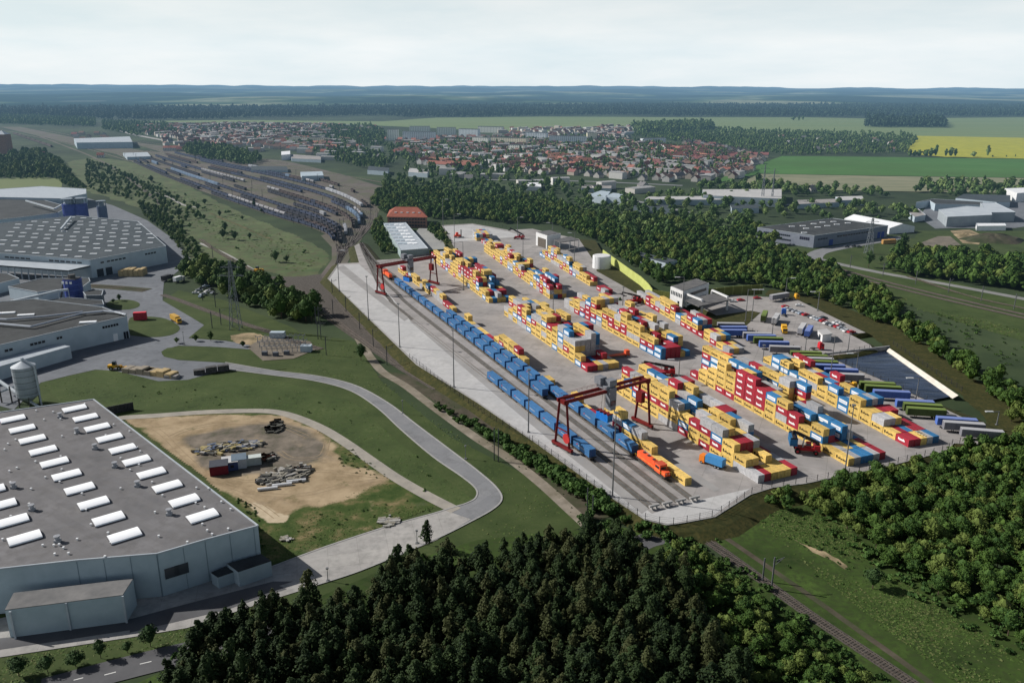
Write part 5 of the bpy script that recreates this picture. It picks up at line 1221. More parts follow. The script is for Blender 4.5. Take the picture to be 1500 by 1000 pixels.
for x in (3, 18):
    mb = MB(); mb.beam(G(x, 590, 0)-o, G(x, 590, 0)-o+Vector((0, 0, 7)), .4); mb.obj('support', steel, t)
# retaining screen by the warehouse
t = thing('screen_wall', 'dark ribbed retaining wall beside the far corner of the foreground warehouse', 'wall', G(158, 602, 0)); o = t.location.copy(); mb = MB()
A, B = G(156, 608, 0)-o, G(196, 600, 0)-o; mb.beam(A+Vector((0, 0, 1.6)), B+Vector((0, 0, 1.6)), .3, 3.2)
for k in range(14): q = A+(B-A)*k/13; mb.box((q.x, q.y-.2, 0), (.25, .25, 3.3))
mb.obj('panel', mat('screen_dark', (.04, .042, .045), (.06, .062, .066), 1), t)
# -- right hand industrial area
t5, o5 = hall('warehouse', 'grey warehouse with dark roof, blue gates and rows of small windows right of the terminal', 'warehouse', [(1109.5, 333.5), (1220, 320), (1301, 330.5), (1193, 345.5)], 9.5, mat('cladding_grey', (.17, .19, .235), (.21, .23, .275), .3), ind_dark)
A, B, D = G(1109.5, 333.5, 9.5)-o5, G(1193, 345.5, 9.5)-o5, G(1301, 330.5, 9.5)-o5
wall_strip(t5, A, B, .12, .6, 6.2, 1.2, dkw, n=14); wall_strip(t5, A, B, .2, .62, 2.6, 1.2, dkw, n=12); wall_strip(t5, A, B, .76, .93, 5.4, 2.2, mat('sign_dark', (.02, .02, .04)), 'sign', 5)
wall_strip(t5, B, D, .05, .18, 5.6, 1.2, mat('sign_grey', (.06, .06, .08)), 'sign', 4); wall_strip(t5, B, D, .2, .25, 0.1, 4.6, mat('gate_blue', (.03, .06, .26)), 'gate', 1); wall_strip(t5, B, D, .86, .97, .1, 5, MATS['gate_blue'], 'gate', 2); wall_strip(t5, B, D, .3, .8, 6.0, 1.1, dkw, n=14)
for (x, y) in ((1160, 332), (1176, 331), (1181, 335), (1192, 328), (1198, 333), (1205, 326), (1212, 331), (1221, 325), (1226, 329), (1242, 327), (1178, 341)):
    c = G(x, y, 9.5)-o5; s = bpy.data.objects.new('skylight', skme); C.objects.link(s); s.parent = t5; s.location = (c.x, c.y, 9.5)
def gable(name, label, cat, px, ht, rise, wm, rm):  # px: near-left, near-right, far-right, far-left base corners; ridge runs left-right of first edge
    P = [G(a, b, 0) for a, b in px]; o = P[0].copy(); t = thing(name, label, cat, o); Q = [p-o for p in P]
    m1 = (Q[1]+Q[2])/2; m0 = (Q[0]+Q[3])/2; up = Vector((0, 0, ht)); rr = Vector((0, 0, ht+rise))
    mb = MB(); mb.add([Q[0], Q[1], Q[2], Q[3], Q[0]+up, Q[1]+up, Q[2]+up, Q[3]+up, m1+rr, m0+rr], [(0, 1, 5, 4), (1, 2, 6, 8, 5), (2, 3, 7, 6), (3, 0, 4, 9, 7)]); mb.obj('wall', wm, t)
    e = .12; U = Vector((0, 0, .08)); mb = MB(); mb.add([Q[0]+up+U, Q[1]+up+U, m1+rr+U, m0+rr+U, Q[2]+up+U, Q[3]+up+U], [(0, 1, 2, 3), (3, 2, 4, 5)]); mb.obj('roof', rm, t)
    return t
tent = mat('tent_white', (.62, .64, .65), (.70, .72, .73), .5, rough=.6)
gable('storage_tent', 'long white storage tent with a gabled roof behind the grey warehouse', 'tent', [(1303, 343), (1339, 339.5), (1262, 325), (1238, 328)][::-1][2:]+[(1303, 343), (1339, 339.5), (1262, 325), (1238, 328)][::-1][:2], 4.5, 3.0, tent, tent) if False else None
def tenthall():
    near = [G(1302, 343, 0), G(1339, 340, 0)]; far = [G(1236, 328, 0), G(1262, 326, 0)]; o = near[0].copy(); t = thing('storage_tent', 'long white storage tent with a gabled roof behind the grey warehouse', 'tent', o)
    Q = [near[0]-o, near[1]-o, far[1]-o, far[0]-o]; h = 5; r = 8.2; up = Vector((0, 0, h)); R_ = Vector((0, 0, r)); mn = (Q[0]+Q[1])/2+R_; mf = (Q[2]+Q[3])/2+R_
    mb = MB(); mb.add([Q[0], Q[1], Q[2], Q[3], Q[0]+up, Q[1]+up, Q[2]+up, Q[3]+up, mn, mf], [(0, 1, 5, 8, 4), (1, 2, 6, 5), (2, 3, 7, 9, 6), (3, 0, 4, 7)]); mb.obj('wall', tent, t)
    U = Vector((0, 0, .1)); mb = MB(); mb.add([Q[0]+up+U, mn+U, mf+U, Q[3]+up+U, Q[1]+up+U, Q[2]+up+U], [(0, 1, 2, 3), (1, 4, 5, 2)]); mb.obj('roof', M['white'], t)
tenthall()
t6, o6 = hall('factory', 'pale factory with silver flat roofs and an L shaped plan at the right edge', 'factory', [(1375, 307), (1415, 302), (1441, 304), (1436, 297.5), (1458, 297), (1487.5, 311), (1452, 311.5), (1453, 315), (1388, 318)], 9, mat('cladding_silver', (.25, .28, .30), (.30, .33, .35), .2), mat('roof_silver', (.40, .44, .48), (.47, .51, .54), .1, space='world'))
hall('annex_building', 'low dark process building behind the pale factory at the right', 'building', [(1342, 296.5), (1362, 294), (1370, 299), (1440, 300), (1440, 296), (1415, 294.5), (1366, 291.5)], 7, wall_far, ind_dark)
hall('shed', 'small pale tented shed left of the pale factory', 'shed', [(1326, 308), (1345, 306), (1356, 315), (1340, 318)], 5, wall_far, M['concrete'])
hall('shed', 'white topped low canopy in front of the pale factory', 'shed', [(1430, 327), (1472, 327), (1474, 331), (1431, 331.5)], 4, M['white'], M['white'])
for rp, z, lab, rm in (([(1168, 293), (1231, 291), (1232, 296), (1169, 299)], 5, 'long low shed with pale roof below the fallow field', M['concrete']), ([(1224, 288), (1263, 287), (1266, 292.5), (1231, 293.5)], 6, 'pale roofed shed right of the long low shed', M['concrete_light']),
        ([(1029, 277.5), (1145, 277), (1145, 291), (1030, 286)], 9, 'big pale roofed warehouse beyond the tree belt', M['concrete_light']), ([(950, 288), (1061, 287), (1061, 292.5), (944, 292)], 6, 'long dark shed with thin pale roof beyond the tree belt', M['concrete_light']),
        ([(860, 286), (880, 279), (894, 280.5), (888, 289.5)], 7, 'left one of two blue grey sheds beyond the trees', wall_far), ([(886, 288), (898, 282.5), (913, 284), (911, 290.5)], 7, 'right one of two blue grey sheds beyond the trees', wall_far),
        ([(852, 271), (896, 272), (895, 276), (852, 275)], 5, 'flat grey depot behind the blue grey sheds', M['concrete']), ([(770, 268), (792, 267), (793, 273.5), (771, 273)], 5, 'small white roofed shed standing among trees', M['white']),
        ([(930, 298), (985, 301), (985, 306), (928, 303)], 5, 'grey workshop roof below the long dark shed', roof_far), ([(1070, 300), (1110, 300), (1112, 305), (1072, 305)], 5, 'grey roof below the big pale roofed warehouse', roof_far),
        ([(922, 371), (935, 368.5), (992, 381), (975, 385)], 6, 'long low grey building half hidden in the tree belt behind the lime wall', roof_far),
        ([(108, 203), (190, 200), (194, 208), (112, 209)], 12, 'long white depot hall at the far left of the rail yard', metal_l), ([(180, 224), (216, 223), (221, 229), (186, 230)], 5, 'pale green shed at the head of the rail yard', metal_l),
        ([(440, 252), (472, 251), (474, 257), (442, 258)], 7, 'small blue grey signal building in the rail yard', wall_far), ([(412, 222), (425, 221), (425, 226), (412, 227)], 9, 'small white cube building beside the station', M['white']),
        ([(425, 226), (470, 229), (470, 234), (427, 232)], 5, 'low pale platform roof near the station', M['concrete']), ([(368, 243), (420, 244), (422, 249), (368, 249)], 4, 'grey platform roof at the upper rail yard', roof_far),
        ([(540, 243), (570, 246), (568, 251), (538, 249)], 6, 'grey flat shed right of the station', roof_far), ([(600, 246), (628, 249), (626, 254), (598, 252)], 6, 'white roofed shed beyond the rail tracks', M['concrete_light']),
        ([(1400, 290), (1412, 284), (1480, 286), (1480, 296), (1460, 296)], 6, 'grey storage yard building at the far right', roof_far), ([(1472, 276), (1500, 275), (1520, 281), (1490, 283)], 10, 'white office block at the right edge', M['white'])):
    hall('industrial_shed' if 'shed' in lab or 'roof' in lab else 'industrial_building', lab, 'shed' if 'shed' in lab else 'building', rp, z, wall_far if rm is not M['white'] else wallw, rm, par=0)
# glass roofed hall and brick house beside the terminal
t7, o7 = hall('workshop', 'workshop with a pale glazed roof between the throat tracks and the terminal', 'workshop', [(562, 327), (594, 326), (627, 364), (587, 367)], 6, mat('cladding_mint', (.26, .33, .33), (.31, .38, .38), .4), metal_l)
for i in range(7):
    for j in range(4):
        x = 566+j*7.5+i*3.2; y = 329+i*4.6
        c = G(x, y, 6)-o7; mb = MB(); mb.box((c.x, c.y, 6.0), (3.4, 4.6, .35), .35); mb.obj('glazing', skyl if j > 1 else wall_far, t7)
def brick():
    P = [G(*q, 0) for q in ((568, 333), (626, 334), (620, 323.5), (572, 323))]; o = P[0].copy(); t = thing('brick_building', 'old red brick building with a hipped red tile roof beside the glazed workshop', 'building', o); Q = [p-o for p in P]; h = 9.5
    bm = mat('brick', (.20, .105, .075), (.27, .15, .11), .8, rough=.9); tm = mat('tile_red', (.24, .075, .05), (.31, .105, .07), .4, rough=.9)
    mb = MB(); mb.prism([(q.x, q.y) for q in Q], 0, h, top=False); mb.obj('wall', bm, t)
    c0 = Q[0]*.5+Q[3]*.5; c1 = Q[1]*.5+Q[2]*.5; r0 = c0+(c1-c0)*.2; r1 = c0+(c1-c0)*.8; ex = [q+(q-(c0+c1)/2)*.04 for q in Q]
    mb = MB(); up = Vector((0, 0, h)); R_ = Vector((0, 0, h+6)); mb.add([e+up for e in ex]+[r0+R_, r1+R_], [(0, 1, 5, 4), (1, 2, 5), (2, 3, 4, 5), (3, 0, 4)]); rf = mb.obj('roof', tm, t)
    for k in range(5):
        q = Q[0]+(Q[1]-Q[0])*(.2+.15*k)+(Q[3]-Q[0])*.2; mb = MB(); mb.box((q.x, q.y, h+1.6), (2, 1.6, 1.4)); mb.obj('dormer', wallw, rf)
    for zz in (1.5, 4.2, 7): wall_strip(t, Q[0], Q[1], .05, .97, zz, 1.3, dkw, n=13)
brick()
# ------------------------------------------------------------------ yards, pylons, small factory things
def pylon(px, h, label, w=5.0, name='lattice_pylon'):
    p = G(*px, 0); t = thing(name, label, 'pylon', p); g = mat('lattice_steel', (.16, .18, .20), (.22, .24, .26), 1, rough=.6)
    mb = MB(); n = 9
    def cr(k, s, q): f = 1-(k/n)*.82; return Vector((s*w/2*f, q*w/2*f, h*k/n))
    for s in (-1, 1):
        for q in (-1, 1):
            for k in range(n): mb.beam(cr(k, s, q), cr(k+1, s, q), .22)
    for k in range(n):
        for (a, b) in (((-1, -1), (1, -1)), ((1, -1), (1, 1)), ((1, 1), (-1, 1)), ((-1, 1), (-1, -1))):
            mb.beam(cr(k, *a), cr(k+1, *b), .11); mb.beam(cr(k, *b), cr(k+1, *a), .11)
    mb.obj('tower', g, t)
    for z, l in ((h*.78, 6.5), (h*.9, 5)):
        mb = MB(); mb.beam((-l, 0, z), (l, 0, z), .25); mb.beam((-l, 0, z), (0, 0, z+1.8), .14); mb.beam((l, 0, z), (0, 0, z+1.8), .14); mb.obj('cross_arm', g, t)
pylon((346, 482), 36, 'tall lattice pylon between the siding and the tree belt'); pylon((1272, 372), 27, 'lattice pylon in front of the grey warehouse gates')
pylon((1116, 300), 42, 'slender lattice radio mast beside the big pale roofed warehouse', 3, 'radio_mast'); pylon((1130, 300), 38, 'thin radio mast standing just right of the taller one', 2, 'radio_mast')
pylon((1025, 183), 30, 'lone thin mast far off on the edge of the green field', 3, 'radio_mast')
wood_m = mat('timber', (.36, .27, .14), (.48, .37, .20), .8, rough=.9)
def stack(px, L, W, H, rz, label, m, cat='timber stack', name='timber_stack', n=4):
    p = G(*px, .2); t = thing(name, label, cat, p, rz)
    for k in range(n):
        hh = H*(.75+.25*((k*7) % 3)/2); mb = MB(); x = -L/2+(k+.5)*L/n
        z = 0
        while z < hh-.2: mb.box((x, 0, z), (L/n*.93, W, .55)); mb.box((x, 0, z+.55), (L/n*.8, W*.96, .10)); z += .66
        mb.obj('bundle', m, t)
stack((195, 403), 16, 8, 4.8, .05, 'large stack of pale timber beside the wall of the large hall', wood_m, n=5)
stack((235, 549), 16, 5, 2.4, -.35, 'brown timber packs standing on the factory yard edge', wood_m); stack((205, 545.5), 15, 5, 2.2, -.3, 'greyish timber packs left of the brown ones on the yard edge', mat('timber_grey', (.24, .21, .17), (.32, .28, .22), .8))
stack((310, 545), 15, 2.6, 2.6, .42, 'row of dark skips on the right end of the factory yard', mat('skip_dark', (.05, .05, .05), (.10, .10, .10), 1), 'skips', 'skip', 3); stack((252, 553), 6, 3, 1.2, -.2, 'low pale packs at the right of the brown timber', M['concrete'], 'packs', 'material_pack', 2)
p = G(206, 467, .2)
def container_like(px, rz, L, col, label, name, cat, H=3.0, z=.2):
    t = thing(name, label, cat, G(*px, z), rz); m = mat('body_'+name+str(int(px[0])), col, tuple(min(1, c*1.2) for c in col), .8, rough=.6)
    mb = container_body(L, 2.6, H, 8); mb.obj('body', m, t); mb = MB(); mb.box((0, 0, H+.0), (L*.96, 2.4, .12)); mb.obj('roof', mat('roof_'+name+str(int(px[0])), tuple(min(1, c*1.6) for c in col)), t); return t
container_like((206, 468), .25, 6.5, (.45, .04, .06), 'red office container on the rim of the roundabout lawn', 'office_container', 'container', 4)
box_truck(G(257, 471, .2), math.radians(-48), (.55, .32, .05), (.50, .30, .06), 'mustard', 'mustard coloured lorry driving past the roundabout lawn', 8)
box_truck(G(261, 413, .2), math.radians(70), (.6, .6, .6), (.70, .71, .72), 'whitebox', 'white box van parked under the trees beside the factory yard', 6)
box_truck(G(244, 411, .2), math.radians(75), (.03, .03, .03), (.04, .04, .045), 'black', 'black lorry parked left of the white box van', 7)
def loader(px, rz, label):
    t = thing('wheel_loader', label, 'loader', G(*px, .2), rz); y = mat('loader_yellow', (.62, .33, .03), (.7, .4, .05), 1, rough=.5)
    mb = MB(); mb.box((-1.4, 0, 1.0), (3.4, 2.2, 1.3)); mb.box((1.5, 0, .9), (1.8, 1.6, .9)); mb.obj('body', y, t)
    mb = MB(); mb.box((-.4, 0, 2.3), (1.6, 1.7, 1.5), taper=.9); mb.obj('cab', glass, t); mb = MB(); mb.beam((1.6, 0, 1.6), (4.0, 0, .9), .5); mb.box((4.2, 0, .1), (1.0, 2.8, 1.1), taper=.8); mb.obj('bucket', y, t)
    wheels(t, (-1.6, 1.7), 2.9, .85)
loader((170, 541), .1, 'yellow wheel loader at the edge of the lawn below the yard'); loader((378, 398), 1.2, 'small yellow track machine on the branch line'); loader((628, 306), 2.4, 'small yellow road rail machine on the tracks above the brick building')
# substation
def substation():
    t = thing('substation', 'electrical substation of steel frames and grey insulators on a gravel plot', 'substation', G(410, 512, .2)); o = t.location.copy(); g = mat('busbar_grey', (.22, .24, .27), (.32, .34, .37), 2)
    for i in range(10):
        for j in range(3):
            q = G(378+i*7.4+j*3, 503+j*7-i*.3, .2)-o; mb = MB(); mb.box((q.x, q.y, 0), (.22, .22, 3.2)); mb.box((q.x, q.y, 3.2), (2.2, .2, .2)); mb.box((q.x-.9, q.y, 3.4), (.2, .2, .8)); mb.box((q.x+.9, q.y, 3.4), (.2, .2, .8)); mb.obj('insulator_frame', g, t)
    for x, y in ((388, 520), (404, 521), (420, 519)):
        q = G(x, y, .2)-o; mb = MB(); mb.box((q.x, q.y, 0), (2.4, 1.8, 1.8)); mb.obj('transformer', mat('transformer', (.10, .11, .13)), t)
    for x, y, w in ((407, 494, 7), (449, 514, 5)):
        q = G(x, y, .2)-o; mb = MB(); mb.box((q.x, q.y, 0), (w, 3.4, 2.9)); h = mb.obj('switch_house', wall_far, t)
substation()
# parked cars beside the siding
fc = ['white', 'silver', 'dark grey', 'pale blue', 'silver', 'white', 'dark grey', 'silver', 'pale blue']
for i, (x, y) in enumerate(((287, 430), (292, 426), (297, 423), (302, 420), (298, 432), (304, 428), (309, 425), (312, 430), (294, 435))):
    o = copy_tree(cp[fc[i]]); o.location = G(x, y, .25); o.rotation_euler = (0, 0, .2*i); o['group'] = 'cars parked on grass by the siding'
    o['label'] = '%s car parked on the grass between the siding and the trees by the factory' % fc[i]
for i, (x, y, c) in enumerate(((1130, 357, 'dark grey'), (1150, 354, 'silver'), (1160, 357, 'dark grey'), (1172, 355, 'silver'), (1141, 359, 'silver'), (1240, 362, 'dark grey'), (1250, 361, 'dark grey'), (1258, 362, 'dark grey'))):
    o = copy_tree(cp[c]); o.location = G(x, y, .3); o.rotation_euler = (0, 0, .3); o['group'] = 'cars by the grey warehouse'; o['label'] = '%s car parked in front of the grey warehouse with blue gates' % c
# construction yard
def cabin(px, rz, L, W, H, col, rcol, label, win=0):
    t = thing('site_cabin', label, 'cabin', G(*px, .2), rz); m = mat('cabin_%d' % px[0], col, tuple(min(1, c*1.2) for c in col), .8)
    mb = MB(); mb.box((0, 0, .1), (L, W, H)); mb.obj('wall', m, t); mb = MB(); mb.box((0, 0, H+.1), (L+.15, W+.15, .15)); mb.obj('roof', mat('cabin_roof_%d' % px[0], rcol, tuple(min(1, c*1.2) for c in rcol), 1), t)
    for k in range(win): mb = MB(); mb.box((-L*.25+k*L*.4, -W/2-.03, 1.2), (.9, .08, .9)); mb.obj('window', dkw, t)
cabin((321.5, 691), .32, 5.6, 5.2, 3.0, (.16, .02, .03), (.06, .065, .08), 'dark red site cabin at the left end of the cabin row')
cabin((337.5, 685), .32, 5.0, 5.2, 2.9, (.05, .07, .16), (.45, .45, .45), 'navy site cabin with a white roof second from the left', 2)
cabin((351, 682), .32, 4.6, 5.2, 3.1, (.40, .43, .46), (.12, .16, .20), 'pale site cabin with a slate roof in the middle of the row', 1)
cabin((366, 680), .32, 7.4, 2.8, 2.6, (.36, .40, .39), (.46, .50, .48), 'long pale storage container right of the site cabins')
junkm = [mat('junk_%d' % i, c, tuple(min(1, x*1.3) for x in c), 1.5) for i, c in enumerate(((.22, .205, .17), (.08, .08, .07), (.28, .12, .09), (.10, .13, .20), (.30, .25, .12), (.30, .29, .27), (.04, .04, .04), (.15, .145, .14)))]
def junk(name, label, cat, a, b, w, n, seed, sz=1.2, pal=(0, 1, 4, 6, 3, 5)):
    A, B = G(*a, .2), G(*b, .2); r = random.Random(seed); t = thing(name, label, cat, A); mbs = {k: MB() for k in pal}; d = (B-A); s = Vector((-d.y, d.x, 0)).normalized(); rz = math.atan2(d.y, d.x)
    for i in range(n):
        f = r.random(); ww = w*(1-(2*f-1)**4)*.9; q = d*f+s*r.gauss(0, ww/3.2); k = r.choice(pal); h = r.uniform(.15, sz*.65)
        l = r.uniform(.6, 3.2); mbs[k].box((q.x, q.y, r.uniform(0, .3)), (l, r.uniform(.4, 1.2), h), rz+r.gauss(0, .5))
    mb = MB()
    for j, k in enumerate(pal): mb.add(mbs[k].v, mbs[k].f, j)
    mb.obj('debris', [junkm[k] for k in pal], t)
junk('scrap_pile', 'long heap of sorted building scrap behind the site cabins', 'scrap pile', (286, 662), (384, 650), 7, 260, 3)
junk('scrap_pile', 'heap of grey concrete pieces and pipes nearest the sand', 'scrap pile', (378, 706), (452, 690), 8, 240, 5, pal=(0, 1, 6, 5))
junk('machinery_group', 'row of reddish machine parts and white tanks right of the site cabins', 'machinery', (376, 676), (402, 668), 4.5, 60, 9, 1.8, pal=(2, 5, 1, 2))
junk('machinery_group', 'reddish steel parts at the right end of the near scrap heap', 'machinery', (425, 692), (450, 686), 5, 50, 10, 1.6, pal=(2, 2, 5, 6))
junk('rubble_pile', 'dark grey gravel heap near the curve of the gravel road', 'rubble', (392, 628), (412, 626), 9, 160, 12, .8, pal=(7, 7, 1)); junk('rubble_pile', 'pale stones lying on the rough grass by the service road', 'rubble', (556, 765), (580, 763), 3.5, 40, 14, .5, pal=(5, 0))
junk('rubble_pile', 'few pale boulders on the verge near the sand patch', 'rubble', (414, 791), (424, 790), 2, 14, 15, .5, pal=(5, 0))
for k in range(3):
    t = thing('concrete_pipe', 'white concrete pipe, %s of three lying along the near scrap heap' % ('leftmost', 'middle', 'rightmost')[k], 'pipe', G(392+k*21, 715-k*5.6, .6), .25); mb = MB(); mb.tube((-3, 0, 0), (3, 0, 0), .5, n=10); mb.obj('barrel', M['white'], t)
def mound(px, r, h, m, label):
    rr = random.Random(int(px[0])); t = thing('soil_heap', label, 'soil heap', G(*px, .1)); mb = MB(); n = 20; vs = [(0, 0, h)]
    for k, f in enumerate((.35, .7, 1.0)):
        for i in range(n): a = 6.283*i/n; q = r*f*rr.uniform(.88, 1.12); vs.append((q*math.cos(a)*1.5, q*math.sin(a), max(0, h*(1-f**1.6)*rr.uniform(.8, 1.15)) if k < 2 else 0))
    fs = [(0, 1+i, 1+(i+1) % n) for i in range(n)]
    for k in range(2): fs += [(1+k*n+i, 1+(k+1)*n+i, 1+(k+1)*n+(i+1) % n, 1+k*n+(i+1) % n) for i in range(n)]
    mb.add(vs, fs); mb.obj('heap', m, t)
mound((1455, 352), 17, 6, M['dirt_brown'], 'overgrown brown soil heap beside the pale factory yard'); mound((1418, 345), 8, 2.5, M['dirt'], 'low sandy heap left of the overgrown soil heap')
for k, lab in enumerate(('left ochre container by the grey warehouse corner', 'right ochre container by the grey warehouse corner')): container_like((1297+k*9, 357-k*.6), .2, 6, (.40, .22, .07), lab, 'storage_container', 'container', 3.2, .15)
# street lamps on the service road
for px, lab in (((611, 796), 'slim street lamp on the outer kerb of the wide service road'), ((270, 505.5), 'slim street lamp on the factory yard island'), ((480.5, 851), 'short dark post beside the wide service road'), ((590, 606), 'thin street lamp beside the upper bend of the service road'), ((682, 672), 'thin street lamp beside the lower bend of the service road')):
    mast(px, (px[0], px[1]-20), lab, 0, z=0, r=.09, group='street lamps of the service road')
# poles of the near line and branch lines
def catenary(px, label, h=8.5, arm=1, group='overhead line masts along the tracks', z=.1, name='overhead_line_mast'):
    t = thing(name, label, 'line mast', G(*px, z), 0, group); g = mat('mast_grey', (.08, .085, .09), (.13, .135, .14), .8)
    mb = MB(); mb.box((0, 0, 0), (.32, .32, h)); mb.obj('pole', g, t)
    if arm: mb = MB(); mb.beam((0, 0, h-1.2), (arm*2.8, 1, h-.6), .12); mb.beam((0, 0, h-2.4), (arm*2.8, 1, h-.6), .09); mb.obj('arm', g, t)
catenary((1130, 862), 'overhead line mast with a slanted arm beside the near single track', 9); catenary((1117, 850), 'short signal post just left of the near line mast', 6.5, 0)
catenary((724, 674), 'left pole of the twin leaning poles on the soil strip', 12, 0); catenary((730, 676), 'right pole of the twin leaning poles on the soil strip', 12, 0); catenary((860, 750), 'dark pole in front of the hedge near the lower fence', 8, 0); catenary((868, 757), 'shorter dark pole right of the pole near the lower fence', 7, 0)
FARM = []
for a, b, n, dx in (((478, 520), (455, 450), 4, 0), ((300, 470), (455, 540), 0, 0)):
    for k in range(n): FARM.append((a[0]+(b[0]-a[0])*k/(n-1), a[1]+(b[1]-a[1])*k/(n-1)))
for k in range(6): FARM.append((312+k*31, 378+k*19))
for k in range(7): FARM.append((1245+k*48, 392+k*12.2))
for k in range(5): FARM.append((487+k*20, 430+k*26))
FARM += [(311, 481), (324, 476), (316, 450), (297, 440), (488, 462), (466, 497)]
for q in FARM: catenary(q, 'dark overhead line mast beside the outer railway lines', 9, 1)
# ------------------------------------------------------------------ marshalling yard
Lc = [(172, 226), (227, 252), (300, 281), (400, 316), (450, 331), (483, 345), (497, 372)]; Rc = [(232, 219), (320, 240), (395, 254), (468, 271), (522, 292), (545, 318), (510, 367)]
sheet('railway_yard', [(0, 186), (60, 200), (120, 215), (180, 228)]+Lc[1:]+[(492, 392), (508, 392)]+Rc[::-1][0:]+[(300, 238), (240, 226), (170, 214), (100, 200), (30, 186)], M['ballast_far'], .13)
sheet('railway_yard', [(180, 206), (240, 214), (330, 228), (430, 244), (520, 262), (600, 285), (560, 300), (545, 330), (520, 300), (400, 262), (240, 224)], M['ballast_far'], .115)
sheet('railway_yard', [(215, 222), (330, 226), (420, 236), (500, 255), (560, 275), (560, 283), (500, 268), (430, 252), (330, 240), (240, 232)], M['ballast_far'], .12)
def lane(f): return [(l[0]*(1-f)+r[0]*f, l[1]*(1-f)+r[1]*f) for l, r in zip(Lc, Rc)]
wc = {'rust brown open wagon': (.060, .046, .045), 'black open wagon': (.030, .033, .045), 'navy open wagon': (.034, .044, .075), 'grey tank wagon': (.20, .20, .21), 'pale covered wagon': (.25, .26, .28), 'light blue covered wagon': (.10, .145, .21)}
wproto = {}
for nm, c in wc.items():
    m = mat('freight_'+nm.split(' wagon')[0].replace(' ', '_'), c, tuple(x*1.4 for x in c), .5, rnd=.2); mb = MB()
    mb.cur = 1; mb.box((0, 0, .2), (12.5, 2.0, .9)); mb.cur = 0
    if 'tank' in nm: mb.tube((-6, 0, 2.5), (6, 0, 2.5), 1.4, n=10)
    elif 'open' in nm:
        mb.box((0, 0, 1.1), (13, 2.8, .3))
        for s in (-1, 1): mb.box((0, s*1.35, 1.4), (13, .12, 1.9)); mb.box((s*6.45, 0, 1.4), (.12, 2.6, 1.9))
        mb.box((0, 0, 1.4), (12.6, 2.5, 1.1), mi=1)
    else: mb.box((0, 0, 1.1), (13.2, 2.8, 2.6)); mb.box((0, 0, 3.7), (13.2, 2.0, .4), taper=.8)
    wproto[nm] = mb.mesh('freight_wagon', [m, wagon_dark])
WL = []; rnd = random.Random(12)
for li, f in enumerate((0, .07, .17, .25, .36, .48, .56, .70, .78, .92, 1.0, 1.1)):
    pts = track('railway_track', lane(f), .16, M['ballast_far'], 2.6, zp=0, rail_w=.3)
    rs = resample(pts, 14.2); kinds = list(wc); kind = kinds[rnd.randrange(3)]; gap = 0
    lo, hi = [(.17, .97), (.17, .93), (.15, .95), (.2, .9), (.12, .93), (.2, .85), (.12, .9), (.15, .88), (.12, .86), (.15, .8), (.1, .8), (.2, .7)][li]
    for i, (a, b) in enumerate(zip(rs[:-1], rs[1:])):
        q = i/len(rs)
        if q < lo or q > hi: continue
        if gap: gap -= 1; continue
        if rnd.random() < .07: kind = rnd.choice(kinds if li > 2 else kinds[:4])
        if rnd.random() < .055: gap = rnd.randrange(3, 11); continue
        WL.append((a, b, kind))
WL.sort(key=lambda w: w[0].length)
for a, b, kind in WL[:292]:
    o = bpy.data.objects.new('freight_wagon', wproto[kind]); C.objects.link(o); o.location = (a.x, a.y, .4); o.rotation_euler = (0, 0, math.atan2(b.y-a.y, b.x-a.x))
    tag(o, kind+' in one of the long trains of the rail yard', 'freight wagon', kind+'s in the rail yard')
mb = MB(); ks = list(wc)
for a, b, kind in WL[292:]:
    me = wproto[kind]; an = math.atan2(b.y-a.y, b.x-a.x); co, si = math.cos(an), math.sin(an)
    mb.add([(a.x+v.co.x*co-v.co.y*si, a.y+v.co.x*si+v.co.y*co, v.co.z+.4) for v in me.vertices], [tuple(p.vertices) for p in me.polygons], ks.index(kind))
tag(mb.obj('freight_wagons', [wproto[k].materials[0] for k in ks]), 'freight wagons at the far end of the rail yard trains', 'freight wagons', kind='stuff')
# passing train at the far left
A, B = G(20, 196.5, .2), G(76, 216, .2); n = 8
for k in range(n):
    p = A+(B-A)*(k+.5)/n; mb = MB() ; o = bpy.data.objects.new('passenger_coach', wproto['rust brown open wagon']); C.objects.link(o); o.location = p; o.scale = ((B-A).length/n/13.6, 1.3, 1.3); o.rotation_euler = (0, 0, math.atan2((B-A).y, (B-A).x)); tag(o, 'dark wagon of the train arriving at the far left of the picture', 'wagon', 'wagons of the train at the far left')
rnd = random.Random(5)
for k in range(64):
    f = rnd.random(); t = rnd.random()*5.4; i = int(t); l = lane(f*1.15-.05); q = (l[i][0]+(l[i+1][0]-l[i][0])*(t-i), l[i][1]+(l[i+1][1]-l[i][1])*(t-i))
    catenary(q, 'thin dark line mast standing among the tracks of the rail yard', 10, 1, 'line masts in the rail yard', z=.15)
for a, b in (((215, 222), (560, 283)), ((300, 228), (600, 275)), ((180, 205), (420, 240)), ((0, 190), (190, 236)), ((60, 190), (230, 230))):
    m_ = ((a[0]+b[0])/2, (a[1]+b[1])/2-3); track('railway_track', [a, m_, b], .2, M['ballast_far'], 3.6, zp=0, rail_w=.3)
# fan of rails in the throat
for a in ((497, 372), (500, 372), (503, 370), (507, 368)):
    track('railway_track', [a, (494, 388), (486, 402), (482, 412)], .2, M['ballast'], 3.0, zp=0)
sheet('railway_yard', [(470, 345), (535, 322), (530, 350), (516, 372), (505, 392), (488, 402), (478, 420), (470, 402), (486, 380), (486, 362)], M['ballast_far'], .125)
sheet('railway_yard', [(478, 400), (490, 430), (520, 465), (560, 500), (600, 530), (650, 565), (650, 574), (590, 545), (540, 512), (470, 462), (420, 420), (390, 405), (440, 405)], M['ballast'], .12)
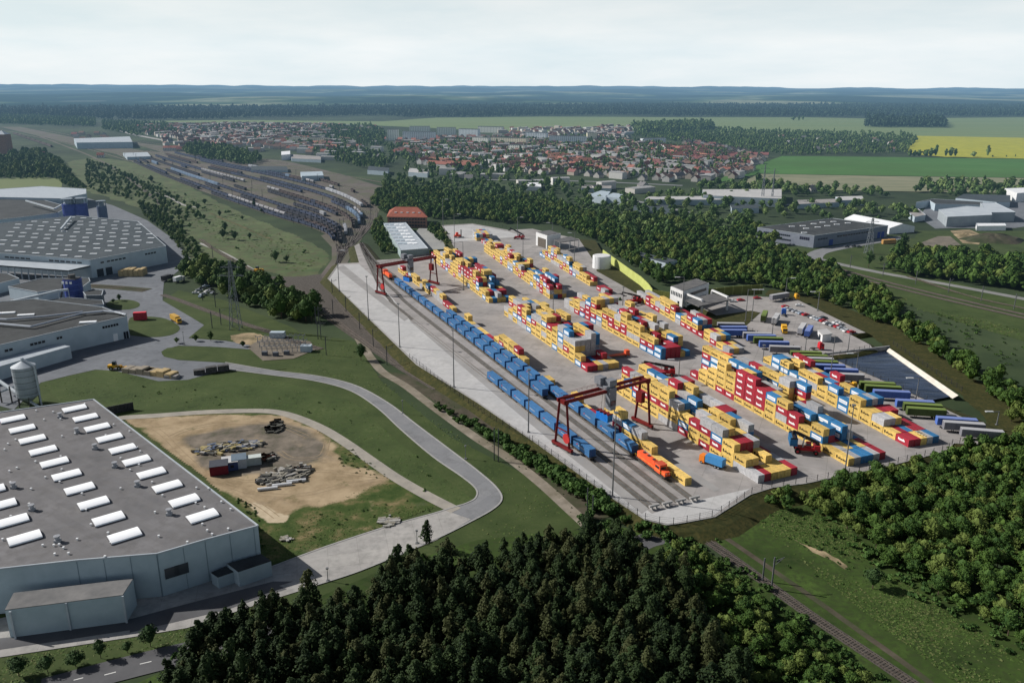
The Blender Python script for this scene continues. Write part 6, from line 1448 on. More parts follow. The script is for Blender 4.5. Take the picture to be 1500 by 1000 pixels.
# ------------------------------------------------------------------ vegetation
BARK = mat('bark', (.07, .05, .035), (.12, .09, .065), 2, rough=.95)
LM = {'pine': leafmat('needles_pine', (.010, .022, .008), (.044, .072, .022), (.058, .058, .022)),
      'leaf': leafmat('leaves_broad', (.022, .055, .014), (.080, .140, .024), (.13, .16, .04)),
      'leaf_dark': leafmat('leaves_dark', (.018, .042, .014), (.070, .120, .038)),
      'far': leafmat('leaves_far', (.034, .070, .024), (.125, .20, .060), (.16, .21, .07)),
      'shrub': leafmat('leaves_shrub', (.020, .050, .012), (.075, .14, .032))}
def quads(centers, normals, size, rng, jitter=.9):
    n = len(centers); nr = normals+rng.normal(0, jitter, (n, 3)); nr /= np.linalg.norm(nr, axis=1)[:, None]+1e-9
    a = np.cross(nr, rng.normal(0, 1, (n, 3))); a /= np.linalg.norm(a, axis=1)[:, None]+1e-9; b = np.cross(nr, a)
    s = size*rng.uniform(.6, 1.3, (n, 1)); e = rng.uniform(.55, 1.0, (n, 1))
    return np.stack([centers-a*s-b*s*e, centers+a*s-b*s*e*.6, centers+a*s*.7+b*s*e, centers-a*s*.8+b*s*e], axis=1)
def crown_np(seed, h, cr, base, clumps, per, leaf, style):
    rng = np.random.default_rng(seed); out = []
    for k in range(clumps):
        t = (k+.5)/clumps if style == 'pine' else rng.uniform(0, 1)
        if style == 'pine':
            z = base+(h-base)*t; rad = cr*(1-t**1.7)**.8*(1 if t > .2 else .7)+.2; ang = rng.uniform(0, 6.28); rr = rad*rng.uniform(.35, .75)
            c = np.array([rr*math.cos(ang), rr*math.sin(ang), z]); cs = np.array([rad*.58+.15, rad*.58+.15, (h-base)/clumps*1.9+.3])
        else:
            v = rng.normal(0, 1, 3); v /= np.linalg.norm(v); v[2] = abs(v[2])*1.1-.35; u = rng.uniform(.35, .85)
            zc = base+(h-base)*.48; c = np.array([v[0]*cr*u, v[1]*cr*u, zc+v[2]*(h-base)*.52*u*1.15]); s = cr*rng.uniform(.2, .46); cs = np.array([s, s, s*.8])
        d = rng.normal(0, 1, (per, 3)); d /= np.linalg.norm(d, axis=1)[:, None]; d[:, 2] = np.abs(d[:, 2])*.9-.25*rng.random(per)
        pos = c+d*cs*rng.uniform(.7, 1.12, (per, 1)); nn = d*.8+np.array([0, 0, .5]); out.append(quads(pos, nn, leaf, rng, .45))
    return np.concatenate(out)
def core_np(h, cr, base, style, seed=0):
    # faceted inner mass so that the crown is not see-through
    rng = np.random.default_rng(seed); q = []; seg = 7; lev = 4; ring = []
    for l in range(lev+1):
        t = l/lev; r = cr*.62*(math.sin(math.pi*(.12+.8*t)) if style != 'pine' else (1-t)**.8*.9+.03); z = base+.08*(h-base)+(h-base)*.82*t
        ring.append([np.array([r*math.cos(6.283*i/seg)*rng.uniform(.8, 1.15), r*math.sin(6.283*i/seg)*rng.uniform(.8, 1.15), z]) for i in range(seg)])
    for l in range(lev):
        for i in range(seg): q.append([ring[l][i], ring[l][(i+1) % seg], ring[l+1][(i+1) % seg], ring[l+1][i]])
    return np.array(q)
def quad_mesh(name, Q, m, tint=None):
    n = len(Q); me = bpy.data.meshes.new(name); me.vertices.add(4*n); me.vertices.foreach_set('co', Q.reshape(-1).astype(np.float32))
    me.loops.add(4*n); me.loops.foreach_set('vertex_index', np.arange(4*n, dtype=np.int32)); me.polygons.add(n)
    me.polygons.foreach_set('loop_start', np.arange(0, 4*n, 4, dtype=np.int32)); me.polygons.foreach_set('loop_total', np.full(n, 4, dtype=np.int32))
    me.materials.append(m)
    if tint is not None:
        a = me.attributes.new('tint', 'FLOAT', 'POINT'); a.data.foreach_set('value', np.repeat(tint, 4).astype(np.float32))
    me.update(calc_edges=True); return me
def trunk_mesh(h, r, style, seed):
    rnd = random.Random(seed); mb = MB(); mb.tube((0, 0, -.3), (0, 0, h*.5), r, r*.7, n=6); mb.tube((0, 0, h*.5), (rnd.uniform(-.2, .2), rnd.uniform(-.2, .2), h*.9), r*.7, r*.2, n=5)
    for k in range(6 if style == 'pine' else 5):
        z = h*(.35+.09*k); a = k*2.4+rnd.random(); L = h*(.16 if style == 'pine' else .28); mb.tube((0, 0, z), (L*math.cos(a), L*math.sin(a), z+L*(.25 if style == 'pine' else .8)), r*.3, r*.08, n=4)
    return mb.mesh('trunk', BARK)
def mk(seed, h, cr, base, clumps, per, leaf, style, core=True):
    Q = crown_np(seed, h, cr, base, clumps, per, leaf, style)
    if core: Q = np.concatenate([core_np(h, cr, base, style, seed), Q])
    return Q
PINE = [mk(i, h, cr, b, 18, 60, .22, 'pine') for i, (h, cr, b) in enumerate(((10.5, 2.2, 3.2), (11.8, 2.5, 4.2), (9.2, 2.1, 2.4), (11, 2.9, 5.0)))]
BROAD = [mk(20+i, h, cr, b, 36, 42, .27, 'b') for i, (h, cr, b) in enumerate(((10, 4.4, 1.6), (12, 4.8, 2.0), (8.5, 4.0, .9), (13, 4.2, 2.2)))]
BROAD_M = [mk(30+i, h, cr, b, 18, 26, .50, 'b') for i, (h, cr, b) in enumerate(((10, 4.4, 1.2), (12, 4.8, 1.5), (8.5, 4.0, .7)))]
BROAD_L = [mk(40+i, h, cr, b, 7, 10, 1.2, 'b') for i, (h, cr, b) in enumerate(((10, 4.6, .8), (12, 4.8, .8), (14, 3.0, 1.0)))]
PINE_L = [mk(50+i, h, cr, b, 8, 18, .5, 'pine') for i, (h, cr, b) in enumerate(((11.5, 2.2, 2.5), (13, 2.4, 3.0)))]
SHR = [mk(60+i, h, cr, b, 9, 34, .26, 'b') for i, (h, cr, b) in enumerate(((2.8, 1.9, .1), (3.4, 2.1, .1), (2.2, 1.7, 0)))]
SHR_L = [mk(70+i, h, cr, b, 5, 9, .55, 'b', False) for i, (h, cr, b) in enumerate(((2.6, 1.9, .1), (2.0, 2.1, 0)))]
def scatter(poly, spacing, seed, jit=.5, z=0.0, clip=(-90, 1590, 0, 1130), dens=None):
    rnd = random.Random(seed); W = [G(a, b, 0) for a, b in poly]; x0 = min(p.x for p in W); x1 = max(p.x for p in W); y0 = min(p.y for p in W); y1 = max(p.y for p in W)
    wp = [(p.x, p.y) for p in W]; out = []; y = y0; r = 0
    while y < y1:
        x = x0+(spacing*.5 if r % 2 else 0)
        while x < x1:
            a = x+rnd.uniform(-jit, jit)*spacing; b = y+rnd.uniform(-jit, jit)*spacing
            if inpoly(a, b, wp) and (dens is None or rnd.random() < dens):
                s = proj((a, b, 4))
                if clip[0] < s[0] < clip[1] and clip[2] < s[1] < clip[3]: out.append((a, b, z))
            x += spacing
        y += spacing*.87; r += 1
    return out
def merge(name, items, protos, m, label, cat, seed=1, smin=.8, smax=1.2):
    rng = np.random.default_rng(seed); Qs = []; T = []
    for (x, y, z, k) in items:
        P = protos[rng.integers(len(protos))]; s = rng.uniform(smin, smax)*k; a = rng.uniform(0, 6.283); c, si = math.cos(a)*s, math.sin(a)*s; sz = s*rng.uniform(.85, 1.15)
        Q = np.empty_like(P); Q[..., 0] = P[..., 0]*c-P[..., 1]*si+x; Q[..., 1] = P[..., 0]*si+P[..., 1]*c+y; Q[..., 2] = P[..., 2]*sz+z; Qs.append(Q); T.append(np.full(len(P), rng.random()))
    if not Qs: return None
    Q = np.concatenate(Qs); me = quad_mesh(name, Q, m, np.concatenate(T)); o = bpy.data.objects.new(name, me); C.objects.link(o); tag(o, label, cat, kind='stuff'); return o
def individuals(items, name, protos, m, trunks, label, cat, group, seed=3, smin=.8, smax=1.2, crown='crown'):
    rnd = random.Random(seed); cm = [quad_mesh(crown, P, m) for P in protos]
    for it in items:
        x, y, z, k = it[:4]; i = rnd.randrange(len(protos)); s = rnd.uniform(smin, smax)*k
        lab = label if isinstance(label, str) else label(it)
        t = thing(name, lab, cat, (x, y, z), rnd.uniform(0, 6.283), group if isinstance(group, str) else group(it)); t.scale = (s, s, s*rnd.uniform(.88, 1.12))
        c = bpy.data.objects.new(crown, cm[i]); C.objects.link(c); c.parent = t
        if trunks: q = bpy.data.objects.new('trunk', trunks[i % len(trunks)]); C.objects.link(q); q.parent = t
# --- near pine wood
pw = [(190, 1125), (255, 1000), (290, 966), (350, 930), (420, 912), (480, 905), (535, 888), (580, 862), (625, 848), (700, 838), (770, 815), (800, 818), (860, 800), (905, 805), (950, 838), (985, 850), (1010, 905), (1050, 960), (1095, 1030), (1130, 1125)]
pts = scatter(pw, 2.9, 1, clip=(-60, 1560, 0, 1145)); rnd = random.Random(9)
pts = [p for p in pts if not (425 < proj(p)[0] < 545 and proj(p)[1] < 930 and rnd.random() < .6)]
single = [(G(268/3.571+380, 720+600/3.571)), G(880/3.571+380, 720+300/3.571), G(600, 842), G(560, 868), G(1000, 868)]
pts += [(p.x, p.y, 0) for p in single]
pts.sort(key=lambda p: (p[0]-CAM.x)**2+(p[1]-CAM.y)**2)
vis = [p for p in pts if -10 < proj((p[0], p[1], 9))[0] < 1510 and proj((p[0], p[1], 12))[1] < 1000]
hid = [p for p in pts if p not in set(vis)]
PT = [trunk_mesh(h, .19, 'pine', i) for i, h in enumerate((10.5, 11.8, 9.2, 11))]
ptsI = [(x, y, z, 1.0) for x, y, z in vis[:290]]; ptsS = [(x, y, z, 1.0) for x, y, z in vis[290:]+hid]
individuals(ptsI, 'pine_tree', PINE, LM['pine'], PT, 'slender dark green pine in the dense wood at the bottom of the picture', 'pine tree', 'nearest pines of the bottom wood', smin=.6, smax=1.04)
merge('pine_trees', ptsS, PINE, LM['pine'], 'dark pines filling the rest of the wood along the lower edge', 'pine wood', smin=.6, smax=1.04)
# --- small street trees on the verge
tp = [((28, 990), .55), ((70, 984), .42), ((111, 976), .55), ((148, 964), .38), ((187, 956), .32), ((221, 947), .48)]
nm = ['leftmost small round tree on the verge below the warehouse', 'second small tree from the left on the warehouse verge', 'widest of the small trees on the verge, below the loading canopy', 'thin young tree right of the widest verge tree', 'smallest young tree on the verge before the pine wood', 'last verge tree before the pine wood']
for i, ((px, s)) in enumerate(tp):
    p = G(*px, 0); individuals([(p.x, p.y, 0, s)], 'verge_tree', [BROAD[i % 4]], LM['leaf_dark'], [trunk_mesh(10, .2, 'b', i)], nm[i], 'tree', 'trees on the warehouse verge', seed=i, smin=.95, smax=1.0)
# --- broadleaf woods
belts = [([(545, 302), (552, 282), (580, 272), (640, 282), (700, 290), (790, 296), (860, 315), (940, 322), (1000, 330), (1060, 340), (1110, 356), (1150, 372), (1210, 392), (1250, 415), (1300, 438), (1330, 470), (1400, 520), (1450, 560), (1560, 600), (1560, 660), (1500, 655), (1450, 608), (1390, 560), (1330, 515), (1290, 492), (1230, 462), (1165, 432), (1120, 420), (1070, 418), (1030, 415), (985, 415), (965, 420), (940, 400), (900, 375), (880, 358), (840, 340), (800, 328), (740, 328), (690, 320), (640, 322), (620, 318), (570, 316)], 5.3, .70, .93, 11),
 ([(1290, 392), (1340, 374), (1420, 378), (1500, 390), (1600, 400), (1600, 462), (1500, 432), (1400, 412), (1320, 404)], 6.5, 1.05, None, 12),
 ([(1205, 716), (1290, 700), (1350, 682), (1410, 662), (1470, 648), (1560, 650), (1600, 700), (1600, 1010), (1500, 945), (1440, 915), (1390, 885), (1340, 850), (1290, 825), (1250, 790), (1215, 765), (1190, 740)], 3.5, .50, None, 13),
 ([(1120, 735), (1190, 716), (1200, 740), (1165, 752), (1130, 748)], 4.2, .45, None, 14), ([(552, 852), (600, 836), (645, 842), (620, 868), (575, 876)], 4.5, .55, None, 24),
 ([(975, 800), (1000, 792), (1060, 840), (1120, 895), (1200, 955), (1290, 1020), (1340, 1075), (1280, 1130), (1150, 1120), (1090, 1020), (1040, 955), (1000, 895), (970, 840)], 3.2, .36, None, 15),
 ([(128, 235), (175, 250), (225, 275), (262, 290), (300, 322), (262, 345), (240, 318), (205, 300), (170, 288), (135, 282), (125, 262)], 6.2, .5, .42, 16),
 ([(258, 398), (290, 392), (330, 396), (375, 412), (420, 432), (445, 445), (470, 462), (455, 476), (400, 466), (372, 452), (330, 440), (320, 425), (290, 418), (266, 410)], 6.0, .9, None, 17),
 ([(200, 296), (225, 302), (255, 330), (285, 355), (300, 380), (290, 388), (272, 385), (262, 365), (240, 340), (215, 322)], 4.6, .42, .7, 18),
 ([(20, 225), (60, 222), (90, 240), (105, 260), (80, 258), (30, 258), (0, 252), (0, 240)], 9, 1.0, None, 19),
 ([(0, 256), (70, 254), (105, 262), (130, 278), (100, 276), (80, 262), (0, 262)], 7, .6, None, 20),
 ([(640, 330), (668, 362), (655, 366), (628, 340)], 4.5, .5, None, 21), ([(548, 322), (562, 330), (590, 372), (560, 372), (545, 345)], 4.5, .5, .7, 22),
 ([(1110, 335), (1150, 365), (1130, 358), (1080, 345), (1078, 335)], 7, .9, None, 23)]
allb = []
for poly, sp, k, dens, sd in belts:
    for (x, y, z) in scatter(poly, sp, sd, dens=dens): allb.append((x, y, z, k*random.uniform(.75, 1.2), sd))
padp = [(p.x, p.y) for p in PADW]
vp = [(p.x, p.y) for p in [G(*w_, 0) for w_ in ((1120, 432), (1164, 437), (1268, 487), (1303, 508), (1404, 579), (1462, 636), (1500, 640), (1450, 585), (1380, 530), (1300, 480), (1200, 440), (1130, 426))]]
allb = [a for a in allb if not inpoly(a[0], a[1], padp) and not inpoly(a[0], a[1], vp)]
loners = [((1278, 862), .62, 'round dark bush tree alone on the meadow right of the near track'), ((529, 528), .72, 'dark round tree alone beside the gravel track left of the fence'), ((344, 352), .8, 'dark clump tree in the middle of the pale meadow'), ((327, 350), .7, 'left tree of the clump in the pale meadow'), ((383, 302+10), .4, 'small round bush on the pale meadow near the trains'),
 ((420, 385), .45, 'pale green bush near the lower end of the pale meadow'), ((290, 308), .7, 'lone dark tree right of the tree belt on the pale meadow'), ((300, 300), .75, 'dark tree beside the path on the pale meadow'), ((322, 318), .5, 'small bush in the upper pale meadow'), ((355, 322), .45, 'small bush right of the upper pale meadow path'),
 ((175, 441), .38, 'small round tree on the small yard lawn'), ((166, 444), .3, 'tiny tree at the left of the small yard lawn'), ((259, 503), .3, 'small ball shaped tree beside the island lamp'), ((287, 500), .4, 'broad ball tree on the lawn island'), ((309, 500), .4, 'second ball tree on the lawn island'), ((356, 508), .35, 'small tree at the right end of the lawn island'),
 ((1272, 380+12), .9, 'dense tree at the foot of the lattice pylon'), ((1322, 366), 1.0, 'dark round tree right of the grey warehouse'), ((1341, 282), 1.0, 'tall tree above the pale factory, left of the pair'), ((1452, 284), 1.4, 'tallest tree on the horizon of the fallow field at right'), ((1368, 282), 1.1, 'tree beside the fallow field in the middle of its edge'),
 ((1224, 405), .7, 'small dark tree between the road and the double track'), ((1290, 385), .5, 'lone bush above the double track'), ((893+15, 420+25), .3, 'tiny bush on the verge inside the lime wall'), ((262, 318), .7, 'dark spreading tree on the upper meadow near the path'), ((330, 340), .75, 'broad dark bush beside the clump on the pale meadow'), ((366, 351), .5, 'small round bush below the clump on the pale meadow'), ((404, 384), .7, 'soft tree standing near the rounded end of the meadow'), ((372, 303), .55, 'bush near the meadow edge by the trains'), ((307, 330), .4, 'little tree left of the meadow clump'), ((183, 262), 1.0, 'big round dark tree left of the upper meadow'), ((222, 268), .8, 'second big round tree at the upper meadow'), ((40, 238), .0, '')]
allb.sort(key=lambda p: (p[0]**2+p[1]**2)*(1.0/(p[3]**2)))
def onscr(p): s = proj((p[0], p[1], 6)); return -20 < s[0] < 1520 and s[1] < 1010
on = [p for p in allb if onscr(p)]; NB = 270; big = on[:NB]; rest = on[NB:]+[p for p in allb if not onscr(p)]
REG = {11: 'the tree belt beyond the terminal', 12: 'the dark wood right of the grey warehouse', 13: 'the big wood at the lower right', 14: 'the thicket below the bottom fence', 15: 'the green thicket left of the near track', 24: 'the pale green clump inside the pine wood'}
BT = [trunk_mesh(h, .24, 'b', 30+i) for i, h in enumerate((10, 12, 8.5, 13))]
individuals(big, 'broadleaf_tree', BROAD, LM['leaf'], BT, lambda it: 'leafy green tree with an uneven crown in '+REG.get(it[4], 'the tree belt'), 'tree', lambda it: 'trees in '+REG.get(it[4], 'the tree belt'))
for (px, s, lab) in loners:
    if s <= 0: continue
    p = G(*px, 0); individuals([(p.x, p.y, 0, s)], 'lone_tree', [BROAD[len(lab) % 4]], LM['leaf_dark'], [BT[0]], lab, 'tree', 'trees standing alone', seed=len(lab), smin=.98, smax=1.02)
n1 = [p[:4] for p in rest if math.hypot(p[0], p[1]) < 420]; n2 = [p[:4] for p in rest if math.hypot(p[0], p[1]) >= 420]
def merge2(name, sets, m, label, cat):
    print('MERGE', name, [len(s[0]) for s in sets])
    rng = np.random.default_rng(5); Qs = []; T = []
    for items, protos in sets:
        for (x, y, z, k) in items:
            P = protos[rng.integers(len(protos))]; s = rng.uniform(.85, 1.15)*k; a = rng.uniform(0, 6.283); c, si = math.cos(a)*s, math.sin(a)*s; sz = s*rng.uniform(.85, 1.15)
            Q = np.empty_like(P); Q[..., 0] = P[..., 0]*c-P[..., 1]*si+x; Q[..., 1] = P[..., 0]*si+P[..., 1]*c+y; Q[..., 2] = P[..., 2]*sz+z; Qs.append(Q); T.append(np.full(len(P), rng.random()))
    me = quad_mesh(name, np.concatenate(Qs), m, np.concatenate(T)); o = bpy.data.objects.new(name, me); C.objects.link(o); tag(o, label, cat, kind='stuff')
merge2('woodland', [(n1, BROAD_M), (n2, BROAD_M)], LM['leaf'], 'farther leafy trees merging into continuous woods around the terminal', 'woodland')
# --- hedge along the fence
hp = []
for t_ in range(96):
    f = t_/95; x = 650+(905-650)*f; y = 588+(745-588)*f; p = G(x-6+random.uniform(-9, 3), y+4+random.uniform(-2, 7), 0); hp.append((p.x, p.y, 0, random.uniform(.8, 1.25)*(.5+.8*min(1, f*2))))
for t_ in range(40):
    p = G(random.uniform(850, 985), random.uniform(742, 800), 0)
    if proj((p.x, p.y, 0))[1] > 735+(proj((p.x, p.y, 0))[0]-850)*.35: hp.append((p.x, p.y, 0, random.uniform(.6, 1.0)))
individuals(hp, 'shrub', SHR, LM['shrub'], None, 'dense green shrub of the hedge along the lower left terminal fence', 'shrub', 'shrubs of the fence hedge', crown='foliage')
# --- undergrowth and tall herbs (uncountable)
ug = []
for poly, sp, k, dens, sd in (([(245, 950), (430, 905), (540, 880), (700, 840), (900, 800), (1000, 830), (1100, 900), (1200, 1000), (1240, 1125), (200, 1125)], 2.6, .45, .7, 31),
        ([(960, 775), (1010, 790), (1100, 840), (1200, 925), (1320, 1015), (1380, 1080), (1250, 1125), (1100, 960), (1000, 840)], 2.2, .55, .9, 32), ([(1180, 722), (1290, 700), (1400, 665), (1500, 655), (1560, 1000), (1440, 940), (1300, 850), (1200, 775)], 3.2, .7, .8, 33),
        ([(1060, 765), (1140, 728), (1210, 760), (1290, 850), (1230, 830), (1150, 780)], 2.6, .28, .5, 34), ([(1040, 790), (1150, 790), (1300, 880), (1450, 985), (1500, 1060), (1450, 1060), (1300, 935), (1200, 860)], 6, .3, .25, 35),
        ([(385, 800), (430, 765), (520, 740), (600, 730), (650, 742), (560, 772), (420, 822)], 3, .2, .3, 36), ([(490, 655), (520, 660), (570, 700), (545, 702), (500, 684)], 2.4, .22, .7, 37), ([(340, 728), (372, 742), (385, 765), (385, 810), (375, 770)], 1.8, .3, .9, 38),
        ([(150, 560), (330, 556), (420, 570), (520, 600), (600, 660), (690, 725), (640, 735), (540, 660), (470, 612), (400, 596), (250, 598), (130, 600)], 8, .3, .2, 39), ([(180, 245), (330, 310), (470, 372), (440, 402), (330, 360), (240, 300)], 13, 1.3, .10, 40),
        ([(600, 560), (660, 590), (760, 668), (850, 745), (840, 760), (740, 680), (640, 600)], 3, .14, .5, 41), ([(1160, 400), (1300, 435), (1500, 500), (1560, 560), (1420, 520), (1300, 470), (1180, 420)], 5, .5, .4, 42), ([(1300, 745), (1210, 750), (1150, 790), (1280, 850)], 3, .2, .4, 43)):
    ug += [(x, y, z, k*random.uniform(.6, 1.3)) for (x, y, z) in scatter(poly, sp, sd, dens=dens)]
ug = [u for u in ug if not inpoly(u[0], u[1], padp)]
merge('undergrowth', ug, SHR_L, LM['shrub'], 'low brambles, saplings and tall herbs on the verges and forest floor', 'undergrowth')
# --- grass tufts
def tufts():
    rng = np.random.default_rng(8); zones = [([(60, 560), (150, 541), (270, 553), (340, 549), (420, 560), (520, 590), (575, 640), (650, 700), (698, 735), (640, 745), (500, 650), (440, 612), (230, 600), (100, 600)], 9000, 1.0),
        ([(400, 480), (520, 500), (562, 560), (620, 600), (700, 660), (780, 720), (850, 770), (760, 815), (700, 775), (738, 740), (735, 715), (690, 670), (600, 605), (520, 558), (430, 540)], 8000, 1.0),
        ([(240, 515), (300, 508), (372, 523), (420, 540), (330, 530), (250, 523)], 900, .8), ([(385, 800), (430, 765), (520, 742), (640, 741), (560, 770), (400, 826)], 6000, 1.1), ([(380, 765), (400, 770), (560, 705), (640, 741), (520, 785), (400, 824)], 4000, 1.0),
        ([(1110, 765), (1140, 735), (1200, 722), (1290, 830), (1400, 900), (1540, 990), (1500, 1070), (1430, 1020), (1300, 925), (1190, 835)], 12000, 1.0), ([(-60, 1000), (0, 965), (196, 934), (300, 915), (420, 895), (520, 870), (500, 900), (250, 955), (0, 1010)], 5000, .9),
        ([(1160, 395), (1300, 430), (1500, 485), (1500, 500), (1400, 470), (1250, 428)], 3000, 1.8), ([(180, 245), (330, 305), (420, 345), (470, 380), (440, 405), (330, 362), (240, 300)], 7000, 3.0)]
    Qs = []; T = []
    for poly, n, s in zones:
        W = [G(a, b, 0) for a, b in poly]; wp = [(p.x, p.y) for p in W]; x0, x1 = min(p[0] for p in wp), max(p[0] for p in wp); y0, y1 = min(p[1] for p in wp), max(p[1] for p in wp)
        xy = rng.uniform((x0, y0), (x1, y1), (int(n*2.2), 2)); f = np.sin(xy[:, 0]*.21/s+np.sin(xy[:, 1]*.13/s)*2)+np.sin(xy[:, 1]*.17/s+xy[:, 0]*.05)+rng.normal(0, .7, len(xy))
        xy = np.array([p for p, g in zip(xy, f) if g > -.3 and inpoly(p[0], p[1], wp)][:n])
        if not len(xy): continue
        c = np.concatenate([xy, np.full((len(xy), 1), .08*s)], 1); Qs.append(quads(c, np.tile([0., -.1, .9], (len(xy), 1)),   .28*s, rng, .2)); T.append(rng.random(len(xy)))
    me = quad_mesh('grass', np.concatenate(Qs), leafmat('grass_tuft', (.040, .072, .015), (.085, .132, .032), (.115, .115, .048)), np.concatenate(T)); o = bpy.data.objects.new('grass', me); C.objects.link(o)
    tag(o, 'tufts of rough grass and weeds over the meadows and verges', 'grass', kind='stuff')
tufts()
# --- distant trees: town gardens, allotments, field edges, woods
town = []
def addt(poly, sp, sd, k, dens=None): town.extend([(x, y, z, k*random.uniform(.7, 1.25)) for (x, y, z) in scatter(poly, sp, sd, dens=dens)])
addt([(560, 262), (700, 270), (860, 300), (1000, 312), (1110, 325), (1100, 345), (980, 335), (860, 320), (760, 300), (640, 290), (560, 280)], 9.5, 51, .8, .6)
addt([(700, 235), (780, 258), (860, 280), (930, 296), (1020, 272), (1090, 270), (1100, 300), (1290, 300), (1370, 320), (1350, 330), (1110, 318), (900, 306), (700, 275), (620, 262), (580, 250)], 14, 52, .9, .5)
addt([(930, 188), (1000, 186), (1110, 192), (1330, 198), (1345, 205), (1325, 226), (1140, 228), (1060, 215), (960, 205), (925, 200)], 12, 53, .75, .62)
addt([(925, 188), (1000, 184), (1045, 186), (1040, 192), (940, 196)], 9, 54, 1.5)
addt([(200, 185), (330, 184), (470, 188), (560, 195), (560, 215), (480, 230), (420, 218), (300, 208), (220, 200)], 22, 55, .8, .5)
addt([(480, 188), (540, 186), (565, 196), (560, 212), (490, 205)], 12, 56, 1.0, .8); addt([(330, 188), (480, 190), (500, 202), (360, 202)], 20, 57, .8, .5)
addt([(480, 215), (540, 222), (580, 240), (560, 250), (520, 245), (480, 235)], 11, 58, .85, .8); addt([(430, 200), (560, 206), (570, 216), (440, 214)], 15, 59, .9, .6)
addt([(565, 215), (700, 205), (860, 200), (1000, 215), (1110, 228), (1090, 250), (950, 262), (800, 255), (650, 245), (575, 235)], 11.5, 60, .78, .66)
addt([(275, 215), (340, 222), (385, 236), (370, 244), (300, 234), (270, 226)], 10, 61, 1.1); addt([(150, 178), (240, 182), (260, 195), (200, 200), (150, 190)], 14, 62, .9, .7)
addt([(0, 170), (60, 172), (140, 176), (140, 186), (60, 184), (0, 182)], 13, 63, 1.0, .8); addt([(1340, 268), (1500, 272), (1520, 282), (1460, 292), (1350, 288)], 11, 64, 1.0, .5)
addt([(1080, 265), (1160, 280), (1300, 284), (1300, 292), (1160, 290), (1070, 280)], 11, 65, 1.0, .6); addt([(890, 330), (1000, 340), (1000, 352), (930, 350)], 9, 66, 1, .9)
for x in (1332, 1339, 1346, 1356, 1363, 1370, 1385, 1392, 1399, 1426, 1446): p = G(x, 230.5, 0); town.append((p.x, p.y, 0, 1.35))
for x in (1454, 1474, 1487): p = G(x, 230.5, 0); town.append((p.x, p.y, 0, .4))
for x, y in ((1162, 177), (1170, 178), (1176, 177)): p = G(x, y, 0); town.append((p.x, p.y, 0, 1.8))
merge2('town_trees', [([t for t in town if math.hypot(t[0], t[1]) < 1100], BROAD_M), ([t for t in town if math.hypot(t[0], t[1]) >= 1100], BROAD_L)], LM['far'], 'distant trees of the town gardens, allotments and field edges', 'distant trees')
addt([(95, 195), (170, 196), (180, 225), (110, 215)], 24, 91, .7, .4); addt([(240, 240), (330, 250), (480, 262), (560, 262), (560, 268), (470, 258), (380, 246), (280, 236)], 16, 92, .8, .45); addt([(0, 200), (60, 215), (150, 240), (125, 262), (60, 228), (0, 222)], 15, 93, .7, .5)
addt([(560, 236), (700, 262), (860, 278), (1000, 272), (1090, 262), (1090, 268), (1000, 280), (860, 290), (700, 272), (560, 250)], 13, 94, .95, .7); addt([(190, 196), (280, 205), (330, 215), (250, 215), (200, 210)], 18, 95, .7, .5)
# far forests as thick woods with a broken canopy
FW = leafmat('forest_far', (.018, .042, .028), (.050, .085, .045)); fw = []
def addf(poly, sp, sd, k, dens=None): fw.extend([(x, y, z, k*random.uniform(.75, 1.25)) for (x, y, z) in scatter(poly, sp, sd, dens=dens)])
addf([(0, 161), (300, 160), (660, 158), (1000, 156), (1500, 157), (1520, 157), (1520, 171), (1200, 171.5), (1000, 171), (940, 169.5), (900, 169), (780, 170.5), (700, 172.5), (590, 172), (560, 170), (380, 172), (320, 175.5), (190, 176), (0, 171)], 24, 71, 1.7, .92)
addf([(1266, 187), (1385, 187.5), (1383, 178.5), (1270, 178)], 15, 72, 1.8)
merge('far_forest', fw, BROAD_L, FW, 'far bluish forest stretching beyond the fields', 'far forest')

# ------------------------------------------------------------------ town houses
RC = {'red': (.26, .105, .08), 'brown': (.17, .11, .09), 'orange': (.31, .15, .105), 'grey': (.17, .165, .17), 'dark red': (.20, .085, .08), 'pale': (.30, .30, .30)}
WCc = [(.42, .40, .37), (.36, .31, .26), (.50, .49, .47)]
wms = [mat('plaster_%d' % i, c, tuple(x*1.1 for x in c), .5, rnd=.1) for i, c in enumerate(WCc)]; rms = {k: mat('tiles_'+k.replace(' ', '_'), c, tuple(x*1.2 for x in c), .4, rnd=.15) for k, c in RC.items()}
def house_meshes(L, W, h, r, wi, rc):
    mb = MB(); x, y = L/2, W/2
    mb.add([(-x, -y, 0), (x, -y, 0), (x, y, 0), (-x, y, 0), (-x, -y, h), (x, -y, h), (x, y, h), (-x, y, h), (x, 0, h+r), (-x, 0, h+r)], [(0, 1, 5, 4), (1, 2, 6, 8, 5), (2, 3, 7, 6), (3, 0, 4, 9, 7)]); w = mb.mesh('wall', wms[wi])
    mb = MB(); e = .4
    mb.add([(-x-e, -y-e, h-.2), (x+e, -y-e, h-.2), (x+e, 0, h+r+.08), (-x-e, 0, h+r+.08), (x+e, y+e, h-.2), (-x-e, y+e, h-.2)], [(0, 1, 2, 3), (3, 2, 4, 5)]); mb.box((x*.3, y*.2, h+r*.5), (.8, .8, r*.75)); rf = mb.mesh('roof', rms[rc])
    mb = MB(); n = max(2, int(L/3))
    for k in range(n):
        for zz in ([1.0] if h < 4.5 else [1.0, 3.8]):
            for s in (-1, 1): mb.box((-x+L*(k+.5)/n, s*(y+.02), zz), (1.2, .08, 1.3))
    return w, rf, mb.mesh('window', dkw)
HV = []
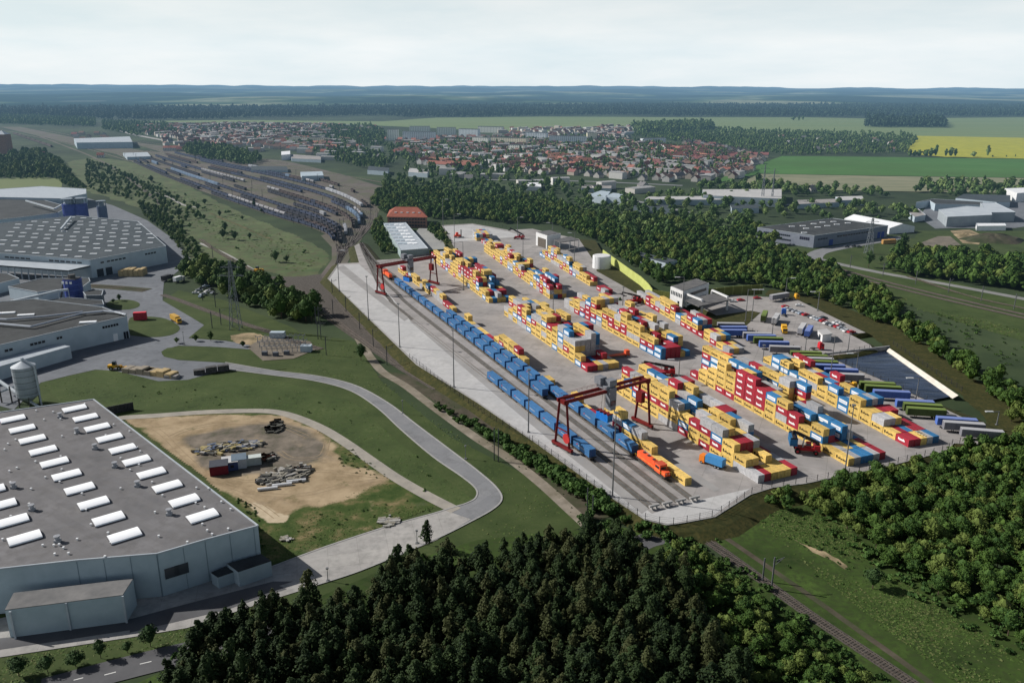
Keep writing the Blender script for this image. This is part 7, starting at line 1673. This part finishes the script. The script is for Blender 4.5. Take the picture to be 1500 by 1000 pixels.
for i, (L, W, h, r, wi, rc) in enumerate(((11, 9, 4.5, 4, 0, 'red'), (12, 9, 5.5, 3.5, 1, 'brown'), (24, 9, 5.5, 4, 2, 'orange'), (11, 10, 3.5, 4.5, 0, 'grey'), (14, 9, 5, 4, 1, 'dark red'), (30, 9, 6, 3.5, 2, 'red'), (12, 10, 5.5, 3, 2, 'brown'), (22, 11, 9, .6, 2, 'pale'), (34, 16, 6, .5, 0, 'pale'))): HV.append((rc, L, house_meshes(L, W, h, r, wi, rc)))
hs = []
def addh(poly, sp, sd, dens, ang, kinds=(0, 1, 3, 4, 6, 1, 3, 0, 6, 7, 8)):
    r = random.Random(sd)
    for (x, y, z) in scatter(poly, sp, sd, dens=dens, jit=.22): hs.append((x, y, r.choice(kinds), ang+.5*math.sin(x/160)+r.gauss(0, .08)+(math.pi/2 if r.random() < .3 else 0)))
addh([(565, 222), (700, 215), (850, 215), (940, 222), (1090, 232), (1110, 240), (1080, 262), (1000, 268), (900, 262), (800, 256), (700, 248), (620, 240)], 19, 81, .66, .5)
addh([(100, 198), (170, 196), (185, 205), (120, 212)], 34, 97, .35, .2); addh([(230, 206), (330, 212), (400, 224), (300, 220), (240, 214)], 26, 98, .4, .2); addh([(1000, 205), (1110, 228), (1125, 232), (1085, 262), (1000, 240)], 17, 82, .6, .9, (1, 3, 6, 4)); addh([(560, 205), (760, 200), (900, 205), (980, 215), (960, 225), (800, 216), (600, 222)], 24, 83, .6, .2)
addh([(620, 238), (690, 240), (692, 250), (630, 247)], 22, 84, .9, -.15, (2, 5)); addh([(800, 228), (880, 238), (870, 246), (800, 240)], 26, 85, .8, -.1, (2, 5)); addh([(975, 217), (1045, 219), (1040, 236), (985, 234)], 28, 86, .8, 0, (5, 2))
addh([(200, 185), (330, 182), (480, 184), (560, 188), (560, 196), (470, 200), (430, 222), (330, 210), (280, 208), (215, 198)], 22, 87, .62, .3); addh([(430, 205), (480, 206), (500, 222), (440, 222)], 24, 88, .6, .1, (1, 2, 4))
addh([(720, 190), (900, 188), (930, 196), (920, 204), (760, 204)], 28, 89, .6, .2); addh([(1130, 200), (1320, 203), (1310, 222), (1150, 224)], 60, 90, .35, .4, (3, 6))
addh([(870, 186), (930, 186), (930, 192), (870, 192)], 30, 91, .5, .2); addh([(250, 195), (420, 200), (560, 205), (560, 232), (480, 236), (400, 218), (280, 212)], 30, 93, .45, .2, (7, 3, 0, 8, 1)); addh([(590, 250), (700, 258), (860, 272), (1010, 268), (1000, 282), (860, 282), (700, 270)], 44, 94, .5, .1, (8, 7, 3)); hs = [h for h in hs if 0 < proj((h[0], h[1], 3))[0] < 1500]
hs.sort(key=lambda h: (h[0]**2+h[1]**2)/(HV[h[2]][1]))
for (x, y, k, a) in hs[:285]:
    rc, L, (w, rf, wn) = HV[k]; t = thing('house', '%s roofed %s in the dense town beyond the tree belt' % (rc, 'terraced house' if L > 20 else 'house'), 'house', (x, y, 0), a, '%s roofed %s in the town' % (rc, 'terraces' if L > 20 else 'houses'))
    for nm_, me in (('wall', w), ('roof', rf)):
        o = bpy.data.objects.new(nm_, me); C.objects.link(o); o.parent = t
def house_stuff(items):
    mb = MB(); ml = wms+list(rms.values()); rk = list(RC)
    for (x, y, k, a) in items:
        rc, L, (w, rf, wn) = HV[k]; co, si = math.cos(a), math.sin(a)
        for me, mi in ((w, k % 3), (rf, 3+rk.index(rc))):
            o = len(mb.v); mb.v.extend([(x+v.co.x*co-v.co.y*si, y+v.co.x*si+v.co.y*co, v.co.z) for v in me.vertices])
            for p in me.polygons: mb.f.append(tuple(i+o for i in p.vertices)); mb.m.append(mi)
    tag(mb.obj('houses', ml), 'smaller looking houses filling the rest of the far town', 'houses', kind='stuff')
house_stuff(hs[285:])
for (px, L, k, a, lab) in (((60, 230), 0, 4, .2, 'lone red roofed house by the dark trees at the far left'), ((252, 221), 0, 5, .1, 'long pink red station building beside the rail yard'), ((265, 222), 0, 4, .1, 'red roofed annex right of the station building'), ((148, 231), 0, 0, .2, 'tiny red roofed signal house left of the rail yard'), ((344, 204), 0, 5, .3, 'red roofed school above the rail yard'), ((640, 243), 0, 0, .2, 'white house before the red terraces'), ((1026, 262), 0, 3, .4, 'white gabled house beside the green field corner'), ((1168, 281), 0, 3, .2, 'small white house under the fallow field'), ((1188, 281), 0, 3, .5, 'second small white house under the fallow field')):
    rc, L_, (w, rf, wn) = HV[k]; t = thing('house', lab, 'house', G(*px, 0), a)
    for nm_, me in (('wall', w), ('roof', rf), ('window', wn)): o = bpy.data.objects.new(nm_, me); C.objects.link(o); o.parent = t
# water tower of brick at the left edge
t = thing('brick_tower', 'dark brick tower with a pointed pale roof at the far left edge', 'tower', G(8, 225, 0)); mb = MB(); mb.box((0, 0, 0), (20, 18, 34)); mb.obj('wall', MATS['brick'], t); mb = MB(); mb.box((0, 0, 34), (21, 19, 6), taper=.1); mb.obj('roof', metal_l, t)
# apartment blocks
apm = [mat('apartment_%d' % i, c, tuple(x*1.08 for x in c), .3) for i, c in enumerate(((.72, .72, .64), (.62, .66, .68), (.72, .66, .50)))]
def block_of_flats(px0, px1, floors, mi, label, dep=12):
    a, b = G(*px0, 0), G(*px1, 0); d = (b-a); L = d.length; t = thing('apartment_block', label, 'apartment block', (a+b)/2, math.atan2(d.y, d.x)); h = floors*2.9+1
    mb = MB(); mb.box((0, dep/2, 0), (L, dep, h)); mb.obj('wall', apm[mi], t); mb = MB(); mb.box((0, dep/2, h), (L+.6, dep+.6, .5)); mb.obj('roof', ind_dark, t)
    for f in range(floors):
        mb = MB(); n = int(L/4.2)
        for k in range(n): mb.box((-L/2+L*(k+.5)/n, -.03, 1.3+f*2.9), (1.6, .1, 1.1))
        mb.obj('window_row', dkw, t)
for i, (p0, p1, f, m_, lab) in enumerate((((568, 206), (584, 206), 8, 0, 'tall pale yellow apartment block at the left of the estate'), ((590, 207), (636, 208), 7, 1, 'long pale apartment slab facing the rail yard'), ((640, 198), (668, 198), 6, 0, 'apartment block behind the red roofs of the estate'), ((672, 200), (700, 201), 6, 1, 'pale apartment block right of the estate middle'),
    ((692, 212), (715, 213), 5, 0, 'low cream apartment block before the estate'), ((718, 212), (770, 214), 5, 2, 'long yellowish apartment block in the town centre'), ((770, 206), (800, 207), 6, 1, 'grey apartment block left of the church area'), ((804, 212), (858, 213), 6, 1, 'wide grey apartment block in the town centre'), ((860, 207), (874, 207), 6, 2, 'small cream apartment tower beside the wide grey block'),
    ((600, 196), (630, 196), 6, 0, 'apartment block at the back left of the estate'), ((700, 194), (735, 195), 5, 0, 'farthest pale apartment block near the green field'), ((424, 210), (480, 211), 4, 2, 'long yellowish tenement behind the station trees'), ((745, 222), (768, 223), 4, 0, 'cream flats behind the terraces'), ((942, 212), (975, 211), 4, 1, 'grey flats at the right of the town'))):
    block_of_flats(p0, p1, f, m_, lab)

# ------------------------------------------------------------------ aerial haze painted into every material as a blue glow growing with distance
def paint_haze_all():
    g = bpy.data.node_groups.new('painted_haze', 'ShaderNodeTree')
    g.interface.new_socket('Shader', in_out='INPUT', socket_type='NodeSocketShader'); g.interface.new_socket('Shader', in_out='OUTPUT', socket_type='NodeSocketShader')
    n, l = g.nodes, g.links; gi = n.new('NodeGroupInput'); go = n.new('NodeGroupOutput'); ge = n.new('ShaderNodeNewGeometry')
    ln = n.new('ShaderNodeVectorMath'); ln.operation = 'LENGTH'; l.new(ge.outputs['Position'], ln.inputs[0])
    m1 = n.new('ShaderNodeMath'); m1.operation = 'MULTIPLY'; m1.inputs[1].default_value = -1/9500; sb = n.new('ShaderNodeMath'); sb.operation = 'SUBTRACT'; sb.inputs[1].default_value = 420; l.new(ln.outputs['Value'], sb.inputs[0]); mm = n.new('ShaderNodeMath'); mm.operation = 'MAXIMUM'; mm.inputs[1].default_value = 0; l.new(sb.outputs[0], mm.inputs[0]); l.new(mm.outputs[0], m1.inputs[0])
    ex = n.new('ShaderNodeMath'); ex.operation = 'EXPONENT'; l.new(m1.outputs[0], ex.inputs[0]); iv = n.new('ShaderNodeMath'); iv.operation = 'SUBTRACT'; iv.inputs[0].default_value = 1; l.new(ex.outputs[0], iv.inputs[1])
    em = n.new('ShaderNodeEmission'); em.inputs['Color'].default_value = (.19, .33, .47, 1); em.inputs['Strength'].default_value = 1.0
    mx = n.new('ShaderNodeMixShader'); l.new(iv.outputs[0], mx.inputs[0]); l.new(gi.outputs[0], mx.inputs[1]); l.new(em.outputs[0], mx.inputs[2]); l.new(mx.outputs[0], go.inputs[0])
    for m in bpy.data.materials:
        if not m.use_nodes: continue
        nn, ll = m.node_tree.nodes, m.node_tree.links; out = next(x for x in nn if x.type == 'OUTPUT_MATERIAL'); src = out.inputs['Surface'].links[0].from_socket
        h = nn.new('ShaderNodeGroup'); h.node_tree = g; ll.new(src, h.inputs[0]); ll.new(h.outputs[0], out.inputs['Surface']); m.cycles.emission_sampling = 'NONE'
paint_haze_all()
